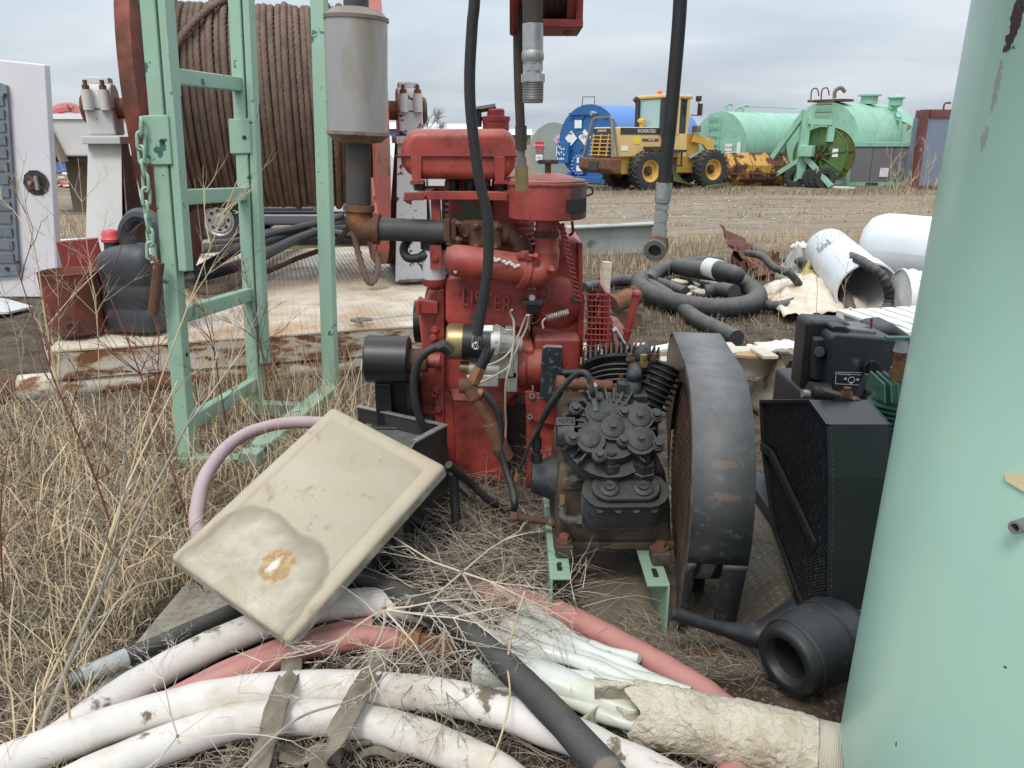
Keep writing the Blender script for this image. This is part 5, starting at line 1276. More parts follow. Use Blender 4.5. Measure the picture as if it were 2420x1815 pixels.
def engine():
 base = gz(1180, 1130)
 t = thing('diesel_engine', 'old red stationary diesel engine with fuel tank on top and round air cleaner', 'engine', (0.0, 3.4, 0))
 P = lambda nm, mb, m='red', par=t, **k: mb.build(nm, m, par, **k)
 FR = V((0, -1, 0))
 # ---- crankcase and sump
 P('crankcase', epoly([(1002, 770), (1250, 770), (1258, 930), (1222, 940), (1216, 962), (1040, 962), (1010, 900)], 3.18, 0.42), bevel=0.014)
 P('sump', epoly([(1070, 944), (1198, 944), (1200, 1140), (1078, 1140)], 3.12, 0.4), bevel=0.010)
 P('sump_side', epoly([(1022, 900), (1072, 938), (1080, 1135), (1030, 1110)], 3.155, 0.4), bevel=0.008)
 P('sump_shoulder', MB().plate([gy(1062, 918, 3.178), gy(1225, 925, 3.178), gy(1198, 948, 3.115), gy(1072, 946, 3.115)], V((0, 0.02, -0.03))), bevel=0.004)
 P('rear_cavity', eb(1190, 955, 1245, 1120, 3.24, None, 0.3), 'oily_iron')
 # gear-end cover with flange and bolts
 g = P('gear_cover', epoly([(988, 742), (1012, 690), (1052, 672), (1052, 1060), (1040, 1085), (1002, 1075), (992, 930), (998, 838)], 3.17, 0.45), bevel=0.016)
 P('cover_flange', epoly([(1034, 690), (1050, 685), (1050, 1075), (1030, 1075), (1026, 880)], 3.145, 0.03), par=g, bevel=0.004)
 for (u, v) in ((1028, 778), (1024, 798), (1030, 924), (1026, 930), (1036, 862), (1036, 968), (1038, 1040), (1032, 716)):
  hb = hexbolt(MB(), gy(u, v, 3.142), FR, 0.012); hb.build('bolt', 'red', g)
 P('end_bracket', MB().plate([gy(988, 708, 3.1), gy(1034, 716, 3.1), gy(1034, 742, 3.1), gy(990, 740, 3.1)], V((0, 0.05, 0))).plate([gy(983, 712, 3.09), gy(992, 712, 3.09), gy(992, 745, 3.09), gy(983, 745, 3.09)], V((0, 0.1, 0))), 'red_patchy', bevel=0.003)
 P('round_plate', MB().cyl(gy(1000, 760, 3.36), gy(982, 760, 3.36), 0.095, None, 28), 'black_paint')
 # valve-side cone above the cover
 P('cowl_end', epoly([(1010, 672), (1046, 664), (1052, 672), (1052, 760), (1006, 760), (1003, 702)], 3.24, 0.3), 'red_patchy', bevel=0.012)
 # ---- air cowling with the embossed maker's name
 cw = P('air_cowl', epoly([(1052, 664), (1062, 652), (1244, 655), (1256, 672), (1256, 766), (1244, 778), (1064, 772), (1052, 760)], 3.10, 0.35), bevel=0.018, seg=3)
 a0, a1 = gy(1086, 702, 3.096), gy(1218, 724, 3.096)
 ex = (a1 - a0); mid = gy(1150, 712, 3.0985)
 P('lettering', text_mb(MB(), 'LISTER', mid, ex, V((0.05, 0.0, 1)) , 0.098, 0.015, sx=0.74), mat('red_worn', (0.44, 0.085, 0.07), 0.4, var=0.15, vscale=20), par=cw, ang=40)
 # fan volute on the right with rounded shoulders
 P('fan_shroud', epoly([(1258, 655), (1262, 600), (1278, 566), (1300, 556), (1352, 558), (1368, 572), (1375, 610), (1374, 830), (1360, 850), (1268, 850)], 3.2, 0.42), bevel=0.032, seg=4)
 P('shroud_bulge', MB().lathe([(0.115, 0.0), (0.108, 0.015), (0.085, 0.027), (0.05, 0.034), (0.001, 0.036)], gy(1318, 715, 3.205), FR, 32), ang=70)
 P('shroud_flange', epoly([(1366, 572), (1377, 574), (1378, 845), (1366, 845)], 3.185, 0.44), bevel=0.004)
 P('shroud_skirt', epoly([(1256, 770), (1374, 790), (1370, 870), (1256, 870)], 3.19, 0.3), bevel=0.012)
 # ---- bell housing and mounting at lower right
 P('bell_housing', MB().lathe([(0.085, 0.0), (0.085, 0.05), (0.075, 0.06), (0.075, 0.16), (0.088, 0.165), (0.088, 0.19)], gy(1212, 868, 3.06), (1, 0, 0), 28), ang=40)
 P('housing_block', eb(1216, 822, 1262, 915, 3.02, None, 0.3), bevel=0.014)
 P('side_case', eb(1262, 800, 1372, 930, 3.08, None, 0.35), bevel=0.016)
 mp_ = P('mount_plate', epoly([(1240, 925), (1262, 925), (1270, 940), (1325, 938), (1340, 918), (1352, 925), (1352, 1000), (1330, 1010), (1245, 992)], 3.0, 0.03), bevel=0.004)
 for (u, v) in ((1257, 936), (1334, 942), (1252, 985), (1342, 985)):
  MB().ringcyl(gy(u, v, 2.999), gy(u, v, 2.992), 0.012, 0.006, 12).build('bolt_hole', 'zinc_dark', mp_)
  MB().cyl(gy(u, v, 2.9985), gy(u, v, 2.996), 0.0065, None, 10).build('hole', 'ink', mp_)
 P('mount_block', eb(1243, 992, 1345, 1150, 3.03, None, 0.4), bevel=0.012)
 P('foot', MB().bx(gy(1000, 1140, 3.2).x, gy(1400, 1140, 3.2).x, 3.02, 3.75, -0.02, 0.06), 'red_dull', bevel=0.006)
 # ---- cylinders and heads seen through the gaps
 for (u, w) in ((1108, 0.075), (1215, 0.075)):
  c = gy(u, 520, 3.42); fins = [(w, -0.10)]
  for k in range(9):
   z = -0.1 + k * 0.024
   fins += [(w, z), (w + 0.028, z + 0.004), (w + 0.028, z + 0.009), (w, z + 0.013)]
  fins += [(w, 0.13)]
  P('cylinder', MB().lathe(fins, c + V((0, 0, -0.03)), (0, 0, 1), 24), 'red_patchy')
  P('cylinder_head', MB().box(c + V((0, 0, 0.14)), (0.19, 0.2, 0.09)), 'red_patchy', bevel=0.02)
 P('rocker_cover', MB().box(gy(1105, 498, 3.30), (0.155, 0.1, 0.11)), 'red_patchy', bevel=0.02)
 P('rocker_cover', MB().box(gy(1198, 500, 3.34), (0.13, 0.1, 0.12)), 'red_patchy', bevel=0.02)
 P('back_block', eb(1046, 470, 1262, 660, 3.52, None, 0.2), 'oily_iron')
 P('top_plate', eb(1180, 578, 1300, 600, 3.3, None, 0.2), 'red_patchy')
 P('cowl_top', eb(1052, 650, 1260, 662, 3.14, None, 0.36), 'oily_iron')
 # ---- fuel tank with seam, straps and filler
 yt = 3.05
 ft = P('fuel_tank', epoly([(978, 305), (960, 317), (947, 338), (943, 366), (946, 390), (960, 408), (985, 424), (1186, 426), (1205, 414), (1218, 395), (1221, 367), (1218, 332), (1206, 313), (1190, 304)], yt, 0.40), bevel=0.036, seg=4)
 s0, s1 = gy(936, 367, yt - 0.008), gy(1226, 369, yt - 0.008)
 MB().bx(s0.x, s1.x, yt - 0.010, yt + 0.41, s1.z - 0.003, s0.z + 0.002).build('seam', 'red_dull', ft, bevel=0.002)
 for u in (983, 1180):
  MB().plate([gy(u - 13, 370, yt - 0.012), gy(u + 13, 370, yt - 0.012), gy(u + 12, 432, yt - 0.012), gy(u - 9, 432, yt - 0.012)], V((0, 0.006, 0))).build('strap', 'red', ft, bevel=0.002)
  MB().box(gy(u + 4, 430, yt + 0.02), (0.05, 0.06, 0.012)).build('strap_foot', 'red', ft)
 fc = gy(1172, 300, yt + 0.14)
 MB().cyl(fc + V((0, 0, -0.015)), fc + V((0, 0, 0.022)), 0.052, None, 20).build('filler_neck', 'red_dull', ft)
 MB().lathe([(0.056, 0.022), (0.056, 0.038), (0.034, 0.042), (0.034, 0.062), (0.028, 0.068), (0.001, 0.068)], fc, (0, 0, 1), 12).build('filler_cap', 'red_dull', ft)
 MB().tube(cat([fc + V((-0.045, 0, 0.07)), fc + V((-0.075, 0, 0.065)), fc + V((-0.096, 0, 0.045)), fc + V((-0.098, 0, 0.0))], 4), 0.011, 6).tube([fc + V((-0.06, 0.0, 0.065)), fc + V((0.0, 0, 0.075))], 0.014, 6).tube([fc + V((-0.066, 0.0, 0.06)), fc + V((-0.066, 0, 0.0))], 0.01, 6).build('cap_lever', 'black_paint', ft)
 # bracket under the tank
 br = P('tank_bracket', eb(986, 452, 1182, 472, yt + 0.0, None, 0.012).bx(gy(980, 455, yt).x, gy(1195, 455, yt).x, yt + 0.33, yt + 0.36, gy(1100, 472, yt).z, gy(1100, 452, yt).z), bevel=0.002)
 for u in (986, 1180):
  q = gy(u + 8, 462, yt)
  MB().box((q.x, yt + 0.17, q.z), (0.045, 0.42, 0.012)).box((q.x - 0.02, yt - 0.04, q.z), (0.075, 0.014, 0.03)).build('rail', 'red', br, bevel=0.002)
  [MB().cyl(gy(u + 6, 450, yt + w), gy(u + 6, 430, yt + w), 0.022, None, 14).build('rubber_mount', 'black_rubber', br) for w in (0.04, 0.32)]
 MB().cyl(gy(1072, 455, 3.2), gy(1072, 428, 3.2), 0.022, None, 10).cyl(gy(1112, 455, 3.2), gy(1112, 425, 3.2), 0.03, None, 10).build('drain_cock', 'black_paint', br)
 P('bracket_post', eb(1020, 470, 1042, 625, 3.08, None, 0.03), bevel=0.003)
 P('bracket_post', eb(1196, 470, 1212, 560, 3.40, None, 0.03), 'red_dull', bevel=0.003)
 # ---- air cleaner drum
 ac = gy(1296, 425, 3.03); rz_ = gy(1388, 470, 3.03).x - gy(1296, 470, 3.03).x
 zt = gy(1296, 428, 3.03 - rz_).z; zb = gy(1296, 524, 3.03 - rz_).z
 A = V((gy(1294, 470, 3.03).x, 3.03, 0))
 cl = P('air_cleaner', MB().lathe([(0.001, zb), (rz_ - 0.006, zb), (rz_, zb + 0.004), (rz_, zt - 0.02), (rz_ - 0.004, zt - 0.004), (rz_ - 0.012, zt), (0.001, zt)], A, (0, 0, 1), 56), 'red', ang=40)
 cl.data.materials[0] = mat('red_scorched', (0.375, 0.056, 0.047), 0.38, var=0.14, vscale=9, bump=0.05, bscale=130, layers=[((0.33, 0.095, 0.06), 0.57, 4, 0.1, 0.6), ((0.17, 0.035, 0.027), 0.6, 7, 0.08, 0.7)], dust=((0.42, 0.22, 0.16), 0.5),
       spots=[(tuple(A + V((rz_ * 0.86, -rz_ * 0.5, (zt + zb) / 2 + 0.03)) - V((0.0, 3.4, 0))), (0.07, 0.12, 0.22), (0.075, 0.030, 0.018))])
 MB().lathe([(rz_ + 0.002, zt - 0.022), (rz_ + 0.005, zt - 0.02), (rz_ + 0.005, zt - 0.012), (rz_ + 0.002, zt - 0.01)], A, (0, 0, 1), 56, False).build('rim_band', 'red', cl)
 MB().lathe([(rz_ * 0.72, 0.0), (rz_ * 0.6, 0.010), (rz_ * 0.3, 0.019), (0.001, 0.022)], A + V((0, 0, zt + 0.001)), (0, 0, 1), 40).build('lid', 'red', cl, ang=60)
 kb = A + V((0, 0, zt + 0.020))
 MB().cyl(kb, kb + V((0, 0, 0.035)), 0.012, None, 10).box(kb + V((0, 0, 0.043)), (0.075, 0.016, 0.016)).box(kb + V((0, 0, 0.043)), (0.02, 0.06, 0.014)).build('wing_nut', 'rust_dark', cl, bevel=0.003)
 for k in range(2):
  a = R(-38)
 npl = V((math.sin(R(44)), -math.cos(R(44)), 0)); pl = A + npl * (rz_ + 0.001) + V((0, 0, zb + 0.055))
 e1 = V((math.cos(R(44)), math.sin(R(44)), 0))
 MB().box(pl, (0.10, 0.006, 0.05), Matrix((e1, -npl, EZ)).transposed()).build('name_plate', 'ink', cl, bevel=0.002)
 MB().tube(cat([A + V((rz_, 0.02, zb + 0.115)), A + V((rz_ + 0.02, 0.02, zb + 0.112)), A + V((rz_ + 0.024, 0.02, zb + 0.09)), A + V((rz_, 0.02, zb + 0.08))], 4), 0.004, 6).build('clip', 'rust_dark', cl)
 # ---- intake elbow, clamps and manifold log
 pts = cat([E_(1294, 520, 3.03), E_(1292, 560, 3.03), E_(1292, 606, 3.03), E_(1284, 638, 3.02), E_(1258, 650, 3.01), E_(1226, 642, 3.0)], 6)
 rs = [0.046 if i < 10 else 0.05 for i in range(len(pts))]
 P('intake_elbow', MB().tube(pts, rs, 22), ang=60)
 P('hose_clamp', MB().cyl(E_(1292, 546, 3.03), E_(1292, 560, 3.03), 0.050, None, 24).box(E_(1286, 552, 2.972), (0.045, 0.012, 0.012)), 'rust_dark')
 P('clamp_band', MB().cyl(E_(1246, 648, 3.005), E_(1230, 644, 3.0), 0.064, None, 24).box(E_(1240, 604, 2.97), (0.03, 0.03, 0.035)).box(E_(1232, 603, 2.95), (0.035, 0.02, 0.02)), bevel=0.002)
 P('clamp_bolt', MB().cyl(E_(1248, 604, 2.96), E_(1268, 606, 2.96), 0.008, None, 8).cyl(E_(1262, 605, 2.96), E_(1270, 606, 2.96), 0.014, None, 6))
 mpts = [E_(u, v, 3.0) for u, v in ((1242, 636), (1200, 630), (1150, 624), (1100, 618), (1076, 616), (1062, 617), (1054, 619))]
 mi = P('intake_manifold', MB().tube(mpts, [0.056, 0.058, 0.06, 0.062, 0.062, 0.054, 0.03], 26), ang=60)
 for k in range(20):
  q = E_(1078 + k * 7.6, 590 + k * 1.0, 2.98)
  MB().box(q, (0.007, 0.02, 0.008)).build('tooth', 'red', mi)
 for k in range(9):
  q = E_(1166 + k * 6.5 + (6 if k > 2 else 0), 611 + k * 2.4 + 3 * math.sin(k * 2.1), 2.9375)
  MB().sph(q, 0.008, 8, 6, (1.1, 0.35, 0.8)).build('paint_daub', 'ink_white', mi)
 MB().cyl(E_(1076, 642, 2.955), E_(1076, 642, 2.945), 0.007, None, 8).build('stud', 'zinc', mi)
 MB().cyl(E_(1298, 640, 2.975), E_(1304, 634, 2.955), 0.013, None, 12).build('plug', 'red', mi)
 # ---- exhaust: manifold, pipe, elbow, muffler
 em = P('exhaust_manifold', epoly([(1080, 530), (1100, 522), (1176, 526), (1184, 540), (1184, 585), (1170, 596), (1116, 596), (1096, 560), (1080, 562)], 3.06, 0.09), 'rust_flake', bevel=0.012)
 MB().plate([gy(u, v, 3.045) for u, v in ((1112, 522), (1182, 524), (1186, 592), (1114, 594))], V((0, 0.02, 0))).build('cover_plate', 'rust_flake', em, bevel=0.006)
 for (u, v) in ((1125, 531), (1172, 534), (1124, 580), (1171, 582)):
  hexbolt(MB(), gy(u, v, 3.043), FR, 0.013, 0.018).build('bolt', 'rust', em)
  MB().cyl(gy(u, v, 3.02), gy(u, v, 3.01), 0.006, None, 8).build('stud', 'brass_rusty', em)
 MB().cyl(gy(1099, 552, 3.058), gy(1099, 552, 3.048), 0.014, None, 14).build('boss', 'rust_dark', em)
 P('exhaust_arm', MB().tube(cat([E_(1180, 556, 3.1), E_(1205, 556, 3.1), E_(1228, 572, 3.1), E_(1236, 600, 3.1)], 6), [0.045] * 6 + [0.04] * 13, 20), 'rust_flake', ang=60)
 P('exhaust_flange', eb(1048, 518, 1064, 572, 3.02, None, 0.1).bx(gy(1064, 540, 3.03).x, gy(1078, 540, 3.03).x, 3.03, 3.13, gy(1070, 568, 3.03).z, gy(1070, 520, 3.03).z), 'rust_flake', bevel=0.006)
 for (u, v) in ((1082, 528), (1082, 566)):
  P('flange_bolt', MB().cyl(gy(u - 6, v, 3.03), gy(u + 10, v, 3.03), 0.007, None, 8).cyl(gy(u - 3, v, 3.03), gy(u + 4, v, 3.03), 0.014, None, 6), 'rust')
 yx = 3.08
 P('exhaust_pipe', MB().cyl(E_(884, 541, yx), E_(1052, 547, yx), 0.0445, None, 28), 'steel_pipe')
 P('exhaust_elbow', MB().tube(cat([E_(848, 490, yx), E_(849, 508, yx), E_(857, 530, yx), E_(874, 540, yx), E_(890, 541, yx)], 6), [0.052] * 25, 24).cyl(E_(848, 484, yx), E_(848, 498, yx), 0.061, None, 28).cyl(E_(884, 541, yx), E_(897, 542, yx), 0.061, None, 28), 'rust', ang=60)
 P('exhaust_pipe', MB().cyl(E_(848, 490, yx), E_(846, 325, yx), 0.0475, None, 28), 'steel_pipe')
 m0, m1 = E_(846, 316, yx), E_(842, 44, yx)
 up = (m1 - m0).normalized(); Lm = (m1 - m0).length; rm = 0.1125
 mu = P('muffler', MB().lathe([(rm, 0), (rm, Lm)], m0, up, 48), 'muffler', ang=50)
 for (o, s) in ((m0, -1), (m1, 1)):
  MB().lathe([(rm + 0.005, -0.008), (rm + 0.006, 0.004), (rm - 0.004, 0.010), (rm - 0.022, 0.028), (rm - 0.05, 0.034), (0.05, 0.036)], o, up * s, 48).build('end_cap', 'muffler_end', mu, ang=50)
 P('tail_pipe', MB().cyl(m1 + up * 0.02, m1 + up * 0.35, 0.0455, None, 28), 'steel_pipe')
 # ---- filter canister on the left with bracket and hose
 fo = P('filter_canister', MB().lathe([(0.045, 0), (0.047, 0.005), (0.047, 0.14)], E_(1027, 658, 3.12), (0, 0, 1), 26), 'white_clean')
 MB().lathe([(0.02, -0.045), (0.03, -0.03), (0.046, -0.028), (0.049, -0.02), (0.049, 0.0)], E_(1027, 658, 3.12), (0, 0, 1), 26).build('bowl', 'red_dull', fo)
 MB().cyl(E_(1024, 588, 3.12), E_(1024, 566, 3.12), 0.052, None, 20).build('head', 'black_paint', fo)
 P('canister_bracket', eb(1016, 580, 1044, 636, 3.06, None, 0.012), bevel=0.002)
 P('bracket_bolt', hexbolt(MB(), gy(1028, 610, 3.058), FR, 0.011), 'red')
 P('breather_hose', MB().tube(cat([E_(985, 548, 3.16), E_(966, 565, 3.14), E_(954, 588, 3.12), E_(962, 608, 3.1), E_(985, 610, 3.1), E_(1008, 600, 3.1), E_(1020, 590, 3.11)], 6), 0.0175, 12), 'black_rubber', ang=60)
 P('hose_clip', MB().cyl(E_(1000, 606, 3.1), E_(1010, 600, 3.1), 0.023, None, 14), 'dark_steel')
 # ---- starter motor
 ys = 2.98; sr = 0.072
 sx = lambda u: gy(u, 806, ys)
 c0 = sx(1055); dx = lambda u: V((sx(u).x, ys, c0.z - (u - 1055) * 0.00009))
 stt = P('starter_motor', MB().lathe([(0.058, 0.0), (sr - 0.004, 0.004), (sr, 0.012), (sr, (sx(1096) - c0).x)], dx(1055), (1, 0, -0.05), 36), 'gold', ang=40)
 MB().cyl(dx(1094), dx(1160), sr + 0.002, None, 36).build('yoke', 'black_paint', stt)
 MB().box(dx(1150) + V((0.0, -0.036, 0.064)), (0.052, 0.03, 0.02), Matrix.Rotation(0.55, 3, 'X')).build('label', 'placard_white', stt)
 p = dx(1127) + V((0, -sr - 0.002, 0.008))
 MB().cyl(p, p + V((0, -0.003, 0)), 0.016, None, 16).build('screw', 'placard_white', stt)
 MB().box(p + V((0, -0.004, 0)), (0.02, 0.003, 0.005), Matrix.Rotation(0.7, 3, 'Y')).box(p + V((0, -0.0041, 0)), (0.005, 0.003, 0.02), Matrix.Rotation(0.7, 3, 'Y')).build('screw_slot', 'ink', stt)
 MB().lathe([(sr + 0.002, 0), (sr + 0.002, 0.035), (sr - 0.012, 0.05), (sr - 0.02, 0.09), (sr - 0.035, 0.10), (sr - 0.04, 0.125)], dx(1160), (1, 0, -0.05), 30).build('nose_cone', 'alu', stt, ang=40)
 for k in range(5):
  a = R(-60 + k * 40)
  d = V((0, -math.cos(a), math.sin(a)))
  MB().bar(dx(1168) + d * sr * 0.9, dx(1213) + d * (sr * 0.45), 0.006, 0.03, d).build('rib', 'alu', stt)
 MB().box(dx(1192) + V((0, 0.01, -0.085)), (0.11, 0.07, 0.11)).box(dx(1204) + V((0, 0, -0.03)), (0.035, 0.06, 0.2)).box(dx(1210) + V((0, -0.01, -0.15)), (0.045, 0.03, 0.09)).build('drive_housing', 'alu', stt, bevel=0.006)
 MB().cyl(dx(1108) + V((0, 0.0, -0.105)), dx(1180) + V((0, 0.0, -0.105)), 0.034, None, 20).build('solenoid', 'alu', stt)
 MB().cyl(dx(1086) + V((0, 0.0, -0.105)), dx(1108) + V((0, 0.0, -0.105)), 0.024, None, 16).build('terminal', 'gold', stt)
 MB().box(dx(1140) + V((0, -0.02, -0.15)), (0.13, 0.03, 0.05)).build('lower_bracket', 'alu', stt, bevel=0.006)
 tp = dx(1060) + V((0, -sr - 0.002, -0.02))
 MB().cyl(tp, tp + V((0, -0.015, 0)), 0.011, None, 6).cyl(tp, tp + V((0, -0.022, 0)), 0.006, None, 8).build('terminal_nut', 'zinc', stt)
 cab = cat([tp + V((0, -0.008, 0)), E_(1036, 820, 2.88), E_(1008, 832, 2.87), E_(985, 862, 2.87), E_(978, 910, 2.87), E_(985, 965, 2.87), E_(1004, 1020, 2.88), E_(1030, 1075, 2.9), E_(1060, 1120, 2.9), E_(1120, 1180, 2.85)], 6)
 P('battery_cable', MB().tube(cab, 0.0165, 10), 'black_rubber', ang=60)
 P('cable_boot', MB().tube([tp + V((0.01, -0.008, 0)), E_(1046, 816, 2.885), E_(1030, 822, 2.875)], [0.024, 0.024, 0.019], 10), 'black_rubber')
 # ---- black strap bracket, rusty cross tube
 P('black_band', MB().plate([gy(u, v, 2.92) for u, v in ((1282, 822), (1292, 818), (1330, 820), (1329, 890), (1324, 950), (1276, 946), (1278, 890))], V((0, 0.03, 0))), 'guard_black', bevel=0.006)
 P('band_arm', MB().cyl(gy(1328, 882, 2.93), gy(1420, 880, 2.93), 0.018, None, 12), 'black_paint')
 # ---- fan guard of red wire
 wg = MB()
 u0, u1 = 1377, 1436
 for k in range(7):
  u = u0 + (u1 - u0) * k / 6
  wg.cyl(gy(u + 3, 694, 3.06), gy(u, 846, 3.06), 0.0028, None, 5)
 for k in range(12):
  v = 696 + k * 13.4
  wg.cyl(gy(u0, v, 3.058), gy(u1, v + 2, 3.058), 0.0028, None, 5)
  wg.tube(cat([gy(u1, v + 2, 3.058), gy(u1 + 5, v + 1, 3.08), gy(u1 + 7, v, 3.2)], 3), 0.0028, 5)
 P('wire_guard', wg, 'red', ang=60)
 P('fan', MB().lathe([(0.05, 0), (0.05, 0.06), (0.001, 0.06)], gy(1390, 770, 3.28), (1, 0, 0), 16), 'red_dull')
 for k in range(9):
  a = k * 2 * PI / 9
  d = V((0, math.cos(a), math.sin(a)))
  P('fan_blade', MB().bar(gy(1400, 770, 3.28) + d * 0.05, gy(1400, 770, 3.28) + d * 0.155, 0.05, 0.006, V((0.7, 0.7 * -math.sin(a), 0.7 * math.cos(a)))), 'red_dull')
 P('guard_frame', epoly([(1430, 690), (1441, 694), (1443, 850), (1432, 850)], 3.07, 0.25), bevel=0.004)
 P('side_guard', MB().lathe([(0.16, 0.0), (0.15, 0.03), (0.06, 0.10), (0.001, 0.105)], gy(1440, 830, 3.3), (1, 0, 0), 26), 'red')
 # data plate on the guard and the red lever
 pn = MB().plate([gy(1447, 778, 3.02), gy(1456, 772, 3.02), gy(1494, 836, 3.02), gy(1483, 850, 3.02)], V((0, 0.004, 0))).build('data_plate', 'placard_white', t)
 MB().plate([gy(1450, 784, 3.017), gy(1457, 780, 3.017), gy(1485, 828, 3.017), gy(1478, 838, 3.017)], V((0, 0.002, 0))).build('plate_print', 'plastic_grey', pn)
 P('throttle_lever', MB().cyl(gy(1472, 830, 3.12), gy(1503, 700, 3.12), 0.014, 0.017, 14).sph(gy(1504, 696, 3.12), 0.02, 12, 8).cyl(gy(1482, 785, 3.12), gy(1484, 778, 3.12), 0.02, None, 12), 'red', ang=60)
 P('lever_bracket', MB().box(gy(1462, 842, 3.14), (0.05, 0.05, 0.06)), 'red_dull', bevel=0.006)
 # ---- switch block and its wires
 sw = P('switch_block', eb(1246, 686, 1268, 716, 3.02, None, 0.06), bevel=0.004)
 MB().cyl(gy(1257, 704, 3.018), gy(1257, 704, 3.008), 0.013, None, 14).build('knob', 'zinc', sw)
 eb(1236, 712, 1282, 722, 2.99, None, 0.06).build('shelf', 'dark_steel', sw, bevel=0.002)
 eb(1244, 722, 1276, 742, 3.0, None, 0.04).build('terminal_strip', 'black_paint', sw, bevel=0.004)
 for q in (((1246, 744), (1238, 760), (1226, 790), (1205, 830), (1180, 852), (1150, 864), (1140, 866)), ((1250, 744), (1246, 770), (1230, 805), (1214, 840), (1200, 868), (1165, 890), (1133, 905)),
   ((1210, 732), (1206, 740), (1214, 760), (1214, 800), (1206, 860), (1196, 900), (1194, 960), (1196, 1000), (1194, 1040), (1188, 1070))):
  P('wire', MB().tube(cat([gy(u, v, 2.86 + 0.03 * math.sin(k)) for k, (u, v) in enumerate(q)], 6), 0.0042, 7), 'cream_wire', ang=60)
 for q in (((1236, 722), (1216, 728), (1212, 742), (1230, 760), (1262, 764), (1280, 750)), ((1276, 720), (1296, 706), (1300, 690), (1290, 676), (1276, 674)), ((1280, 738), (1298, 752), (1310, 750))):
  P('wire', MB().tube(cat([gy(u, v, 2.99) for u, v in q], 6), 0.0028, 6), 'rust_dark', ang=60)
 P('wire_stub', MB().tube(cat([gy(1284, 776, 2.98), gy(1282, 760, 2.98), gy(1290, 752, 2.98)], 5), 0.004, 6), 'cream_wire')
 spr = [gy(1292 + 50 * k / 60, 752 - 14 * k / 60, 3.0) + V((0, 0.012 * math.cos(k * 1.0), 0.012 * math.sin(k * 1.0))) for k in range(61)]
 P('wire_coil', MB().tube(spr, 0.0035, 5), 'alu', ang=60)
 # twisted red lead hanging from the cleaner
 tw = [gy(1326 + 14 * math.sin(k / 60 * 1.5) + 25 * k / 60, 530 + 186 * k / 60, 2.95) for k in range(61)]
 for ph in (0, PI):
  P('twisted_lead', MB().tube([p + V((0.008 * math.cos(k * 0.9 + ph), 0.008 * math.sin(k * 0.9 + ph), 0)) for k, p in enumerate(tw)], 0.0065, 6), 'red_dull', ang=60)
 P('lead_clip', MB().cyl(gy(1360, 716, 2.95), gy(1352, 702, 2.95), 0.012, None, 10), 'dark_steel')
 P('stay_rod', MB().tube(cat([gy(1352, 524, 3.1), gy(1354, 548, 3.12), gy(1346, 556, 3.14)], 4), 0.006, 8), 'red_dull')
 # ---- power take-off pulley on its black stand
 c = gy(920, 850, 3.06); q0 = gy(866, 848, 3.06); q1 = gy(968, 852, 3.06); rp = 0.098
 pu = P('pto_pulley', MB().lathe([(rp - 0.006, 0), (rp, 0.006), (rp, (q1 - q0).x - 0.006), (rp - 0.006, (q1 - q0).x), (rp - 0.02, (q1 - q0).x), (0.02, (q1 - q0).x - 0.03)], q0, (1, 0, -0.03), 48), 'black_paint', ang=40)
 MB().cyl(q1 - V((0.03, 0, 0)), gy(1010, 852, 3.06), 0.05, None, 20).build('hub', 'rust_dark', pu)
 P('pto_shaft', MB().cyl(gy(1000, 852, 3.06), gy(1040, 854, 3.06), 0.03, None, 16), 'red')
 P('pulley_stand', eb(888, 905, 984, 1000, 3.08, None, 0.2).bx(gy(888, 950, 3.04).x, gy(926, 950, 3.04).x, 3.03, 3.075, 0.0, gy(900, 905, 3.04).z).bx(gy(962, 950, 3.04).x, gy(986, 950, 3.04).x, 3.03, 3.075, 0.0, gy(900, 905, 3.04).z), 'black_paint', bevel=0.005)
 P('stand_base', MB().bx(gy(880, 1000, 3.06).x, gy(1020, 1000, 3.06).x, 3.0, 3.4, -0.02, gy(900, 1000, 3.08).z + 0.01), 'black_paint', bevel=0.005)
engine()
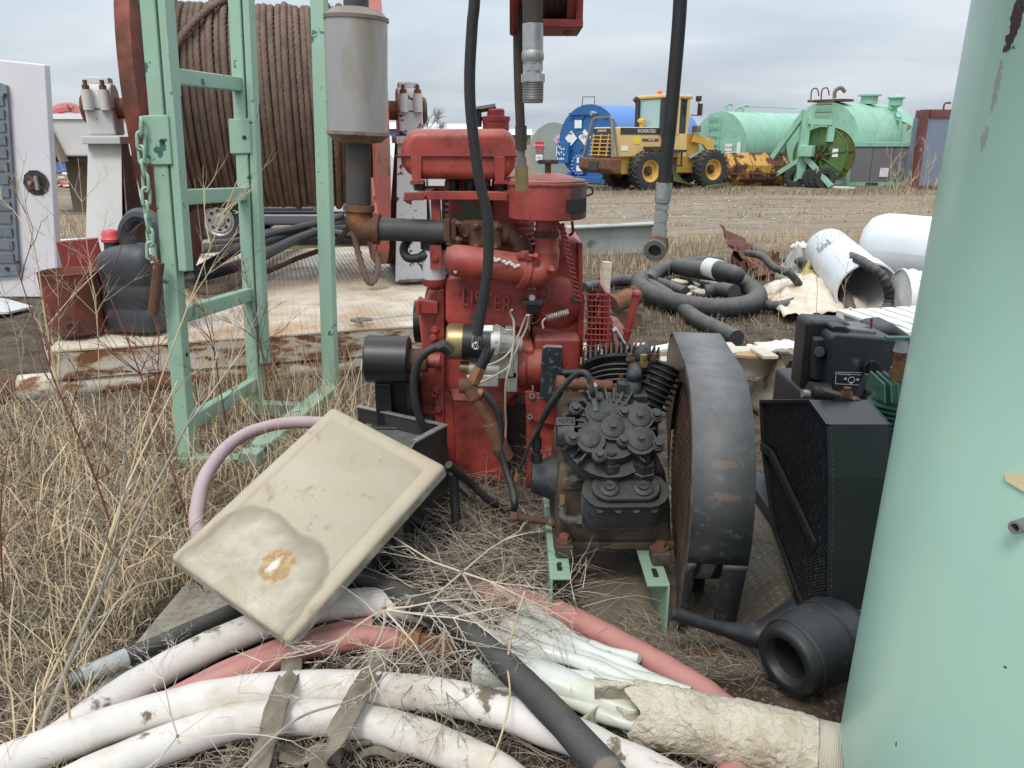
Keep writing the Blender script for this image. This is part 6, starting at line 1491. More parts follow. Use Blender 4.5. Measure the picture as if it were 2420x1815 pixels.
# ------------------------------------------------------------------ hoses hanging from the boom above the machinery
def boom():
 """hose boom carried by the tall green tank, above the frame"""
 t = thing('hose_boom', 'red steel boom with hose reel hanging over the machinery', 'boom', (0.9, 2.3, 2.32))
 P = lambda nm, mb, m='red_dull', **k: mb.build(nm, m, t, **k)
 P('beam', MB().bx(-0.55, 1.15, 2.64, 2.74, 2.50, 2.60), bevel=0.006)
 P('arm', MB().bar((1.1, 2.69, 2.55), (1.24, 1.80, 2.55), 0.09, 0.09), bevel=0.006)
 yb = 2.52
 c = gy(1288, -60, yb)
 fr = P('reel_frame', MB().bx(gy(1262, 40, yb).x, gy(1372, 40, yb).x, yb - 0.1, yb + 0.10, gy(1300, 76, yb).z, gy(1300, 56, yb).z).bx(gy(1355, 10, yb).x, gy(1372, 10, yb).x, yb - 0.1, yb + 0.1, gy(1300, 58, yb).z, 2.50), bevel=0.003)
 P('hanger', MB().bx(gy(1358, 0, yb).x - 0.03, gy(1358, 0, yb).x + 0.03, yb - 0.05, 2.72, 2.44, 2.50))
 for u in (1214, 1345):
  q = gy(u, -50, yb)
  P('reel_flange', MB().lathe([(0.03, -0.004), (0.14, -0.004), (0.15, -0.012), (0.155, 0.0), (0.15, 0.012), (0.14, 0.004), (0.03, 0.004)], q, (1, 0, 0), 40, False))
 q0, q1 = gy(1205, -50, yb), gy(1366, -50, yb)
 P('reel_axle', MB().cyl(q0, q1, 0.03, None, 16))
 for k in range(4):
  q = gy(1290 + k * 14, -50, yb)
  P('hose_wrap', MB().lathe([(0.10 + 0.016 * math.cos(a * PI / 6), 0.016 * math.sin(a * PI / 6)) for a in range(13)], q, (1, 0, 0), 28, False), 'hose_brown')
 P('spool', MB().cyl(gy(1216, -50, yb), gy(1343, -50, yb), 0.085, None, 24))
boom()
def hang(name, label, px, y, r, m, fit=None, top=2.51):
 pts = [gy(u, v, y) for u, v in px]
 p0 = V((pts[0].x, pts[0].y, top))
 t = thing(name, label, 'hose', (pts[-1].x, y, pts[-1].z))
 MB().tube(cat([p0] + pts, 8), r, 16).build('hose', m, t, ang=60)
 return t, pts
t, pts = hang('hanging_hose', 'black rubber hose with frayed end hanging in front of the engine name', [(1122, -40), (1116, 60), (1110, 180), (1114, 280), (1132, 420), (1150, 500), (1155, 560), (1152, 640), (1140, 720), (1128, 792)], 2.70, 0.0185, 'hose_black')
e = pts[-1]
for k in range(9):
 a = k * 0.7
 MB().tube(cat([e + V((0.014 * math.cos(a), 0.014 * math.sin(a), 0.01)), e + V((0.02 * math.cos(a), 0.02 * math.sin(a), -0.02)), e + V((0.012 * math.cos(a) - 0.01, 0.02 * math.sin(a), -0.03 - 0.025 * random.random()))], 3), 0.0012, 4).build('frayed_wire', 'zinc' if k % 2 else 'black_rubber', t)
# the torn-off stub with its pipe fittings, still hanging by the inner lining
s0 = gy(1155, 828, 2.70); s1 = gy(1132, 876, 2.70)
MB().tube(cat([e, e + V((0.012, 0, -0.05)), s0], 4), 0.005, 6).build('inner_lining', 'black_rubber', t)
MB().cyl(s1, s0, 0.0185, 0.021, 14).build('torn_stub', 'black_rubber', t)
for k in range(8):
 a = k * PI / 4; d = (s0 - s1).normalized(); x, y_, z = frame_from(d)
 o = s0 + (x * math.cos(a) + y_ * math.sin(a)) * 0.017
 MB().tube([o - d * 0.01, o + d * (0.008 + 0.018 * random.random()) + x * 0.006 * math.cos(a)], [0.006, 0.001], 5).build('torn_strip', 'black_rubber', t)
d = (s1 - s0).normalized()
MB().cyl(s1 - d * 0.015, s1 + d * 0.05, 0.025, None, 6).build('hex_fitting', 'brass_rusty', t)
MB().cyl(s1 + d * 0.05, s1 + d * 0.062, 0.017, None, 12).cyl(s1 + d * 0.062, s1 + d * 0.095, 0.024, None, 6).build('union_nut', 'brass_rusty', t)
tee = gy(1108, 912, 2.70)
MB().cyl(s1 + d * 0.09, tee, 0.019, None, 14).cyl(tee + V((-0.035, 0, 0.0)), tee + V((0.0, 0, 0)), 0.028, None, 16).sph(tee, 0.03, 14, 10).build('tee', 'rust_flake', t)
t2 = gy(1162, 1002, 2.70); t3 = gy(1184, 1060, 2.70); d2 = (t3 - tee).normalized()
MB().cyl(tee, tee + d2 * 0.05, 0.029, None, 18).cyl(tee + d2 * 0.05, t2, 0.020, None, 16).build('pipe_nipple', 'rust', t)
MB().cyl(t2 - d2 * 0.005, t3 - d2 * 0.01, 0.031, None, 20).build('pipe_sleeve', 'rust', t)
MB().ringcyl(t3 - d2 * 0.015, t3 + d2 * 0.045, 0.033, 0.026, 22).build('sleeve_end', 'rust_flake', t)
b0 = tee + V((0.03, 0, -0.02))
MB().cyl(b0, gy(1143, 930, 2.69), 0.015, 0.018, 12).build('hose_barb', 'brass_rusty', t)
MB().tube(cat([gy(1138, 924, 2.69), gy(1156, 942, 2.69), gy(1176, 972, 2.69), gy(1182, 1010, 2.69), gy(1184, 1060, 2.68), gy(1196, 1110, 2.66), gy(1212, 1160, 2.62), gy(1216, 1200, 2.6), gz(1205, 1222, 0.03)], 6), 0.0135, 10).build('branch_hose', 'black_rubber', t, ang=60)
t, pts = hang('hanging_hose', 'thin brown hose with brass end fittings hanging beside the red fuel tank', [(1226, -40), (1224, 80), (1226, 200), (1230, 300), (1231, 345)], 2.50, 0.0145, 'hose_brown')
e = pts[-1]; dn = V((0.03, 0, -1)).normalized()
MB().cyl(e + V((0, 0, 0.06)), e + dn * 0.012, 0.018, None, 18).build('ferrule', 'hose_brown', t)
MB().cyl(e + dn * 0.01, e + dn * 0.035, 0.013, None, 12).cyl(e + dn * 0.035, e + dn * 0.062, 0.0165, None, 6).build('stem', 'zinc_dark', t)
MB().cyl(e + dn * 0.06, e + dn * 0.10, 0.0205, None, 6).cyl(e + dn * 0.10, e + dn * 0.135, 0.0215, None, 6).build('swivel_nut', 'brass', t)
t, pts = hang('hanging_hose', 'stout brown hose with a long crimped steel coupling hanging under the reel', [(1259, -40), (1259, 0), (1259, 55)], 2.28, 0.0275, 'hose_brown', top=2.5)
e = pts[-1]; o = lambda v: gy(1259 + (v - 55) * 0.004, v, 2.28)
MB().cyl(o(56), o(122), 0.0285, None, 28).lathe([(0.0285, 0), (0.031, 0.008), (0.031, 0.02), (0.027, 0.03)], o(120), V((0, 0, -1)), 28).build('crimp_shell', 'zinc', t)
MB().cyl(o(140), o(150), 0.027, None, 24).cyl(o(148), o(168), 0.0275, None, 6).build('hex_collar', 'zinc', t)
MB().cyl(o(166), o(176), 0.024, None, 24).cyl(o(175), o(194), 0.033, None, 6).build('hex_nut', 'zinc', t)
th = [(0.030, 0)]
for k in range(11):
 th += [(0.0305 - k * 0.0001, 0.003 + k * 0.0042), (0.0285, 0.005 + k * 0.0042)]
th += [(0.0285, 0.055), (0.024, 0.055), (0.024, 0.01)]
MB().lathe(th, o(193), V((0, 0, -1)), 28, False).cyl(o(195), o(200), 0.026, None, 24).build('threaded_end', 'zinc_dark', t)
t, pts = hang('hanging_hose', 'heavy black hose with steel swivel joint ending in a rusty elbow', [(1610, -40), (1604, 60), (1594, 180), (1584, 290), (1574, 380), (1570, 432)], 2.34, 0.0195, 'hose_black')
f = lambda v: gy(1570 - (v - 432) * 0.10, v, 2.34)
MB().cyl(f(432), f(470), 0.0245, None, 12).lathe([(0.024, 0), (0.022, 0.012), (0.017, 0.016)], f(469), f(480) - f(469), 18).build('ferrule', 'zinc', t)
MB().cyl(f(478), f(488), 0.0165, None, 18).cyl(f(484), f(494), 0.0215, None, 6).cyl(f(494), f(505), 0.018, None, 18).build('swivel', 'zinc', t)
MB().cyl(f(503), f(524), 0.0215, None, 6).cyl(f(523), f(527), 0.018, None, 16).cyl(f(526), f(540), 0.020, None, 6).cyl(f(539), f(564), 0.0235, None, 6).build('hex_nuts', 'zinc', t)
c = f(566); ce = gy(1548, 596, 2.30)
MB().sph(f(578), 0.031, 18, 12).cyl(f(562), f(580), 0.028, None, 18).build('elbow', 'rust', t)
dd = (ce - f(578)); dd = V((-0.35, -0.9, -0.25)).normalized()
MB().cyl(f(578), f(578) + dd * 0.04, 0.032, 0.034, 24).build('elbow_socket', 'rust', t)
MB().ringcyl(f(578) + dd * 0.038, f(578) + dd * 0.052, 0.0335, 0.019, 28).build('elbow_ring', 'zinc_dark', t)
MB().cyl(f(578) + dd * 0.0405, f(578) + dd * 0.042, 0.0195, None, 20).build('bore', 'ink', t)
# ================================================================== air compressor and its belt guard
def compressor():
 t = thing('air_compressor', 'black oily V-twin air compressor with finned heads on mint green rails', 'compressor', (0.36, 2.55, 0.19))
 P = lambda nm, mb, m='black_iron', par=t, **k: mb.build(nm, m, par, **k)
 yc = 2.46
 # crankcase
 P('crankcase', MB().plate([gy(u, v, yc) for u, v in ((1322, 1100), (1572, 1108), (1586, 1200), (1588, 1296), (1312, 1292), (1316, 1180))], V((0, 0.42, 0.0))), 'oily_iron', bevel=0.02)
 P('crankcase_top', MB().box((0.345, 2.68, 0.58), (0.34, 0.36, 0.16)), 'oily_iron', bevel=0.03)
 P('sump_foot', MB().bx(gy(1308, 1300, yc).x, gy(1592, 1300, yc).x, yc - 0.02, yc + 0.44, 0.192, 0.222), 'oily_iron', bevel=0.006)
 # near cylinder and head, leaning towards the camera
 n = V((0, -0.72, 0.69)).normalized(); ex = V((1, 0.0, 0)); ey = n.cross(ex)
 H = gy(1445, 1008, 2.40)
 sc = 705.0
 hp = lambda u, v, h=0.0: H + ex * ((u - 1445) / sc) + ey * ((1008 - v) / (sc * 0.92)) + n * h
 body = MB()
 prof = [(0.13, -0.26)]
 for k in range(9):
  z = -0.25 + k * 0.019
  prof += [(0.125, z), (0.152, z + 0.004), (0.152, z + 0.009), (0.125, z + 0.013)]
 prof += [(0.125, -0.075)]
 cy = P('cylinder', body.lathe(prof, H, n, 40), ang=30)
 hd = P('cylinder_head', MB().lathe([(0.155, -0.085), (0.158, -0.075), (0.158, -0.062), (0.12, -0.058), (0.11, -0.015), (0.001, -0.015)], H, n, 40), ang=30)
 for k in range(30):
  a = k * 2 * PI / 30
  if R(236) < a < R(304): continue
  d = ex * math.cos(a) + ey * math.sin(a)
  L = 0.168 + 0.012 * math.sin(k * 2.7)
  MB().plate([H + d * 0.095 - n * 0.06, H + d * 0.095 - n * 0.004, H + d * (L - 0.02) - n * 0.012, H + d * L - n * 0.06], d.cross(n) * 0.006).build('fin', 'black_iron', hd)
 # flower shaped cover with five valve caps
 pl = MB()
 lob = [(1418, 975, 34), (1395, 1038, 34), (1447, 1010, 34), (1512, 985, 35), (1510, 1040, 37), (1362, 966, 16), (1415, 944, 15), (1352, 1036, 17), (1476, 976, 15), (1552, 982, 17), (1470, 1042, 16), (1550, 1050, 17), (1412, 1074, 17), (1478, 1010, 26), (1420, 1005, 30)]
 for (u, v, r) in lob:
  pl.cyl(hp(u, v, -0.018), hp(u, v, 0.006 + 0.0001 * (u % 7)), r / sc, None, 24)
 P('head_cover', pl, par=hd, bevel=0.0)
 for k, (u, v, r) in enumerate(((1418, 975, 25), (1393, 1036, 24), (1447, 1010, 28), (1512, 985, 28), (1511, 1038, 30))):
  cp = MB().lathe([(r / sc, 0.004), (r / sc, 0.011), (r / sc - 0.003, 0.013), (0.001, 0.013)], hp(u, v), n, 28).build('valve_cap', 'black_iron', hd)
  if k >= 2:
   hexbolt(MB(), hp(u, v, 0.012), n, 0.011, 0.012).build('cap_bolt', 'black_iron', cp)
  else:
   for (du, dv) in ((-8, -10), (9, 12)):
    MB().cyl(hp(u + du, v + dv, 0.0128), hp(u + du, v + dv, 0.0142), 0.005, None, 10).build('hole', 'rust' if k else 'ink', cp)
 for (u, v) in ((1362, 966), (1415, 944), (1352, 1036), (1476, 976), (1552, 982), (1470, 1042), (1550, 1050), (1412, 1074)):
  hexbolt(MB(), hp(u, v, 0.006), n, 0.0135, 0.018).build('head_bolt', 'black_iron', hd)
 # boss with cast lettering on the left
 bs = P('inlet_boss', MB().cyl(hp(1335, 1010, -0.055), hp(1362, 1010, -0.05), 0.05, None, 22).cyl(hp(1318, 1012, -0.05), hp(1340, 1012, -0.05), 0.044, None, 22))
 P('cast_plate', MB().box(hp(1338, 995, -0.004), (0.065, 0.006, 0.03), Matrix((ex, -n, ey)).transposed()), par=bs, bevel=0.002)
 text_mb(MB(), 'PC-TIC', hp(1338, 995, 0.0), ex, ey, 0.017, 0.003).build('lettering', 'black_iron', bs, ang=0)
 # far cylinder leaning away
 n2 = V((0.05, 0.62, 0.78)).normalized(); x2 = V((1, 0, 0)); y2 = n2.cross(x2)
 K = gy(1465, 900, 2.80)
 prof = [(0.10, -0.26)]
 for k in range(13):
  z = -0.23 + k * 0.02
  prof += [(0.10, z), (0.135, z + 0.003), (0.135, z + 0.008), (0.10, z + 0.012)]
 P('cylinder', MB().lathe(prof + [(0.10, 0.04)], K, n2, 36), ang=30)
 h2 = P('cylinder_head', MB().lathe([(0.15, 0.04), (0.155, 0.05), (0.12, 0.06), (0.001, 0.06)], K, n2, 36))
 for k in range(16):
  MB().box(K + x2 * (-0.14 + 0.0187 * k) + n2 * 0.085, (0.006, 0.22 * math.sqrt(max(0.1, 1 - ((k - 7.5) / 9) ** 2)), 0.06), Matrix((x2, y2, n2)).transposed()).build('fin', 'black_iron', h2)
 c3 = gy(1556, 900, 2.72)
 prof = [(0.055, -0.12)]
 for k in range(9):
  z = -0.12 + k * 0.022
  prof += [(0.055, z), (0.078, z + 0.004), (0.078, z + 0.009), (0.055, z + 0.014)]
 P('intercooler', MB().lathe(prof, c3, V((0.35, 0.2, 0.75)), 28), ang=30)
 # cast elbows and dome on top
 P('intake_dome', MB().tube(cat([gy(1496, 940, 2.58), gy(1496, 915, 2.58), gy(1498, 892, 2.60), gy(1500, 872, 2.66)], 5), [0.030] * 6 + [0.029] * 5 + [0.027] * 5, 18).sph(gy(1498, 888, 2.58), 0.029, 16, 10), ang=70)
 P('dome_flange', MB().box(gy(1492, 940, 2.57), (0.11, 0.07, 0.04)).box(gy(1472, 918, 2.58), (0.04, 0.05, 0.05)).box(gy(1505, 955, 2.56), (0.09, 0.06, 0.025)), bevel=0.006)
 P('manifold', MB().box(gy(1470, 935, 2.62), (0.07, 0.06, 0.07)).box(gy(1500, 975, 2.52), (0.06, 0.05, 0.06)), 'rust_dark', bevel=0.008)
 P('valve_body', MB().sph(gy(1518, 842, 2.72), 0.036, 16, 12, (1, 0.8, 1.25)).box(gy(1518, 862, 2.72), (0.10, 0.06, 0.035)), bevel=0.0, ang=70)
 sv = P('safety_valve', MB().cyl(gy(1521, 866, 2.66), gy(1521, 838, 2.66), 0.013, None, 12).cyl(gy(1521, 866, 2.66), gy(1521, 855, 2.66), 0.017, None, 6), 'brass')
 MB().cyl(gy(1522, 851, 2.646), gy(1522, 851, 2.643), 0.004, None, 8).build('hole', 'ink', sv)
 for (u, v) in ((1488, 852), (1494, 862), (1546, 852), (1468, 900), (1532, 902)):
  hexbolt(MB(), gy(u, v, 2.68), (0, 0, 1), 0.01, 0.022).build('bolt', 'rust_dark', t)
 # rusty cross tube and black pipe loops on the left
 P('cross_tube', MB().cyl(gy(1322, 906, 2.64), gy(1446, 912, 2.64), 0.020, None, 16).cyl(gy(1314, 905, 2.64), gy(1332, 906, 2.64), 0.028, None, 18), 'rust')
 P('conduit', MB().tube(cat([gy(1392, 882, 2.78), gy(1430, 868, 2.8), gy(1480, 862, 2.82)], 5), 0.008, 8).tube(cat([gy(1380, 900, 2.74), gy(1430, 880, 2.78), gy(1490, 872, 2.8)], 5), 0.009, 8), 'black_rubber', ang=60)
 # bearing cap: cone with flange on the left
 cc = gy(1256, 1128, 2.60)
 P('bearing_cone', MB().lathe([(0.055, 0.0), (0.058, 0.006), (0.085, 0.085), (0.088, 0.10)], cc, (1, 0.0, -0.03), 36), ang=40)
 P('bearing_flange', MB().lathe([(0.135, 0.10), (0.138, 0.104), (0.138, 0.122), (0.12, 0.126), (0.12, 0.16)], cc, (1, 0, -0.03), 40), 'oily_iron', ang=40)
 P('drain_pipe', MB().cyl(gy(1218, 1222, 2.55), gy(1316, 1236, 2.55), 0.014, None, 12).cyl(gy(1205, 1220, 2.55), gy(1222, 1222, 2.55), 0.019, None, 8), 'rust_dark')
 # stacked fittings and unloader tube
 b = gy(1268, 1092, 2.52)
 P('fitting_stack', MB().cyl(b, b + V((0, 0, 0.035)), 0.020, None, 6).cyl(b + V((0, 0, .035)), b + V((0, 0, 0.052)), 0.012, None, 10).cyl(b + V((0, 0, .05)), b + V((0, 0, 0.095)), 0.017, None, 6).cyl(b + V((0, 0, 0.09)), b + V((0, 0, 0.11)), 0.010, None, 10), 'black_paint')
 P('unloader_tube', MB().tube(cat([b + V((0, 0, 0.10)), gy(1274, 1010, 2.5), gy(1294, 965, 2.46), gy(1326, 920, 2.44), gy(1362, 884, 2.42), gy(1384, 882, 2.40), gy(1396, 905, 2.39), gy(1400, 930, 2.385), hp(1404, 944, 0.03)], 6), 0.0095, 10), 'black_rubber', ang=60)
 P('tube_nut', MB().cyl(hp(1399, 932, 0.075), hp(1403, 948, 0.035), 0.017, None, 6).cyl(hp(1404, 950, 0.04), hp(1410, 972, 0.012), 0.009, None, 10), 'zinc')
 P('sense_tube', MB().tube(cat([gy(1330, 925, 2.46), gy(1290, 985, 2.48), gy(1255, 1045, 2.5), gy(1236, 1090, 2.52), gy(1222, 1122, 2.54)], 6), 0.0055, 8), 'black_rubber', ang=60)
 P('sense_fitting', MB().cyl(gy(1224, 1116, 2.54), gy(1220, 1136, 2.54), 0.010, None, 6), 'brass_rusty')
 # finned aftercooler block in front with two plugs
 n3 = V((0, -0.50, 0.866)); e3 = V((1, 0.02, 0)).normalized(); f3 = n3.cross(e3)
 Q = gy(1478, 1160, 2.36)
 def stadium(hl, rr, k=8):
  out = []
  for i in range(k + 1): out.append((hl + rr * math.cos(-PI / 2 + PI * i / k), rr * math.sin(-PI / 2 + PI * i / k)))
  for i in range(k + 1): out.append((-hl + rr * math.cos(PI / 2 + PI * i / k), rr * math.sin(PI / 2 + PI * i / k)))
  return out
 mat('fin_iron', (0.06, 0.064, 0.07), 0.45, var=0.3, vscale=20, bump=0.2)
 af = P('aftercooler', MB().prism(stadium(0.08, 0.040), Q - n3 * 0.15, e3, f3, n3, 0.15))
 for k in range(9):
  MB().prism(stadium(0.08, 0.068 - 0.0006 * k), Q - n3 * (0.022 + 0.0145 * k), e3, f3, n3, 0.0045).build('fin', 'fin_iron', af)
 MB().prism(stadium(0.078, 0.070), Q - n3 * 0.008, e3, f3, n3, 0.016).build('cover', 'black_iron', af, bevel=0.004)
 MB().prism(stadium(0.062, 0.055), Q + n3 * 0.009, e3, f3, n3, 0.022).build('cover', 'black_iron', af, bevel=0.008)
 for s in (-0.058, 0.054):
  c = Q + e3 * s + n3 * 0.03
  pg = MB().lathe([(0.034, 0), (0.034, 0.008), (0.026, 0.012), (0.018, 0.012), (0.018, 0.02), (0.001, 0.02)], c - f3 * 0.01, n3, 24).build('plug', 'black_iron', af)
  MB().box(c - f3 * 0.01 + n3 * 0.0205, (0.022, 0.007, 0.002), Matrix((e3, f3, n3)).transposed()).build('plug_slot', 'ink', pg)
 for k in range(4):
  hexbolt(MB(), Q + e3 * (-0.09 + 0.06 * k) - f3 * 0.066 - n3 * 0.012, -n3, 0.009, 0.012).build('bolt', 'rust_dark', af)
 for (u, s) in ((1440, -0.052), (1520, 0.058)):
  p1 = Q + e3 * s + f3 * 0.035 + n3 * 0.02; p0 = gy(u + 4, 1066, 2.36)
  P('neck', MB().cyl(p1, p1.lerp(p0, 0.62), 0.038, None, 6, a0=0.3).cyl(p1, p0, 0.024, None, 14))
  P('gasket', MB().cyl(p1.lerp(p0, 0.30), p1.lerp(p0, 0.33), 0.0395, None, 6, a0=0.3), 'zinc')
 P('elbow', MB().tube(cat([gy(1330, 1200, 2.42), gy(1330, 1222, 2.40), gy(1345, 1230, 2.38), gy(1372, 1230, 2.37)], 5), 0.017, 12).cyl(gy(1362, 1230, 2.375), gy(1374, 1230, 2.375), 0.026, None, 6), ang=60)
 P('oil_cock', MB().cyl(gy(1330, 1208, 2.42), gy(1330, 1196, 2.42), 0.016, None, 14).cyl(gy(1330, 1196, 2.42), gy(1328, 1172, 2.42), 0.010, None, 10).box(gy(1328, 1180, 2.41), (0.016, 0.02, 0.03)), 'brass')
 MBX = hexbolt(MB(), gy(1355, 1134, 2.44), V((0, -0.8, 0.5)), 0.012, 0.014); MBX.build('bolt', 'black_iron', t)
 P('base_lug', MB().box(gy(1352, 1140, 2.47), (0.07, 0.04, 0.05)), 'oily_iron', bevel=0.01)
 # feet with bolts
 for u in (1334, 1562):
  f0 = gz(u, 1300 if u < 1400 else 1318, 0.215)
  P('foot', MB().box(f0 + V((0, 0.02, 0.0)), (0.065, 0.07, 0.045)), 'oily_iron', bevel=0.006)
  hexbolt(MB(), f0 + V((0, 0.02, 0.023)), (0, 0, 1), 0.019, 0.022).build('foot_bolt', 'rust', t)
compressor()
# mint green mounting rails: two angle irons
for (ul, ur, vt, lbl, m2, flip) in ((1300, 1350, 1366, 'left', -1, -1), (1530, 1584, 1382, 'right', 1, 1)):
 z = 0.187
 a = gz(ul, vt, z); b = gz(ur, vt, z)
 t = thing('mounting_rail', 'mint green slotted rail under the compressor ' + ('beside the twig nest' if flip < 0 else 'next to the curved belt guard'), 'rail', ((a.x + b.x) / 2, a.y, -0.02), 0, 'compressor mounting rails')
 MB().bx(a.x, b.x, a.y, a.y + 0.75, z - 0.009, z).build('top_leg', 'mint', t, bevel=0.002)
 xs_ = b.x if flip > 0 else a.x
 w = 0.009
 MB().plate([V((xs_ - (w if flip > 0 else 0), a.y, z - 0.009)), V((xs_ + (0 if flip > 0 else w), a.y, z - 0.009)), V((xs_ + (0 if flip > 0 else w), a.y + 0.0, -0.02)), V((xs_ - (w if flip > 0 else 0), a.y, -0.02))], V((0, 0.75, 0))).build('side_leg', 'mint', t)
 xc = (a.x + b.x) / 2
 MB().bx(xc - 0.009, xc + 0.009, a.y + 0.045, a.y + 0.10, z + 0.0002, z + 0.001).build('slot', 'ink', t)
# dirty diamond plate the machines stand on
t = thing('machine_deck', 'dirty diamond tread plate under the compressors', 'tread plate', (0.7, 2.6, -0.02))
p0, p1 = (0.12, 2.02), (1.5, 3.4)
MB().bx(p0[0], p1[0], p0[1], p1[1], -0.02, -0.006).build('plate', 'diamond_dirty', t)
o = lozenges(MB(), (p0[0], p0[1], -0.0061), (1, 0, 0), (0, 1, 0), p1[0] - p0[0], p1[1] - p0[1], 0.036, 0.032, 0.005, 0.0025, keep=lambda x, y: mnoise.noise(V((x * 5, y * 5, 2))) > -0.12).build('tread', 'diamond_dirty', t, ang=0, recalc=False); o['kind'] = 'stuff'
o = lozenges(MB(), (0.9, 2.02, -0.0055), (1, 0, 0), (0, 1, 0), 0.5, 0.8, 0.036, 0.032, 0.005, 0.0025).build('tread', 'diamond', t, ang=0, recalc=False); o['kind'] = 'stuff'
# ------------------------------------------------------------------ big belt guard with flywheel
def belt_guard():
 N = V((0.548, 2.12, 0)); Fp = V((0.64, 2.978, 0))
 bk = (Fp - N).normalized(); rt = V((bk.y, -bk.x, 0)); W = 0.185
 t = thing('belt_guard', 'large rounded black steel belt guard with worn grey top and open lower window', 'belt guard', (0.68, 2.5, -0.01))
 O = V((0.548, 2.12, 0)) + bk * -0.02      # back = 0 at the front rim
 r, cz, cb = 0.405, 0.455, 0.405
 r2, cb2, cz2 = 0.20, 0.86, 0.657
 pt = lambda b, z, s: O + bk * b + rt * s + V((0, 0, z))
 # outline: from the bottom of the big wheel, round the front, along the top to the far pulley and back
 out = []
 for k in range(31):
  a = R(250 - k * (250 - 92) / 30)      # angle: 180 = front, 90 = top
  b_, z_ = cb + r * math.cos(a), cz + r * math.sin(a)
  if a > R(202):                          # the skirt drops almost straight to the deck
   f_ = (a - R(202)) / R(48); b_ = cb + r * math.cos(R(202)) + 0.10 * f_; z_ = (cz + r * math.sin(R(202))) * (1 - f_) + 0.002
  out.append((b_, z_))
 for k in range(13):
  a = R(90 - k * 180 / 12)
  out.append((cb2 + r2 * math.cos(a), cz2 + r2 * math.sin(a)))
 n_ = len(out)
 zwin = 0.315
 sp_ = []
 for a0_ in (150, 164):
  q_ = pt(cb + r * math.cos(R(a0_)), cz + r * math.sin(R(a0_)), W * 0.5) - V((0.68, 2.5, -0.01))
  sp_.append((tuple(q_), (0.058, 0.05, 0.014), (0.13, 0.065, 0.038)))
 gm_ = mat('guard_rim', (0.026, 0.027, 0.029), 0.4, var=0.25, vscale=6, bump=0.06, bscale=120, layers=[((0.07, 0.07, 0.072), 0.61, 30, 0.05, 0.5), ((0.16, 0.07, 0.035), 0.70, 7, 0.03, 0.85), ((0.19, 0.11, 0.07), 0.685, 75, 0.02, 0.85)], dust=((0.29, 0.28, 0.275), 0.75), spots=sp_)
 def band(s0, s1, i0, i1, name, m=gm_):
  mb = MB(); vs = []; fs = []
  for i in range(i0, i1 + 1):
   b, z = out[i]
   vs += [pt(b, z, s0), pt(b, z, s1)]
  k = i1 - i0
  fs = [(2 * i, 2 * i + 1, 2 * i + 3, 2 * i + 2) for i in range(k)]
  mb.add(vs, fs); return mb.build(name, m, t, solid=0.006, ang=40)
 iw = next(i for i in range(n_) if out[i][1] > zwin)
 band(0, W, iw, n_ - 1, 'rim')
 band(0, 0.028, 0, iw, 'rim_strip'); band(W - 0.075, W, 0, iw, 'rim_strip')
 # side plates with a big opening on the near side
 inner = 0.335
 sp = MB(); vs = []; fs = []; k0 = 31
 for i in range(k0):
  b, z = out[i]
  a = math.atan2(z - cz, b - cb)
  vs += [pt(b, z, 0), pt(cb + inner * math.cos(a), cz + inner * math.sin(a), 0)]
 fs = [(2 * i, 2 * i + 1, 2 * i + 3, 2 * i + 2) for i in range(k0 - 1)]
 sp.add(vs, fs); sp.build('side_ring', 'guard_inner', t, solid=0.004)
 MB().plate([pt(b, z, 0) for b, z in ([(cb + 0.0, cz + r - 0.001), (cb + 0.0, cz + inner)] + [(cb + inner * math.cos(R(a)), cz + inner * math.sin(R(a))) for a in range(80, -81, -10)] + [(cb + 0.1, cz - r * 0.9), (cb2, cz2 - r2), (cb2 + r2 * 0.7, cz2 - r2 * 0.7), (cb2 + r2, cz2), (cb2 + r2 * 0.7, cz2 + r2 * 0.7), (cb2, cz2 + r2)])], rt * 0.004).build('side_plate', 'guard_inner', t)
 MB().plate([pt(b, z, W) for b, z in out], -rt * 0.004).build('side_plate', 'guard_black', t)
 # expanded mesh over the opening
 me_ = MB()
 for k in range(26):
  zz = cz - inner + 2 * inner * (k + 0.5) / 26
  hb = math.sqrt(max(0, inner ** 2 - (zz - cz) ** 2))
  me_.bar(pt(cb - hb, zz, 0.012), pt(cb + hb, zz, 0.012), 0.004, 0.006)
  me_.bar(pt(cb + zz - cz, cz - hb, 0.016), pt(cb + zz - cz, cz + hb, 0.016), 0.003, 0.006, bk)
 me_.build('side_mesh', 'rust_dark', t)
 fw = MB().lathe([(0.03, 0), (0.33, 0), (0.345, 0.0), (0.345, 0.10), (0.33, 0.10), (0.33, 0.02), (0.03, 0.02)], pt(cb, cz, 0.04), rt, 56, False).build('flywheel', 'dark_steel', t)
 MB().lathe([(0.346, 0.015), (0.352, 0.02), (0.352, 0.062), (0.346, 0.067)], pt(cb, cz, 0.04), rt, 56, False).build('belt', 'zinc', fw)
 MB().lathe([(0.346, 0.075), (0.350, 0.078), (0.350, 0.095), (0.346, 0.098)], pt(cb, cz, 0.04), rt, 56, False).build('belt', 'black_rubber', fw)
 MB().bar(pt(0.05, -0.005, 0.0), pt(0.05, -0.005, W), 0.06, 0.01).build('foot', 'rust', t)
 MB().bar(pt(cb, -0.01, W * 0.5), pt(cb, cz - r + 0.02, W * 0.5), 0.06, 0.03).build('stay', 'guard_black', t); MB().bar(pt(cb2, -0.01, W * 0.5), pt(cb2, cz2 - r2 + 0.02, W * 0.5), 0.06, 0.03).build('stay', 'guard_black', t)
belt_guard()
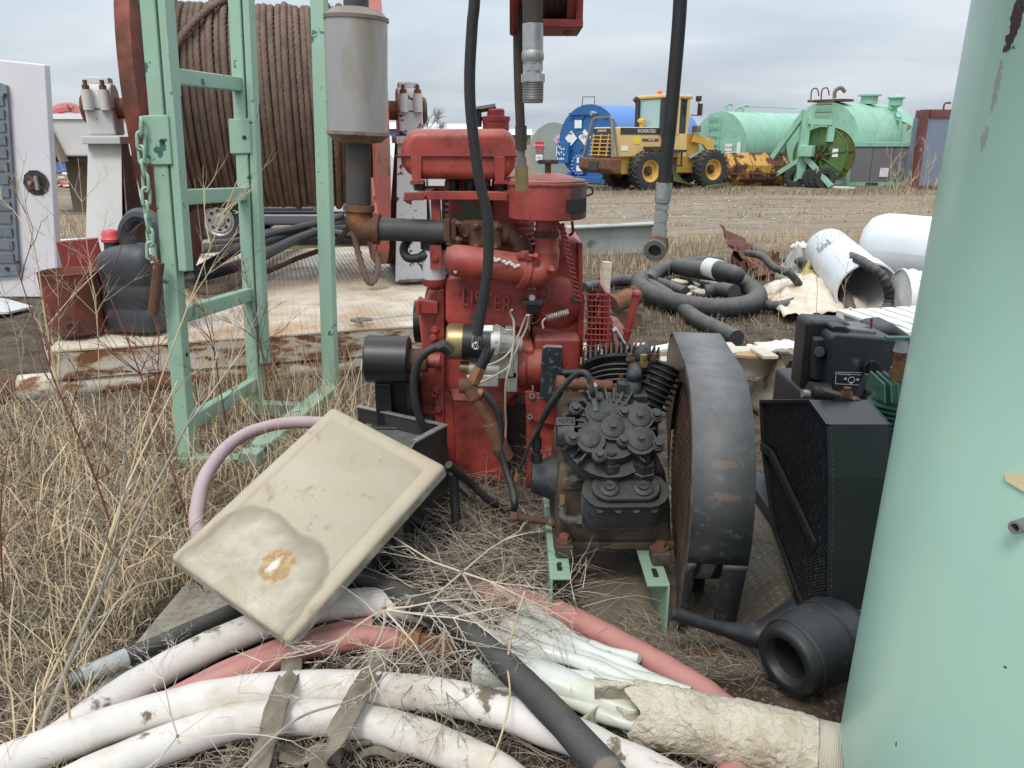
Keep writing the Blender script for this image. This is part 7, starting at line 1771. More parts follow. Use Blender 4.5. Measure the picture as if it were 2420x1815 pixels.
# ------------------------------------------------------------------ second guard with perforated side, small engine, green pump
def guard2():
 Xp = 1.0; th = 0.19
 pts = [(1920, 945), (1962, 1003), (1966, 1130), (1962, 1440), (1900, 1440), (1830, 1250), (1805, 1060), (1800, 945)]
 G = [gx(u, v, Xp) for u, v in pts]
 t = thing('mesh_guard', 'black faceted belt guard with perforated mesh side beside the green tank', 'belt guard', (Xp + th / 2, 2.4, -0.01))
 n_ = len(G)
 for i in range(n_):
  a, b = G[i], G[(i + 1) % n_]
  out = V((0, (b - a).z, -(b - a).y)).normalized()
  MB().plate([a, b, b + V((th, 0, 0)), a + V((th, 0, 0))], -out * 0.004).build('panel', 'black_paint', t)
 MB().plate([g + V((th - 0.003, 0, 0)) for g in G], V((-0.004, 0, 0))).build('back_plate', 'black_paint', t)
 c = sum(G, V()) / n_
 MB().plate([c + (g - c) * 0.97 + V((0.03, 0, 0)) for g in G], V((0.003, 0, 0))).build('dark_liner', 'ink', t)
 # perforated side: rows of slats with gaps, clipped to the outline
 ys_, zs_ = [g.y for g in G], [g.z for g in G]
 def clip_line(p, d):
  ts = []
  for i in range(n_):
   a, b = G[i], G[(i + 1) % n_]
   ey_, ez_ = b.y - a.y, b.z - a.z
   den = d[0] * ez_ - d[1] * ey_
   if abs(den) < 1e-9: continue
   s = ((a.y - p[0]) * ez_ - (a.z - p[1]) * ey_) / den
   k = ((a.y - p[0]) * d[1] - (a.z - p[1]) * d[0]) / den
   if 0 <= k <= 1: ts.append(s)
  return (min(ts), max(ts)) if len(ts) >= 2 else None
 mm = MB(); dmain = V((0, 0.42, -1)).normalized()
 perp = V((0, dmain.z, -dmain.y))
 for (dd, sp, w) in ((dmain, 0.0115, 0.0045), (V((0, 1, 0.35)).normalized(), 0.019, 0.0038)):
  pr = V((0, dd.z, -dd.y)); ext = 0.75
  for k in range(int(2 * ext / sp)):
   o = c + pr * (-ext + k * sp)
   r_ = clip_line((o.y, o.z), (dd.y, dd.z))
   if not r_ or r_[1] - r_[0] < 0.01: continue
   p, q = o + dd * r_[0], o + dd * r_[1]
   p.x = q.x = Xp + (0.002 if dd is dmain else 0.004)
   mm.bar(p, q, w, 0.0022, V((1, 0, 0)))
 mm.build('perforated_side', 'guard_black', t, ang=0)
 for i in range(n_):
  a, b = G[i], G[(i + 1) % n_]
  MB().bar(a + (c - a) * 0.02, b + (c - b) * 0.02, 0.012, 0.022, V((1, 0, 0))).build('edge_strip', 'black_paint', t)
 # bent brace across the mesh
 b1, b2, b3 = gx(1800, 1055, Xp - 0.012), gx(1822, 1072, Xp - 0.012), gx(1925, 1290, Xp - 0.012)
 MB().bar(b1, b2, 0.012, 0.03).bar(b2, b3, 0.012, 0.03).build('brace', 'dark_steel', t)
 q = G[0] + V((0.10, 0.02, 0.012))
 MB().box(q, (0.13, 0.05, 0.006), Matrix.Rotation(0.25, 3, 'Y')).build('bracket', 'rust_flake', t)
 hexbolt(MB(), q + V((0.02, 0, 0.003)), (0, 0, 1), 0.013, 0.018).build('bolt', 'rust', t)
 [MB().bar(V((Xp + a, b, -0.01)), V((Xp + a, b, 0.16)), 0.03, 0.03).build('leg', 'black_paint', t) for a, b in ((0.04, 2.42), (0.15, 2.45))]
guard2()
def small_engine():
 y = 2.95
 t = thing('small_engine', 'compact dark grey engine with square air cleaner behind the mesh guard', 'engine', (1.45, 3.1, -0.01))
 P = lambda nm, mb, m='plastic_grey', par=t, **k: mb.build(nm, m, par, **k)
 bd = P('fuel_tank', MB().plate([gy(u, v, y) for u, v in ((1962, 800), (1975, 788), (2118, 800), (2136, 825), (2140, 955), (1955, 958))], V((0, 0.28, 0))), bevel=0.028, seg=4)
 MB().plate([gy(u, v, y - 0.004) for u, v in ((1968, 880), (2125, 880), (2125, 945), (1966, 948))], V((0, 0.02, 0))).build('lower_panel', 'plastic_grey', bd, bevel=0.008)
 cp = MB().lathe([(0.034, 0), (0.034, 0.014), (0.030, 0.02), (0.001, 0.02)], gy(2055, 868, y), (0, -1, 0), 28).build('filler_cap', 'black_paint', bd)
 MB().box(gy(2055, 868, y - 0.022), (0.012, 0.012, 0.05)).build('cap_grip', 'black_paint', cp, bevel=0.003)
 lb = MB().plate([gy(u, v, y - 0.006) for u, v in ((1976, 880), (2038, 882), (2050, 893), (2056, 912), (1974, 908))], V((0, 0.002, 0))).build('label', 'ink', bd)
 for (u0, v0, u1, v1) in ((1976, 879.5, 2038, 881), (1976, 880, 1974, 908), (1974, 907, 2056, 911), (2000, 884, 2034, 886)):
  MB().bar(gy(u0, v0, y - 0.008), gy(u1, v1, y - 0.008), 0.002, 0.0016).build('label_line', 'ink_white', lb)
 MB().lathe([(0.014, 0), (0.014, 0.001), (0.0115, 0.001), (0.0115, 0)], gy(2012, 898, y - 0.008), (0, -1, 0), 18, False).build('label_dial', 'ink_white', lb)
 for (u, v) in ((1998, 895), (2027, 897), (2012, 905)):
  MB().cyl(gy(u, v, y - 0.0075), gy(u, v, y - 0.009), 0.005, None, 8).build('label_dot', 'ink_white', lb)
 for k in range(5):
  MB().box(gy(1982 + k * 6, 884 + k * 0.3, y - 0.0078), (0.006, 0.001, 0.005)).build('label_mark', 'ink_white', lb)
 P('air_cleaner', MB().plate([gy(u, v, y + 0.10) for u, v in ((1908, 762), (1920, 756), (2010, 762), (2018, 780), (1975, 935), (1960, 950), (1902, 935), (1893, 915))], V((0, 0.14, 0))), 'plastic_black', bevel=0.02, seg=3)
 P('cleaner_cover', MB().plate([gy(u, v, y + 0.06) for u, v in ((1926, 800), (1958, 800), (1948, 905), (1920, 900))], V((0, 0.05, 0))), 'plastic_grey', bevel=0.012)
 P('knob', MB().cyl(gy(1937, 832, y + 0.07), gy(1937, 832, y + 0.03), 0.022, None, 16), 'plastic_grey', bevel=0.004)
 P('top_vent', MB().plate([gy(u, v, y + 0.03) for u, v in ((1968, 775), (1975, 770), (2002, 772), (2008, 780), (2008, 796), (1968, 793))], V((0, 0.09, 0))), 'plastic_black', bevel=0.006)
 P('top_plate', MB().plate([gy(u, v, y + 0.05) for u, v in ((2008, 776), (2070, 782), (2078, 796), (2008, 798))], V((0, 0.16, 0))), 'zinc_dark', bevel=0.006)
 P('red_cock', MB().cyl(gy(2040, 778, y + 0.1), gy(2052, 776, y + 0.1), 0.009, None, 8).cyl(gy(2058, 780, y + 0.1), gy(2060, 752, y + 0.1), 0.005, None, 8), 'red_dull')
 P('shroud', MB().plate([gy(u, v, y + 0.22) for u, v in ((2070, 775), (2120, 770), (2165, 800), (2170, 950), (2090, 950))], V((0, 0.2, 0))), 'plastic_black', bevel=0.03)
 P('block', MB().bx(1.20, 1.66, y + 0.02, y + 0.42, 0.06, 0.60), 'dark_steel', bevel=0.02)
 P('base', MB().bx(1.12, 1.72, y - 0.05, y + 0.45, -0.012, 0.058), 'dark_steel', bevel=0.006)
 P('starter', MB().cyl(gy(1912, 930, y), gy(1955, 935, y), 0.05, None, 22), 'black_paint')
 P('starter_terminal', MB().cyl(gy(1896, 930, y - 0.02), gy(1912, 932, y - 0.02), 0.018, None, 10), 'zinc')
 P('bracket', MB().plate([gy(u, v, y - 0.2) for u, v in ((2030, 946), (2052, 888), (2110, 898), (2108, 906), (2060, 898), (2044, 948))], V((0, 0.04, 0))), 'dark_steel', bevel=0.004)
 P('bracket_leg', MB().bar(gy(2036, 945, y - 0.18), V((gy(2036, 945, y - 0.18).x + 0.05, y + 0.05, 0.4)), 0.03, 0.03), 'dark_steel')
small_engine()
def green_pump():
 c = gy(2100, 1010, 2.62)
 t = thing('green_pump', 'dark green finned compressor cylinder between mesh guard and pale green tank', 'compressor', (c.x, 2.62, -0.01))
 mt_ = mat('dark_green', (0.045, 0.13, 0.095), 0.45, var=0.2, vscale=9, bump=0.1, dust=((0.2, 0.25, 0.2), 0.2))
 zt = gy(2100, 935, 2.62).z
 prof = [(0.06, 0.06)]
 for k in range(15):
  z = zt - 0.29 + k * 0.0185
  prof += [(0.06, z), (0.085, z + 0.004), (0.085, z + 0.008), (0.06, z + 0.012)]
 MB().lathe(prof + [(0.06, zt)], (c.x, 2.62, 0), (0, 0, 1), 32).build('cylinder', mt_, t, ang=30)
 hd = MB().lathe([(0.075, zt - 0.005), (0.07, zt + 0.02), (0.05, zt + 0.055), (0.001, zt + 0.06)], (c.x, 2.62, 0), (0, 0, 1), 28).build('head', mt_, t)
 for k in range(7):
  MB().plate([V((c.x - 0.07 + 0.0233 * k, 2.62 - 0.08, zt)), V((c.x - 0.07 + 0.0233 * k, 2.62 - 0.055, zt + 0.06)), V((c.x - 0.07 + 0.0233 * k, 2.62 + 0.06, zt + 0.075)), V((c.x - 0.07 + 0.0233 * k, 2.62 + 0.08, zt))], V((0.006, 0, 0))).build('fin', mt_, hd)
 MB().bx(c.x - 0.12, c.x + 0.12, 2.5, 2.76, -0.012, 0.3).build('crankcase', mt_, t, bevel=0.02)
 v0 = V((c.x + 0.0, 2.62, zt + 0.055))
 MB().cyl(v0, v0 + V((0, 0, 0.05)), 0.028, None, 6).cyl(v0 + V((0, 0, 0.05)), v0 + V((0, 0, 0.11)), 0.02, None, 14).build('valve_body', 'brass_rusty', t)
 MB().cyl(v0 + V((0, 0, 0.11)), v0 + V((0, 0, 0.15)), 0.026, 0.018, 14).build('valve_bonnet', 'galv_grey', t)
 MB().box(v0 + V((0.02, 0, 0.16)), (0.16, 0.03, 0.008)).build('valve_handle', mt_, t, bevel=0.003)
 MB().cyl(v0 + V((0.03, 0, 0.08)), v0 + V((0.13, 0, 0.08)), 0.02, None, 12).build('outlet', 'brass_rusty', t)
green_pump()
# ------------------------------------------------------------------ tall pale green tank at the right
def green_vessel():
 c = V((1.266, 1.349, 0)); r = 0.5
 t = thing('green_vessel', 'tall pale green cylindrical tank with a few rust scars close beside the machinery', 'tank', (c.x, c.y, -0.02))
 L = lambda u, v: (lambda d: (lambda k: CAMP + d * k - c)(min_hit(d)))(ray(u, v))
 def min_hit(d):
  ax, ay = -c.x, -c.y
  A_ = d.x ** 2 + d.y ** 2; B_ = 2 * (ax * d.x + ay * d.y); C_ = ax * ax + ay * ay - r * r
  return (-B_ - math.sqrt(max(0, B_ * B_ - 4 * A_ * C_))) / (2 * A_)
 off = V((0, 0, 0.02))
 spots = []
 for (u, v, rx, rz, col) in ((2390, 60, 0.016, 0.042, (0.055, 0.022, 0.014)), (2372, 118, 0.011, 0.02, (0.055, 0.022, 0.014)), (2352, 205, 0.010, 0.035, (0.40, 0.44, 0.41)), (2345, 245, 0.010, 0.02, (0.40, 0.44, 0.41)), (2322, 340, 0.011, 0.028, (0.40, 0.44, 0.45)),
       (2410, 1512, 0.0035, 0.007, (0.18, 0.10, 0.06)), (2360, 1585, 0.004, 0.003, (0.05, 0.06, 0.05)), (2112, 1765, 0.003, 0.008, (0.05, 0.06, 0.05))):
  q = L(u - (36 if v < 400 else 4), v) + off
  spots.append(((q.x, q.y, q.z), (rx, rx, rz), col))
 mt_ = mat('vessel', (0.44, 0.69, 0.565), 0.32, var=0.05, vscale=1.2, bump=0.015, bscale=30, layers=[((0.06, 0.08, 0.07), 0.775, 40, 0.01, 0.7), ((0.46, 0.70, 0.56), 0.6, 2.0, 0.1, 0.4)], coat=0.15, spots=spots)
 prof = [(0.30, 0.075), (0.40, 0.085), (0.455, 0.105), (0.485, 0.14), (r, 0.20), (r, 1.0), (r, 2.55), (0.48, 2.66), (0.40, 2.74), (0.2, 2.79), (0.001, 2.80)]
 MB().lathe(prof, c, (0, 0, 1), 96).build('shell', mt_, t, ang=50)
 MB().lathe([(0.36, -0.02), (0.36, 0.083)], c, (0, 0, 1), 48).build('skirt', mt_, t)
 shade_platform = MB().lathe([(0.505, 2.16), (1.02, 2.16), (1.02, 2.22), (0.505, 2.22)], c, (0, 0, 1), 48, False).build('platform', 'mint', t)  # unseen platform, added above the frame to shade the upper shell
 for k in range(8):
  a_ = k * PI / 4; d_ = V((math.cos(a_), math.sin(a_), 0))
  MB().bar(c + d_ * 0.49 + V((0, 0, 1.9)), c + d_ * 0.95 + V((0, 0, 2.15)), 0.04, 0.05).build('bracket', 'mint', t)  # brackets of the added shading platform, also out of view
 # placard edge and pipe stub on the side facing the camera
 q = L(2412, 1165) + c; nrm = (q - c); nrm.z = 0; nrm.normalize(); tx = V((-nrm.y, nrm.x, 0))
 if tx.x < 0: tx = -tx
 MB().prism([(-0.045, 0.0), (0.06, 0.045), (0.12, 0.03), (0.12, -0.05), (0.05, -0.03), (-0.04, -0.012)], q + nrm * 0.003 + V((0, 0, 0.01)), tx, (0, 0, 1), nrm, 0.002).build('placard', 'sign_paper' if 'sign_paper' in MATS else mat('sign_paper', (0.70, 0.60, 0.34), 0.6, var=0.1), t)
 q = L(2398, 1248) + c
 MB().ringcyl(q - nrm * 0.01, q + nrm * 0.03, 0.011, 0.007, 18).build('pipe_stub', 'grey_steel', t)
 t.rotation_euler = (0, R(0.95), 0)
green_vessel()
# ================================================================== foreground: lid, box, hoses, scrap
A_, B_, C_, D_ = V((-1.117, 2.209, 0.302)), V((-0.687, 2.775, 0.623)), V((-0.225, 2.513, 0.502)), V((-0.654, 1.947, 0.181))
def lid():
 t = thing('moulded_tray', 'beige moulded plastic tray with a brown rust stain lying tilted on a box', 'tray', (D_.x, D_.y, D_.z - 0.06))
 e1 = (B_ - A_); L1 = e1.length; e1.normalize()
 e2 = (D_ - A_); e2 = (e2 - e1 * e2.dot(e1)); L2 = e2.length; e2.normalize(); n = e2.cross(e1)
 if n.z < 0: n = -n
 q = lambda a, b, h: A_ + e1 * a + e2 * b + n * h
 lw = mat('lid_top', (0.395, 0.33, 0.228), 0.55, var=0.06, vscale=5, bump=0.10, bscale=260,
   layers=[((0.43, 0.375, 0.285), 0.56, 3, 0.12, 0.6), ((0.30, 0.245, 0.165), 0.65, 14, 0.05, 0.7), ((0.75, 0.72, 0.64), 0.745, 70, 0.01, 0.7)])
 tn = lw.node_tree
 # pale dried puddle at the low end with a dark wet edge, and the ring-shaped rust stain
 b = tn.nodes['Principled BSDF']; c = b.inputs['Base Color'].links[0].from_socket
 tc = _n(tn, 'ShaderNodeTexCoord')
 root = V((D_.x, D_.y, D_.z - 0.06))
 def dist(p, ra, rb):
  sv = _n(tn, 'ShaderNodeVectorMath', operation='SUBTRACT'); sv.inputs[1].default_value = tuple(p - root)
  tn.links.new(tc.outputs['Object'], sv.inputs[0])
  o = []
  for ax, r_ in ((e1, ra), (e2, rb)):
   dp = _n(tn, 'ShaderNodeVectorMath', operation='DOT_PRODUCT'); dp.inputs[1].default_value = tuple(ax)
   tn.links.new(sv.outputs[0], dp.inputs[0]); o.append(_math(tn, 'MULTIPLY', dp.outputs['Value'], 1 / r_))
  return o
 ex_, ey_ = dist(q(0.02, L2 * 0.5, 0), 0.29, 0.245)
 sup = _math(tn, 'ADD', _math(tn, 'POWER', _math(tn, 'ABSOLUTE', ex_), 4.0), _math(tn, 'POWER', _math(tn, 'ABSOLUTE', ey_), 4.0))
 nz = _math(tn, 'MULTIPLY', _math(tn, 'SUBTRACT', _noise(tn, tc.outputs['Object'], 6, 4, 0.5), 0.5), 1.4)
 d1 = _math(tn, 'ADD', sup, nz)
 c = _mixc(tn, _math(tn, 'SUBTRACT', 1.0, _step(tn, d1, 1.0, 0.1)), c, (0.265, 0.225, 0.16))
 pale = _mixc(tn, _step(tn, _noise(tn, tc.outputs['Object'], 11, 6, 0.65), 0.5, 0.09), (0.39, 0.335, 0.24), (0.48, 0.43, 0.34))
 c = _mixc(tn, _math(tn, 'SUBTRACT', 1.0, _step(tn, d1, 0.5, 0.3)), c, pale)
 rx, ry = dist(q(0.165, L2 * 0.60, 0), 0.062, 0.062)
 rr = _math(tn, 'ADD', _math(tn, 'SQRT', _math(tn, 'ADD', _math(tn, 'MULTIPLY', rx, rx), _math(tn, 'MULTIPLY', ry, ry))), _math(tn, 'MULTIPLY', _math(tn, 'SUBTRACT', _noise(tn, tc.outputs['Object'], 26, 5, 0.6), 0.5), 0.9))
 stain = _mixc(tn, _step(tn, _noise(tn, tc.outputs['Object'], 34, 6, 0.65), 0.5, 0.07), (0.34, 0.20, 0.075), (0.46, 0.33, 0.17))
 c = _mixc(tn, _math(tn, 'SUBTRACT', 1.0, _step(tn, rr, 0.92, 0.07)), c, stain)
 ux, uy = dist(q(0.160, L2 * 0.585, 0), 0.042, 0.017)
 ur = _math(tn, 'ADD', _math(tn, 'SQRT', _math(tn, 'ADD', _math(tn, 'MULTIPLY', ux, ux), _math(tn, 'MULTIPLY', uy, uy))), _math(tn, 'MULTIPLY', _math(tn, 'SUBTRACT', _noise(tn, tc.outputs['Object'], 40, 5, 0.6), 0.5), 1.6))
 c = _mixc(tn, _math(tn, 'SUBTRACT', 1.0, _step(tn, ur, 0.7, 0.25)), c, (0.66, 0.62, 0.55))
 tn.links.new(c, b.inputs['Base Color'])
 # shell: rounded tray with a raised field
 def outline(inset, r, k=6):
  o = []
  for (cx_, cy_, a0) in ((L1 - inset - r, inset + r, -90), (L1 - inset - r, L2 - inset - r, 0), (inset + r, L2 - inset - r, 90), (inset + r, inset + r, 180)):
   for i in range(k + 1):
    a = R(a0 + 90 * i / k); o.append((cx_ + r * math.cos(a), cy_ + r * math.sin(a)))
  return o
 rings = [(0.008, -0.050, 0.014), (0.001, -0.047, 0.017), (0.0, -0.026, 0.018), (0.002, -0.009, 0.018), (0.009, -0.001, 0.016), (0.03, 0.0005, 0.012), (0.050, 0.001, 0.010), (0.0535, -0.003, 0.010), (0.0575, -0.003, 0.010), (0.061, 0.0015, 0.010)]
 mb = MB(); vs = []; fs = []; n_ = 28
 for (ins, h, r) in rings: vs += [q(a, b_, h) for a, b_ in outline(ins, r)]
 for k in range(len(rings) - 1):
  fs += [(k * n_ + i, k * n_ + (i + 1) % n_, (k + 1) * n_ + (i + 1) % n_, (k + 1) * n_ + i) for i in range(n_)]
 fs.append(tuple((len(rings) - 1) * n_ + i for i in range(n_)))
 mb.add(vs, fs); o = mb.build('shell', lw, t, ang=50)
 # scuffed rim band around the edge
 mb = MB(); vs = []; fs = []
 rr_ = [(-0.0012, -0.048, 0.018), (-0.0015, -0.026, 0.019), (0.001, -0.011, 0.019)]
 for (ins, h, r) in rr_: vs += [q(a, b_, h) for a, b_ in outline(ins, r)]
 for k in range(len(rr_) - 1):
  fs += [(k * n_ + i, k * n_ + (i + 1) % n_, (k + 1) * n_ + (i + 1) % n_, (k + 1) * n_ + i) for i in range(n_)]
 mb.add(vs, fs); mb.build('scuffed_rim', 'lid_wear', t, ang=50)
lid()
def battery_box():
 P0 = gz(1056, 1006, 0.50)
 yaw = R(-30); ex = V((math.cos(yaw), math.sin(yaw), 0)); ey = V((-math.sin(yaw), math.cos(yaw), 0))
 o = P0 - ex * 0.46 - ey * 0.56          # near-left corner
 t = thing('battery_box', 'dark open steel battery box under the tilted beige lid', 'box', (o.x, o.y, 0), yaw)
 w, d, h = 0.46, 0.56, 0.50
 B = lambda nm, mb, m='box_dark', **k: mb.build(nm, m, t, local=True, **k)
 B('wall', MB().bx(0, w, d - 0.006, d, 0, h), 'box_dark')
 B('wall', MB().plate([V((w - 0.006, 0, 0)), V((w - 0.006, d - 0.007, 0)), V((w - 0.006, d - 0.007, h)), V((w - 0.006, d * 0.62, h)), V((w - 0.006, 0, 0.26))], V((0.006, 0, 0))), 'box_dark')
 B('wall', MB().bx(0.0, w - 0.007, 0, 0.006, 0, 0.22), 'box_dark')
 B('wall', MB().bx(0, 0.006, 0.007, d - 0.007, 0, h * 0.6), 'box_dark')
 B('tray', MB().bx(0.05, w - 0.007, 0.38, d - 0.007, h - 0.075, h - 0.065), 'box_dark')
 B('lip', MB().bx(w - 0.02, w + 0.006, d * 0.64, d, h + 0.001, h + 0.007), 'zinc')
 B('lip', MB().bx(0, w - 0.021, d - 0.015, d + 0.004, h + 0.001, h + 0.006), 'zinc')
 B('stiffener', MB().bx(w, w + 0.012, 0.2, 0.24, 0, 0.36), 'grey_steel')
 B('stiffener', MB().bx(w, w + 0.012, 0.02, 0.05, 0, 0.26), 'grey_steel')
 B('floor', MB().bx(0.007, w - 0.007, 0.007, d - 0.007, 0, 0.006), 'box_dark')
 return t, o, ex, ey
battery_box()
def hose(label, px, r, m, group, zs, n=18, k=8, cat_='hose', name='hose', ends=True):
 """px: photo points of the centre line; zs: height(s) of the centre line"""
 pts = [gz(u, v, z) for (u, v), z in zip(px, zs if isinstance(zs, (list, tuple)) else [zs] * len(px))]
 c = cat(pts, k)
 sd = len(label) * 1.7
 rs = [r * (1 + 0.045 * mnoise.noise(V((i * 0.21, sd, 0))) + 0.02 * mnoise.noise(V((i * 0.9, sd, 3)))) for i in range(len(c))]
 c = [p + V((mnoise.noise(V((i * 0.25, sd, 7))), mnoise.noise(V((i * 0.25, sd, 9))), 0.3 * mnoise.noise(V((i * 0.25, sd, 11))))) * r * 0.12 for i, p in enumerate(c)]
 o = MB().tube(c, rs, n).build(name, m, None, ang=60)
 tag(o, label, cat_, group)
 return o, pts
WH = 'white hoses in the foreground'
hose('smooth white hose passing under the low end of the beige lid', [(60, 1800), (150, 1742), (280, 1648), (430, 1560), (600, 1484), (760, 1437), (900, 1424), (1020, 1446), (1110, 1490), (1200, 1545)], 0.050, 'hose_white', WH, [0.05, 0.05, 0.05, 0.05, 0.06, 0.075, 0.08, 0.075, 0.06, 0.05])
hose('long muddy white hose lying across both webbing straps from side to side', [(-120, 1850), (40, 1795), (180, 1742), (340, 1690), (520, 1645), (700, 1626), (900, 1628), (1100, 1656), (1280, 1712), (1420, 1768), (1560, 1838), (1680, 1910)], 0.050, 'hose_white', WH, 0.085)
hose('nearest short white hose curving out from under the webbing straps', [(120, 1880), (240, 1822), (400, 1755), (550, 1708), (690, 1694), (830, 1702), (960, 1732), (1080, 1778), (1180, 1832), (1260, 1890)], 0.050, 'hose_white', WH, 0.05)
PK = 'faded pink hoses'
hose('faded red hose squeezed between the upper two white hoses', [(300, 1700), (420, 1640), (560, 1570), (690, 1520), (800, 1490), (880, 1478)], 0.028, 'hose_pink', PK, 0.032)
o, pts = hose('dull red hose with rusty coupling leading to the clear plastic film', [(360, 1680), (500, 1622), (640, 1560), (760, 1522), (870, 1508), (960, 1520)], 0.040, 'hose_pink', PK, 0.04)
e = pts[-1]
t = thing('pipe_coupling', 'rusty threaded pipe coupling at the end of the dull red hose', 'coupling', (e.x, e.y, 0))
d = V((1, -0.15, 0)).normalized()
MB().cyl(e - d * 0.02, e + d * 0.05, 0.047, None, 22).build('ferrule', 'brass_rusty', t)
MB().cyl(e + d * 0.05, e + d * 0.10, 0.043, None, 8).build('hex', 'rust', t)
MB().lathe([(0.035, 0)] + [(0.037 if k % 2 else 0.034, 0.006 * k) for k in range(1, 12)], e + d * 0.10, d, 20).build('thread', 'rust', t)
hose('salmon pink hose running in front of the compressor rails', [(1100, 1392), (1180, 1408), (1290, 1436), (1400, 1486), (1500, 1540), (1600, 1598), (1680, 1650), (1760, 1715)], 0.042, 'hose_pink', PK, 0.042)
hose('short salmon pink hose end poking out below the paper wrapped tube', [(1700, 1870), (1745, 1810), (1790, 1800), (1840, 1830), (1880, 1890)], 0.036, 'hose_pink', PK, 0.036)
hose('mauve hose arching behind the lid over the ladder base', [(490, 1330), (466, 1250), (470, 1175), (500, 1100), (560, 1038), (640, 1006), (740, 998), (830, 1010), (900, 1060)], 0.029, 'hose_mauve', None, [0.03, 0.14, 0.22, 0.27, 0.29, 0.30, 0.31, 0.30, 0.25], 14)
o, pts = hose('thick dark grey hose lying over the white hoses towards the camera', [(780, 1340), (850, 1362), (960, 1412), (1090, 1486), (1200, 1578), (1310, 1688), (1410, 1796), (1490, 1890)], 0.040, 'hose_grey', 'dark grey hoses', [0.06, 0.09, 0.125, 0.14, 0.155, 0.175, 0.175, 0.16])
k1 = [gz(640, 1400, 0.045), gz(560, 1440, 0.045), (gz(430, 1496, 0.045)), gz(292, 1556, 0.045)]
t = thing('hose', 'dark hose with a grey threaded steel end on the diamond plate scrap', 'hose', k1[-1], 0, 'dark grey hoses')
MB().tube(cat(k1, 6), 0.027, 14).build('hose', 'hose_grey', t, ang=60)
d = (k1[-1] - k1[-2]).normalized()
MB().cyl(k1[-1] - d * 0.01, k1[-1] + d * 0.09, 0.029, None, 20).build('ferrule', 'galv_grey', t)
MB().cyl(k1[-1] + d * 0.09, k1[-1] + d * 0.12, 0.031, None, 6).build('hex', 'galv_grey', t)
MB().lathe([(0.024, 0)] + [(0.0255 if k % 2 else 0.0235, 0.0045 * k) for k in range(1, 9)], k1[-1] + d * 0.12, d, 20).build('thread', 'zinc_dark', t)
# cables between battery box and compressor
for k, (q, z, r, lab) in enumerate((([(1060, 1098), (1110, 1140), (1160, 1185), (1205, 1210), (1240, 1220)], [0.42, 0.3, 0.2, 0.12, 0.1], 0.016, 'black battery cable running from lid corner to the compressor drain'),
       ([(960, 1215), (1000, 1242), (1040, 1255), (1075, 1250), (1075, 1180), (1072, 1120)], [0.22, 0.16, 0.14, 0.14, 0.25, 0.36], 0.018, 'black cable looping out of the battery box side'))):
 o, p = hose(lab, q, r, 'black_rubber', None, z, 10, name='cable', cat_='cable')
# clear plastic film bundle and paper wrapped tube
def film():
 t = thing('plastic_film', 'bundle of translucent white plastic film lying beside the dark grey hose', 'plastic film', gz(1300, 1590, 0))
 ends = [((1130, 1585), (1530, 1668), 0.062, 0.04, 0.05), ((1135, 1530), (1530, 1640), 0.034, 0.026, 0.05), ((1170, 1505), (1545, 1628), 0.026, 0.02, 0.08), ((1190, 1480), (1550, 1615), 0.03, 0.02, 0.05),
   ((1210, 1462), (1480, 1580), 0.022, 0.018, 0.04), ((1160, 1555), (1530, 1655), 0.024, 0.02, 0.115), ((1150, 1620), (1480, 1690), 0.026, 0.02, 0.03), ((1230, 1445), (1440, 1540), 0.03, 0.012, 0.03)]
 for k, (p0, p1, r0, r1, z) in enumerate(ends):
  q0, q1 = gz(p0[0], p0[1], z), gz(p1[0] + 75, p1[1] + 28, 0.075)
  pts = [q0.lerp(q1, i / 5) + V((0.008 * math.sin(k + i), 0.012 * math.sin(2 * k + i * 1.3), 0.01 * math.sin(k * 3 + i))) for i in range(6)]
  c = cat(pts, 6)
  MB().tube(c, [r0 + (r1 - r0) * i / len(c) + 0.003 * math.sin(i * 0.7 + k) for i in range(len(c))], 14).build('fold', 'film', t, ang=60)
film()
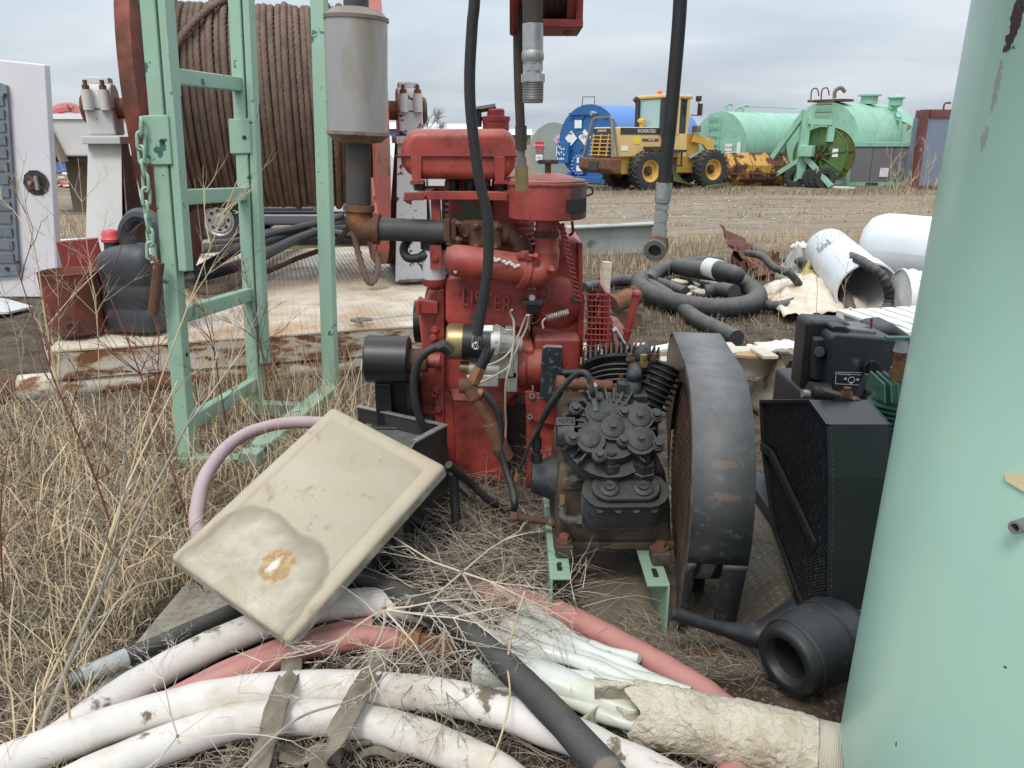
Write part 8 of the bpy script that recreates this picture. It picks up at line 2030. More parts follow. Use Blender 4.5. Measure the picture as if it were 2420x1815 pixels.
def paper_tube():
 a, b = gz(1500, 1672, 0.10), gz(2060, 1798, 0.10)
 t = thing('paper_tube', 'torn cream paper wrapped tube lying at the foot of the green tank', 'tube', (a.x, a.y, 0))
 d = (b - a); L = d.length; d.normalize(); s = V((-d.y, d.x, 0))
 def fn(u, w, r0=0.084):
  ang = 2 * PI * w
  r = r0 * (1 + 0.09 * mnoise.noise(V((u * 7, math.cos(ang) * 1.6, math.sin(ang) * 1.6))) + 0.055 * mnoise.noise(V((u * 30, math.cos(ang) * 6, math.sin(ang) * 6))) + 0.03 * mnoise.noise(V((u * 70, math.cos(ang) * 12, math.sin(ang) * 12))))
  off = 0.05 * mnoise.noise(V((math.cos(ang) * 2, math.sin(ang) * 2, 7))) * (1 - min(1, u * 6))
  return a + d * (L * u + off) + s * (math.cos(ang) * r) + V((0, 0, math.sin(ang) * r - 0.012))
 MB().grid(lambda u, w: fn(u * 0.78, w), 150, 90).build('wrapping', 'paper', t, solid=0.003, ang=60)
 # ribbed white core showing at the right end
 prof = []
 for k in range(34):
  prof += [(0.080, k * 0.0062), (0.077, k * 0.0062 + 0.003)]
 cmat = mat('corrugated', (0.66, 0.62, 0.54), 0.85, var=0.08, vscale=6, bump=0.2, bscale=60)
 MB().grid(lambda u, w: a + d * (L * (0.74 + 0.26 * u)) + s * (math.cos(2 * PI * w) * (0.079 + 0.0035 * math.sin(u * 190))) + V((0, 0, math.sin(2 * PI * w) * (0.079 + 0.0035 * math.sin(u * 190)) - 0.012)), 150, 40).build('ribbed_core', cmat, t, ang=60)
 # torn flap folded forward at the left end
 f0 = gz(1428, 1668, 0.15)
 MB().grid(lambda u, w: gz(1405 + 120 * u, 1600 + 70 * w + 20 * u, 0.16 + 0.02 * math.sin(3 * u + 5 * w) - 0.10 * w * w) + V((0, 0, 0.012 * mnoise.noise(V((u * 5, w * 5, 1))))), 16, 16).build('torn_flap', 'paper', t, solid=0.003, ang=60)
 MB().grid(lambda u, w: gz(1330 + 190 * u, 1690 + 40 * w - 25 * u + 14 * math.sin(u * 9), 0.10 - 0.05 * w + 0.01 * math.sin(9 * u)), 20, 8).build('torn_flap', 'paper', t, solid=0.003, ang=60)
paper_tube()
# webbing straps over the white hoses
def strap(label, pts, w, z):
 t = MB()
 P_ = cat([gz(u, v, zz) for (u, v), zz in zip(pts, z)], 10)
 vs = []; n_ = len(P_)
 for i, p in enumerate(P_):
  T = (P_[min(i + 1, n_ - 1)] - P_[max(i - 1, 0)]).normalized(); s = T.cross(V((0, 0, 1))).normalized()
  nn = s.cross(T)
  for k in range(7):
   f_ = (k / 6 - 0.5)
   vs.append(p + s * (w * f_) + nn * (0.004 * math.cos(f_ * 9) + 0.004 * mnoise.noise(V((i * 0.3, k * 0.5, w * 50)))))
 t.add(vs, [(i * 7 + k, i * 7 + k + 1, (i + 1) * 7 + k + 1, (i + 1) * 7 + k) for i in range(n_ - 1) for k in range(6)])
 o = t.build('webbing_strap', 'webbing', None, solid=0.004, ang=50)
 tag(o, label, 'strap', 'webbing straps over the white hoses')
strap('straight grey brown webbing strap draped over two white hoses', [(690, 1555), (688, 1580), (672, 1620), (652, 1670), (640, 1720), (620, 1780), (600, 1850)], 0.060, [0.06, 0.12, 0.145, 0.12, 0.11, 0.06, 0.01])
strap('twisted webbing strap crossing diagonally over two white hoses', [(905, 1545), (880, 1585), (850, 1635), (820, 1690), (790, 1745), (760, 1800), (740, 1860)], 0.066, [0.05, 0.13, 0.145, 0.12, 0.11, 0.05, 0.01])
# crumpled strap ends and paper scraps in the dirt
for k, (u, v, sx, lab) in enumerate(((905, 1790, 0.07, 'curled scrap of grey woven webbing in the dirt below the nearest white hose'), (830, 1770, 0.06, 'folded scrap of grey webbing tucked beneath the twisted strap'), (740, 1800, 0.08, 'flattened grey webbing piece between the two straps'))):
 c = gz(u, v, 0.0)
 o = MB().grid(lambda a, b: c + V(((a - 0.5) * sx * 2, (b - 0.5) * sx * 0.8, 0.006 + 0.03 * abs(math.sin(a * 4 + k)) + 0.01 * math.sin(b * 6))), 14, 6).build('webbing_scrap', 'webbing', None, solid=0.003)
 tag(o, lab, 'webbing')
# diamond plate scrap at lower left
pl = [gz(u, v, 0.012) for u, v in ((445, 1372), (600, 1440), (640, 1470), (470, 1560), (330, 1625), (205, 1690), (185, 1640), (300, 1545))]
t = thing('tread_plate', 'grey diamond tread plate scrap lying under the dark hose end', 'tread plate', (pl[0].x, pl[0].y, 0))
MB().plate(pl, V((0, 0, -0.008))).build('plate', 'diamond', t)
mnx, mxx = min(p.x for p in pl), max(p.x for p in pl); mny, mxy = min(p.y for p in pl), max(p.y for p in pl)
def inside(x, y):
 x += mnx; y += mny; c = False; n_ = len(pl)
 for i in range(n_):
  a, b = pl[i], pl[i - 1]
  if (a.y > y) != (b.y > y) and x < (b.x - a.x) * (y - a.y) / (b.y - a.y) + a.x: c = not c
 return c
o = lozenges(MB(), (mnx, mny, 0.0121), (1, 0, 0), (0, 1, 0), mxx - mnx, mxy - mny, 0.034, 0.03, 0.005, 0.0028, keep=inside).build('tread', 'diamond', t, ang=0, recalc=False); o['kind'] = 'stuff'
# black plastic can with spout by the green tank
def spout_can():
 y = 1.93
 t = thing('plastic_can', 'black plastic can with long spout and round mouth lying by the tank', 'can', (0.82, y, 0))
 c = gy(1850, 1588, y - 0.02); c.z = max(c.z, 0.125)
 ax = V((0.85, 0.5, 0.05)).normalized()
 MB().lathe([(0.062, 0.03), (0.070, 0.004), (0.074, 0.0), (0.098, 0.0), (0.106, 0.008), (0.112, 0.05), (0.122, 0.12), (0.122, 0.22), (0.10, 0.27), (0.05, 0.29)], c, ax, 48, False).build('body', 'plastic_black', t, ang=55)
 MB().lathe([(0.072, 0.003), (0.070, 0.05), (0.066, 0.16), (0.001, 0.165)], c, ax, 40, False).build('mouth', 'ink', t)
 sp = cat([c + ax * 0.14 + V((-0.02, 0.07, 0.06)), gy(1800, 1500, y + 0.13), gy(1735, 1492, y + 0.13), gy(1670, 1474, y + 0.13), gy(1600, 1452, y + 0.12), gy(1584, 1448, y + 0.12)], 6)
 MB().tube(sp, [0.062 - 0.040 * min(1, (i / 15) ** 0.8) for i in range(len(sp))], 20).build('spout', 'plastic_black', t, ang=60)
 hp_ = cat([sp[7], gy(1820, 1484, y + 0.14), gy(1870, 1474, y + 0.15), gy(1930, 1474, y + 0.16), gy(2030, 1490, y + 0.17)], 6)
 MB().tube(hp_, [0.032 + 0.03 * (i / len(hp_)) for i in range(len(hp_))], 16).build('ridge', 'plastic_black', t, ang=60)
 MB().lathe([(0.1225, 0.165), (0.127, 0.169), (0.127, 0.175), (0.1225, 0.179)], c, ax, 48, False).lathe([(0.112, 0.035), (0.116, 0.039), (0.116, 0.046), (0.112, 0.05)], c, ax, 48, False).build('moulded_rib', 'plastic_black', t)
 MB().lathe([(0.03, 0), (0.033, 0.004), (0.03, 0.008)], gy(1975, 1470, y + 0.03), V((0, -0.3, 1)), 20, False).build('cap_seat', 'plastic_grey', t)
spout_can()
# ------------------------------------------------------------------ middle distance right: hose coils, rusty sheet, buckets, tarpaulin, pallets
def ribbed(label, pts, r, m='hose_grey', pitch=0.055, group='heavy ribbed hoses in the scrap heap', amp=0.075):
 c = cat(pts, 1); L = 0
 P_ = cat(pts, 26)
 rs = []
 for i, p in enumerate(P_):
  if i: L += (p - P_[i - 1]).length
  rs.append(r * (1 + amp * math.sin(L * 2 * PI / pitch)))
 o = MB().tube(P_, rs, 16).build('ribbed_hose', m, None, ang=60)
 tag(o, label, 'hose', group)
 return o, P_
mat('hose_ribbed', (0.028, 0.029, 0.031), 0.75, var=0.3, vscale=6, bump=0.4, bscale=60, dust=((0.34, 0.31, 0.27), 0.30))
cc = gz(1650, 690, 0.1)
rx = (gz(1790, 690, 0.1).x - gz(1525, 690, 0.1).x) / 2; ry = (gz(1650, 640, 0.1).y - gz(1650, 728, 0.1).y) / 2
ctr = V(((gz(1790, 690, 0.1).x + gz(1525, 690, 0.1).x) / 2, (gz(1650, 640, 0.1).y + gz(1650, 728, 0.1).y) / 2, 0.1))
circ = [ctr + V((rx * math.cos(a), ry * math.sin(a), 0.0 + 0.05 * (i > 8))) for i, a in enumerate([R(150 + k * 27) for k in range(12)])]
o, P_ = ribbed('thick ribbed grey hose lying in an open ring with a pale cuff', circ + [gz(1735, 650, 0.24), gz(1690, 636, 0.26)], 0.09, 'hose_ribbed')
cf = P_[-1]; dcf = (P_[-1] - P_[-4]).normalized()
t = thing('hose_cuff', 'pale blue grey cuff on the end of the ring-shaped hose', 'cuff', cf)
MB().cyl(cf - dcf * 0.05, cf + dcf * 0.12, 0.11, 0.10, 24).build('sleeve', 'plastic_white', t)
ribbed('ribbed dark hose bending behind the ring-shaped hose', [gz(1530, 665, 0.08), gz(1560, 640, 0.10), gz(1610, 628, 0.13), gz(1660, 622, 0.12), gz(1700, 624, 0.08)], 0.085, 'hose_ribbed')
hose('flattened grey hose with red stripe running from pallet to the ring hose', [(1740, 800), (1690, 775), (1640, 750), (1580, 700), (1530, 672), (1480, 662), (1420, 670)], 0.07, 'hose_ribbed', None, 0.06, 12)
hose('black hose lying past the wooden stake towards the engine', [(1380, 680), (1440, 668), (1500, 664), (1560, 668), (1620, 690)], 0.055, 'hose_ribbed', None, 0.05, 12)
ribbed('thin ribbed hose crossing in front of the rusty sheet', [gz(1765, 598, 0.32), gz(1800, 605, 0.42), gz(1830, 632, 0.36), gz(1870, 650, 0.30), gz(1900, 690, 0.1)], 0.038, 'hose_ribbed')
ribbed('dark ribbed hose arching beside the white bucket', [gz(1840, 620, 0.05), gz(1890, 618, 0.22), gz(1950, 640, 0.25), gz(1990, 690, 0.15), gz(2010, 740, 0.05)], 0.06, 'hose_ribbed')
ribbed('ribbed hose draped between the white bucket and the big wrapped roll', [gz(1985, 596, 0.45), gz(2040, 620, 0.50), gz(2090, 660, 0.38), gz(2100, 720, 0.15), gz(2060, 760, 0.05)], 0.045, 'hose_ribbed')
ribbed('short ribbed hose on the dirt beside the crumpled tarpaulin', [gz(1790, 720, 0.05), gz(1850, 722, 0.06), gz(1900, 705, 0.06)], 0.05, 'hose_ribbed')
ribbed('broken grey hose piece lying inside the ring of hose', [gz(1668, 690, 0.09), gz(1700, 684, 0.12), gz(1735, 690, 0.14)], 0.07, 'hose_ribbed')
# wood and foam litter inside the ring
for k in range(26):
 q = ctr + V((rx * 0.68 * random.uniform(-1, 1), ry * 0.65 * random.uniform(-1, 1), -0.08))
 s = random.uniform(0.08, 0.22)
 o = MB().box(q + V((0, 0, 0.02)), (s, s * random.uniform(0.2, 0.7), 0.03), rotz(random.uniform(0, 3)) @ Matrix.Rotation(random.uniform(-.4, .4), 3, 'X')).build('litter_scrap', random.choice(['tarp', 'paper', 'twig_pale', 'wood', 'galv_grey']), None, bevel=0.01)
 tag(o, 'small pale scrap of litter lying inside the ring of hose', 'litter', 'litter inside the hose ring')
# rusty crumpled sheet
c = gz(1800, 668)
rs_ = mat('rust_sheet', (0.15, 0.062, 0.040), 0.8, var=0.25, vscale=4, bump=0.15, layers=[((0.09, 0.036, 0.025), 0.52, 3, 0.08, 0.85)])
def rsheet(u, w):
 p = gz(1735 + 140 * u, 655 - 4 * w, 0.0)
 h = (0.95 * (1 - u) ** 1.6 * (0.25 + w) + 0.30 * w + 0.12)
 return p + V((0.16 * mnoise.noise(V((u * 6, w * 6, 1))), 0.6 * w + 0.3 * mnoise.noise(V((u * 5, w * 5, 4))), h * 0.36 + 0.10 * abs(mnoise.noise(V((u * 7, w * 4, 9)))) * 2 - 0.06))
o = MB().grid(rsheet, 14, 9).build('rusty_sheet', rs_, None, solid=0.008, ang=12)
tag(o, 'crumpled dark rust brown metal sheet in the scrap heap', 'sheet metal')
# white wrapped roll and plastic buckets
def roll():
 a, b = gy(2035, 588, 8.6), gy(2330, 668, 7.6)
 t = thing('wrapped_roll', 'big white plastic wrapped roll lying on the scrap heap', 'roll', (a.x, a.y, 0))
 a = V((3.95, 8.75, 0.44)); b = V((5.5, 7.75, 0.36)); d = (b - a).normalized(); L = (b - a).length; s = d.cross(V((0, 0, 1))).normalized(); up = s.cross(d)
 def fn(u, w):
  ang = 2 * PI * w
  r = 0.37 * (1 + 0.03 * mnoise.noise(V((u * 4, math.cos(ang) * 2, math.sin(ang) * 2))) + 0.012 * mnoise.noise(V((u * 14, math.cos(ang) * 7, math.sin(ang) * 7))))
  k = min(1, u * 9) ** 0.4
  return a + d * (L * u) + (s * math.cos(ang) + up * math.sin(ang)) * (r * (0.55 + 0.45 * k)) + V((0, 0, 0.02 * u))
 MB().grid(fn, 34, 48).build('wrapping', 'plastic_white', t, ang=60)
 MB().lathe([(0.22, 0.0), (0.001, 0.01)], a + d * 0.01, d, 32, False).build('end', 'plastic_white', t)
 for k in (0.25, 0.8):
  q = a + d * (L * k)
  MB().box((q.x, q.y, 0.04), (0.5, 0.3, 0.1)).build('chock', 'wood', t)
roll()
def bucket_(label, mouth, base, r, ribs=True, open_=True, mtl='plastic_white', split=False):
 mouth, base = V(mouth), V(base)
 t = thing('plastic_bucket', label, 'bucket', (base.x, base.y, 0), 0, 'white plastic buckets')
 d = (mouth - base); L = d.length; d.normalize()
 prof = [(0.001, 0.0), (r * 0.86, 0.0), (r * 0.88, 0.01), (r * 0.96, L * 0.82), (r * 1.03, L * 0.83), (r * 1.03, L * 0.86), (r * 0.98, L * 0.87), (r * 1.0, L * 0.95), (r * 1.05, L * 0.96), (r * 1.05, L)]
 if open_: prof += [(r * 0.99, L), (r * 0.93, L * 0.4), (r * 0.86, 0.012), (0.001, 0.012)]
 else: prof += [(r * 1.0, L), (r * 0.98, L - 0.012), (0.02, L - 0.01), (0.001, L - 0.004)]
 MB().lathe(prof, base, d, 36, False).build('shell', mtl, t, ang=40)
 x, y, z = frame_from(d)
 pr = MB()
 cs = -CAMP + base;
 for k in range(7):   # printed lines on the side facing the camera
  to = (CAMP - base); to = (to - d * to.dot(d)).normalized(); sd_ = d.cross(to)
  a = (k - 3) * 0.085
  n_ = to * math.cos(a) + sd_ * math.sin(a)
  f0, f1 = (0.30, 0.62) if k % 3 else (0.25, 0.7)
  p0 = base + d * (L * f0) + n_ * (r * (0.88 + 0.08 * f0) + 0.003); p1 = base + d * (L * f1) + n_ * (r * (0.88 + 0.08 * f1) + 0.003)
  MB().bar(p0, p1, 0.012 if k % 2 else 0.02, 0.001, n_).build('print', 'steel_vent', t)
 return t
bucket_('open white bucket lying tilted with its mouth split, in front of wrapped roll', gz(2050, 690, 0.22), gz(1955, 590, 0.42), 0.27)
bucket_('white bucket lying on its side with the closed end showing next to tarpaulin', gz(2125, 705, 0.24), V((gz(2125, 705, 0.24).x + 0.62, gz(2125, 705, 0.24).y - 0.05, 0.26)), 0.25, open_=False, mtl='plastic_sheet')
# torn piece of the split bucket and yellow foam
c = gz(1905, 690)
crumple('foam_scrap', 'tarp', c, 0.22, 0.2, 0.28, 5.5, 10, 'lump of yellowed foam leaning between hose and bucket', 'foam', amp=0.9)
bpy.data.objects['foam_scrap'].data.materials[0] = mat('foam_yellow', (0.48, 0.38, 0.14), 0.9, var=0.2, vscale=6, bump=0.5, bscale=40)
crumple('grey_cloth', 'galv_grey', gz(1870, 660), 0.2, 0.2, 0.30, 8.5, 10, 'grey cloth bundle beside the crumpled rusty sheet', 'cloth', amp=0.9)
crumple('clear_bag', 'plastic_sheet', gz(1893, 585), 0.16, 0.12, 0.10, 2.5, 8, 'small clear plastic bag lying in the grass past the heap', 'bag')
# tarpaulin
tp = [(1855, 735), (1905, 706), (1990, 684), (2085, 712), (2112, 738), (2060, 752), (1990, 772), (1900, 768)]
def tarp(u, w):
 l = gz(1850 + 10 * w, 760 - 12 * w, 0); r_ = gz(2112 - 25 * w, 752 - 45 * w, 0)
 p = l.lerp(r_, u); bk_ = V((0.1, 1.25, 0)) * w
 h = 0.20 * math.sin(PI * min(1, u * 1.1)) * (0.4 + w) * math.sin(PI * min(1, 0.15 + w * 0.8)) + 0.04
 return p + bk_ + V((0, 0, max(0.01, h + 0.06 * mnoise.noise(V((u * 6, w * 5, 3))) + 0.03 * mnoise.noise(V((u * 16, w * 12, 5))))))
o = MB().grid(tarp, 48, 26).build('tarpaulin', 'tarp', None, solid=0.006, ang=60)
tag(o, 'stained cream tarpaulin spread over scrap behind the small engine', 'tarpaulin')
o = MB().bar(gz(2010, 772, 0.03), gz(2118, 742, 0.05), 0.12, 0.08).build('maroon_beam', 'maroon', None, bevel=0.006)
tag(o, 'short maroon steel bar along the edge of the cream tarpaulin', 'steel bar')
# pallets with boards and plastic sheet
def pallet(label, o, yaw, w, d, z0, nb=7, m='wood'):
 ex = V((math.cos(yaw), math.sin(yaw), 0)); ey = V((-math.sin(yaw), math.cos(yaw), 0))
 t = thing('wooden_pallet', label, 'pallet', (o[0], o[1], z0), yaw, 'wooden pallets')
 for k in range(3):
  y = k * (d - 0.09) / 2
  MB().bx(0, w, y, y + 0.09, 0.0, 0.10).build('stringer', m, t, local=True, bevel=0.004)
 for k in range(nb):
  x = k * (w - 0.1) / (nb - 1)
  MB().bx(x, x + 0.1, -0.005 + random.uniform(-.01, .01), d, 0.101, 0.122).build('deck_board', m, t, local=True, bevel=0.003)
 return t
q = gy(1490, 893, 4.62); pz = q.z; pzt = gy(1700, 850, 4.62).z
t = thing('wooden_pallet', 'grey wooden pallet with knotty front board behind the curved belt guard', 'pallet', (q.x, 4.62, pz), R(1.5), 'wooden pallets')
for k, yy in enumerate((0.0, 0.27)):
 MB().bx(-0.3, 1.35, yy, yy + 0.04, 0.0, pzt - pz).build('stringer', 'wood', t, local=True, bevel=0.004)
for k in range(6):
 MB().bx(-0.28 + k * 0.29, -0.14 + k * 0.29, -0.008, 0.34, pzt - pz + 0.002, pzt - pz + 0.02).build('deck_board', 'wood', t, local=True, bevel=0.003)
for k, x in enumerate((-0.1, 0.55, 1.15)):
 o = MB().box((q.x + x, 4.80, pz / 2 - 0.012), (0.12, 0.25, pz + 0.018)).build('support_block', 'wood_raw' if k == 1 else 'wood', None, bevel=0.008)
 tag(o, ('timber block under the pallet near the red engine', 'raw timber block under the middle of the pallet', 'timber block under the pallet near the small engine')[k], 'timber')
q = gz(2115, 765, 0.30)
pallet('pale slatted pallet partly hidden by the tall green tank', (q.x - 0.12, q.y - 0.35, 0), R(12), 1.4, 0.75, 0.20, 11, 'plastic_sheet')
o = MB().box((q.x + 0.5, q.y + 0.15, 0.08), (1.1, 0.5, 0.21), rotz(R(12))).build('timber_stack', 'wood', None, bevel=0.01)
tag(o, 'low timber stack carrying the pale slatted pallet', 'timber')
# boards and plastic sheet lying on the first pallet
bz = pzt + 0.02
for k, (u0, v0, u1, v1, m, lab) in enumerate(((1480, 838, 1610, 815, 'plastic_sheet', 'whitewashed board slanting over the pallet next to the engine'), (1700, 835, 1900, 812, 'wood', 'pale board lying along the back of the pallet'),
          (1740, 838, 1830, 842, 'wood_raw', 'orange raw timber strip on the pallet beside the plastic'), (1790, 826, 1822, 845, 'wood', 'short grey board end lying across the pallet'), (1480, 855, 1600, 850, 'wood', 'split grey board on the pallet edge next to the compressor'))):
 o = MB().bar(gz(u0, v0, bz + 0.02 + 0.022 * k), gz(u1, v1, bz + 0.03 + 0.022 * k), 0.09, 0.02).build('board', m, None, bevel=0.003)
 tag(o, lab, 'board')
def sheet1(u, w):
 p = gz(1775 + 150 * u, 852 - 2 * u, bz + 0.02)
 return p + V((0.05 * w, 0.28 * w, 0.02 + 0.08 * math.sin(PI * u) * math.sin(PI * min(1, w + 0.2)) + 0.02 * mnoise.noise(V((u * 9, w * 7, 1)))))
o = MB().grid(sheet1, 24, 14).build('plastic_sheet', 'plastic_sheet', None, solid=0.003, ang=60)
tag(o, 'crinkled white plastic sheet bulging on top of the pallet', 'plastic sheet')
def sheet2(u, w):
 wd = 1 - 0.75 * w
 p = gy(1805 + (u - 0.5) * 190 * wd - 15 * w, 893 + 66 * w, 4.66)
 return p + V((0, -0.05 + 0.06 * mnoise.noise(V((u * 6, w * 4, 2))) + 0.05 * math.sin(u * 9) * (1 - w) + 0.16 * w, 0))
o = MB().grid(sheet2, 26, 16).build('plastic_sheet', 'plastic_sheet', None, solid=0.002, ang=60)
tag(o, 'torn translucent plastic hanging in a point below the pallet', 'plastic sheet')
def sheet3(u, w):
 p = gy(1878 + u * 40 - 10 * w, 893 + 78 * w, 4.68)
 return p + V((0, 0.05 * math.sin(u * 8 + w * 3), 0))
o = MB().grid(sheet3, 12, 14).build('plastic_sheet', 'plastic_sheet', None, solid=0.002, ang=60)
tag(o, 'narrow strip of plastic hanging below the pallet beside the small engine', 'plastic sheet')
crumple('burlap_sack', 'webbing', gz(1850, 958), 0.22, 0.3, 0.30, 6.3, 12, 'brown sack lying under the pallet behind the belt guard', 'sack', amp=0.7)
# stake and pipe elbow by the engine
q = gz(1428, 720)
o = MB().box((q.x, q.y, 0.2), (0.08, 0.08, 0.46), rotz(0.3) @ Matrix.Rotation(0.05, 3, 'Y')).build('wooden_stake', 'wood', None, bevel=0.004)
tag(o, 'short square wooden stake standing behind the wire fan guard', 'stake')
a = gz(1450, 720, 0.18); b = gz(1495, 700, 0.24)
t = thing('rusty_pipe', 'short rusty pipe end lying behind the red lever', 'pipe', (a.x, a.y, 0))
MB().cyl(a, b, 0.085, None, 24).build('pipe', 'rust', t)
MB().ringcyl(b, b + (b - a).normalized() * 0.05, 0.092, 0.075, 24).build('collar', 'rust_flake', t)
MB().bx(a.x - 0.1, a.x + 0.25, a.y - 0.03, a.y + 0.12, -0.02, 0.10).build('rest', 'rust_dark', t)
# ================================================================== vegetation
def blades(name, m, n, region, hmin, hmax, lean=0.6, width=0.004, lie=0.3, seed=1, dens=None, label=None, cat_=None):
 """dry grass as one mesh of bent tapered blades; region(rng) -> x, y"""
 rng = np.random.default_rng(seed)
 x, y = region(rng, n)
 z = np.array([gnd(a, b) for a, b in zip(x, y)])
 h = rng.uniform(hmin, hmax, n) * rng.uniform(0.5, 1, n)
 az = rng.uniform(0, 2 * np.pi, n)
 ln = np.abs(rng.normal(0, lean, n)); flat = rng.random(n) < lie
 ln = np.where(flat, rng.uniform(1.1, 1.5, n), ln).clip(0, 1.5)
 w = width * rng.uniform(0.6, 1.4, n)
 d = np.stack([np.cos(az), np.sin(az), np.zeros(n)], 1); s = np.stack([-np.sin(az), np.cos(az), np.zeros(n)], 1)
 b = np.stack([x, y, z + np.where(flat, rng.uniform(0, 0.05, n), 0)], 1)
 K = 4
 V_ = np.zeros((n, 2 * K - 1, 3))
 p = b.copy(); a = ln * 0.35
 curl = rng.normal(0, 0.25, n)
 for k in range(K):
  if k:
   st = (h / (K - 1))[:, None]
   dd = d * np.cos(curl * k)[:, None] + s * np.sin(curl * k)[:, None]
   p = p + dd * np.sin(a)[:, None] * st + np.array([0, 0, 1.0]) * np.cos(a)[:, None] * st
   p[:, 2] = np.maximum(p[:, 2], b[:, 2] + 0.004)
   a = a + ln * 0.42
  ww = (w * (1 - k / (K - 1) * 0.85))[:, None]
  if k < K - 1:
   V_[:, 2 * k] = p - s * ww; V_[:, 2 * k + 1] = p + s * ww
  else: V_[:, 2 * k] = p
 nv = 2 * K - 1
 base = np.arange(n)[:, None] * nv
 quads = np.concatenate([base + np.array([[2 * k, 2 * k + 1, 2 * k + 3, 2 * k + 2]]) for k in range(K - 2)], 0)
 tris = base + np.array([[2 * K - 4, 2 * K - 3, 2 * K - 2]])
 me = bpy.data.meshes.new(name)
 loops = np.concatenate([quads.ravel(), tris.ravel()])
 me.vertices.add(n * nv); me.vertices.foreach_set('co', V_.reshape(-1).astype(np.float32))
 me.loops.add(len(loops)); me.loops.foreach_set('vertex_index', loops.astype(np.int32))
 ls = np.concatenate([np.arange(len(quads)) * 4, len(quads) * 4 + np.arange(len(tris)) * 3])
 me.polygons.add(len(ls)); me.polygons.foreach_set('loop_start', ls.astype(np.int32))
 me.update(calc_edges=True); me.validate()
 me.materials.append(MATS[m])
 o = bpy.data.objects.new(name, me); COL.objects.link(o)
 o['kind'] = 'stuff'
 if label: o['label'] = label; o['category'] = cat_
 return o
def clumped(xr, yr, ok, scale=1.6, thr=-0.15, seed=0.0):
 def reg(rng, n):
  xs, ys = [], []
  while len(xs) < n:
   a = rng.uniform(xr[0], xr[1], n); b = rng.uniform(yr[0], yr[1], n)
   for q, w in zip(a, b):
    if ok(q, w) and mnoise.noise(V((q * scale, w * scale, seed))) > thr + rng.uniform(-0.25, 0.25):
     xs.append(q); ys.append(w)
     if len(xs) == n: break
  return np.array(xs), np.array(ys)
 return reg
def left_ok(x, y):
 # left of the machinery, not on the deck
 if y > 4.5 + (x + 2.97) * 0.30 and x > -3.35: return False
 if y > 4.0 and mnoise.noise(V((x * 3, y * 3, 8))) < 0.1: return False
 lim = -1.18 if y < 2.45 else -0.75
 return x < lim + 0.25 * mnoise.noise(V((x * 2, y * 2, 5)))
blades('dry_grass', 'dead_grass', 13000, clumped((-3.6, -0.6), (1.5, 5.0), left_ok, 1.4, -0.3), 0.10, 0.30, 0.95, 0.0022, 0.55, 1, label='matted dry straw coloured grass around the ladder foot', cat_='grass')
blades('dry_grass', 'dead_grass_grey', 9000, clumped((-3.6, -0.6), (1.3, 4.8), left_ok, 2.2, -0.2, 4.0), 0.08, 0.26, 1.0, 0.0019, 0.7, 2, label='flattened grey dead grass among the straw coloured grass', cat_='grass')
blades('green_grass', 'green_grass', 900, clumped((-2.2, -0.9), (1.4, 2.6), left_ok, 2.5, 0.22, 9.0), 0.05, 0.14, 0.5, 0.003, 0.1, 3, label='few green shoots in the dead grass', cat_='grass')
# tall straw beside the deck edge
blades('tall_straw', 'dead_grass', 520, clumped((-2.1, -0.75), (3.7, 4.9), lambda x, y: y < 4.62 + (x + 2.97) * 0.28, 1.5, -0.5, 2), 0.35, 0.8, 0.55, 0.0026, 0.05, 4, label='tall straw growing along the rusty deck edge', cat_='grass')
blades('tall_straw', 'dead_grass', 220, clumped((-3.4, -2.4), (3.2, 4.6), lambda x, y: True, 1.5, -0.5, 6), 0.35, 0.8, 0.5, 0.0024, 0.05, 14, label='tall straw growing around the capped runner pipe', cat_='grass')
blades('grass_litter', 'dead_grass_grey', 16000, clumped((-3.4, -0.75), (1.4, 4.6), left_ok, 1.3, -0.6, 13), 0.04, 0.12, 1.0, 0.0028, 0.95, 22, label='short broken grass litter covering the soil', cat_='grass')
blades('loose_straw', 'dead_grass', 2600, clumped((-3.4, -0.75), (1.5, 4.6), left_ok, 1.1, -0.5, 11), 0.3, 0.62, 1.0, 0.0027, 0.75, 21, label='long loose straw lying over the matted grass', cat_='grass')
# short dead grass between machinery and yard
def mid_ok(x, y):
 if y > 4.4 and y < 9.4 and x < 0.35: return False
 return True
blades('short_dry_grass', 'dead_grass_grey', 26000, clumped((-0.3, 7.5), (4.2, 12.5), mid_ok, 0.9, -0.12, 3.0), 0.04, 0.16, 0.6, 0.0024, 0.3, 5, label='short grey dead grass on the ground behind the machinery', cat_='grass')
blades('short_dry_grass', 'dead_grass', 12000, clumped((-0.5, 9.5), (8.8, 13.5), mid_ok, 0.7, -0.05, 7.0), 0.12, 0.34, 0.4, 0.0030, 0.1, 6, label='knee-high straw strip between scrap heap and the yard', cat_='grass')
blades('far_dry_grass', 'dead_grass_grey', 9000, clumped((-2, 17), (23.0, 27.5), lambda x, y: True, 0.4, -0.05, 1.0), 0.06, 0.2, 0.5, 0.008, 0.2, 7, label='low dead grass along the foot of the tanks', cat_='grass')
blades('far_dry_grass', 'dead_grass', 3000, clumped((-9.5, -4.5), (9.5, 16), lambda x, y: True, 0.6, -0.05, 8.0), 0.08, 0.4, 0.5, 0.005, 0.2, 8, label='dead grass patch beyond the white housing', cat_='grass')
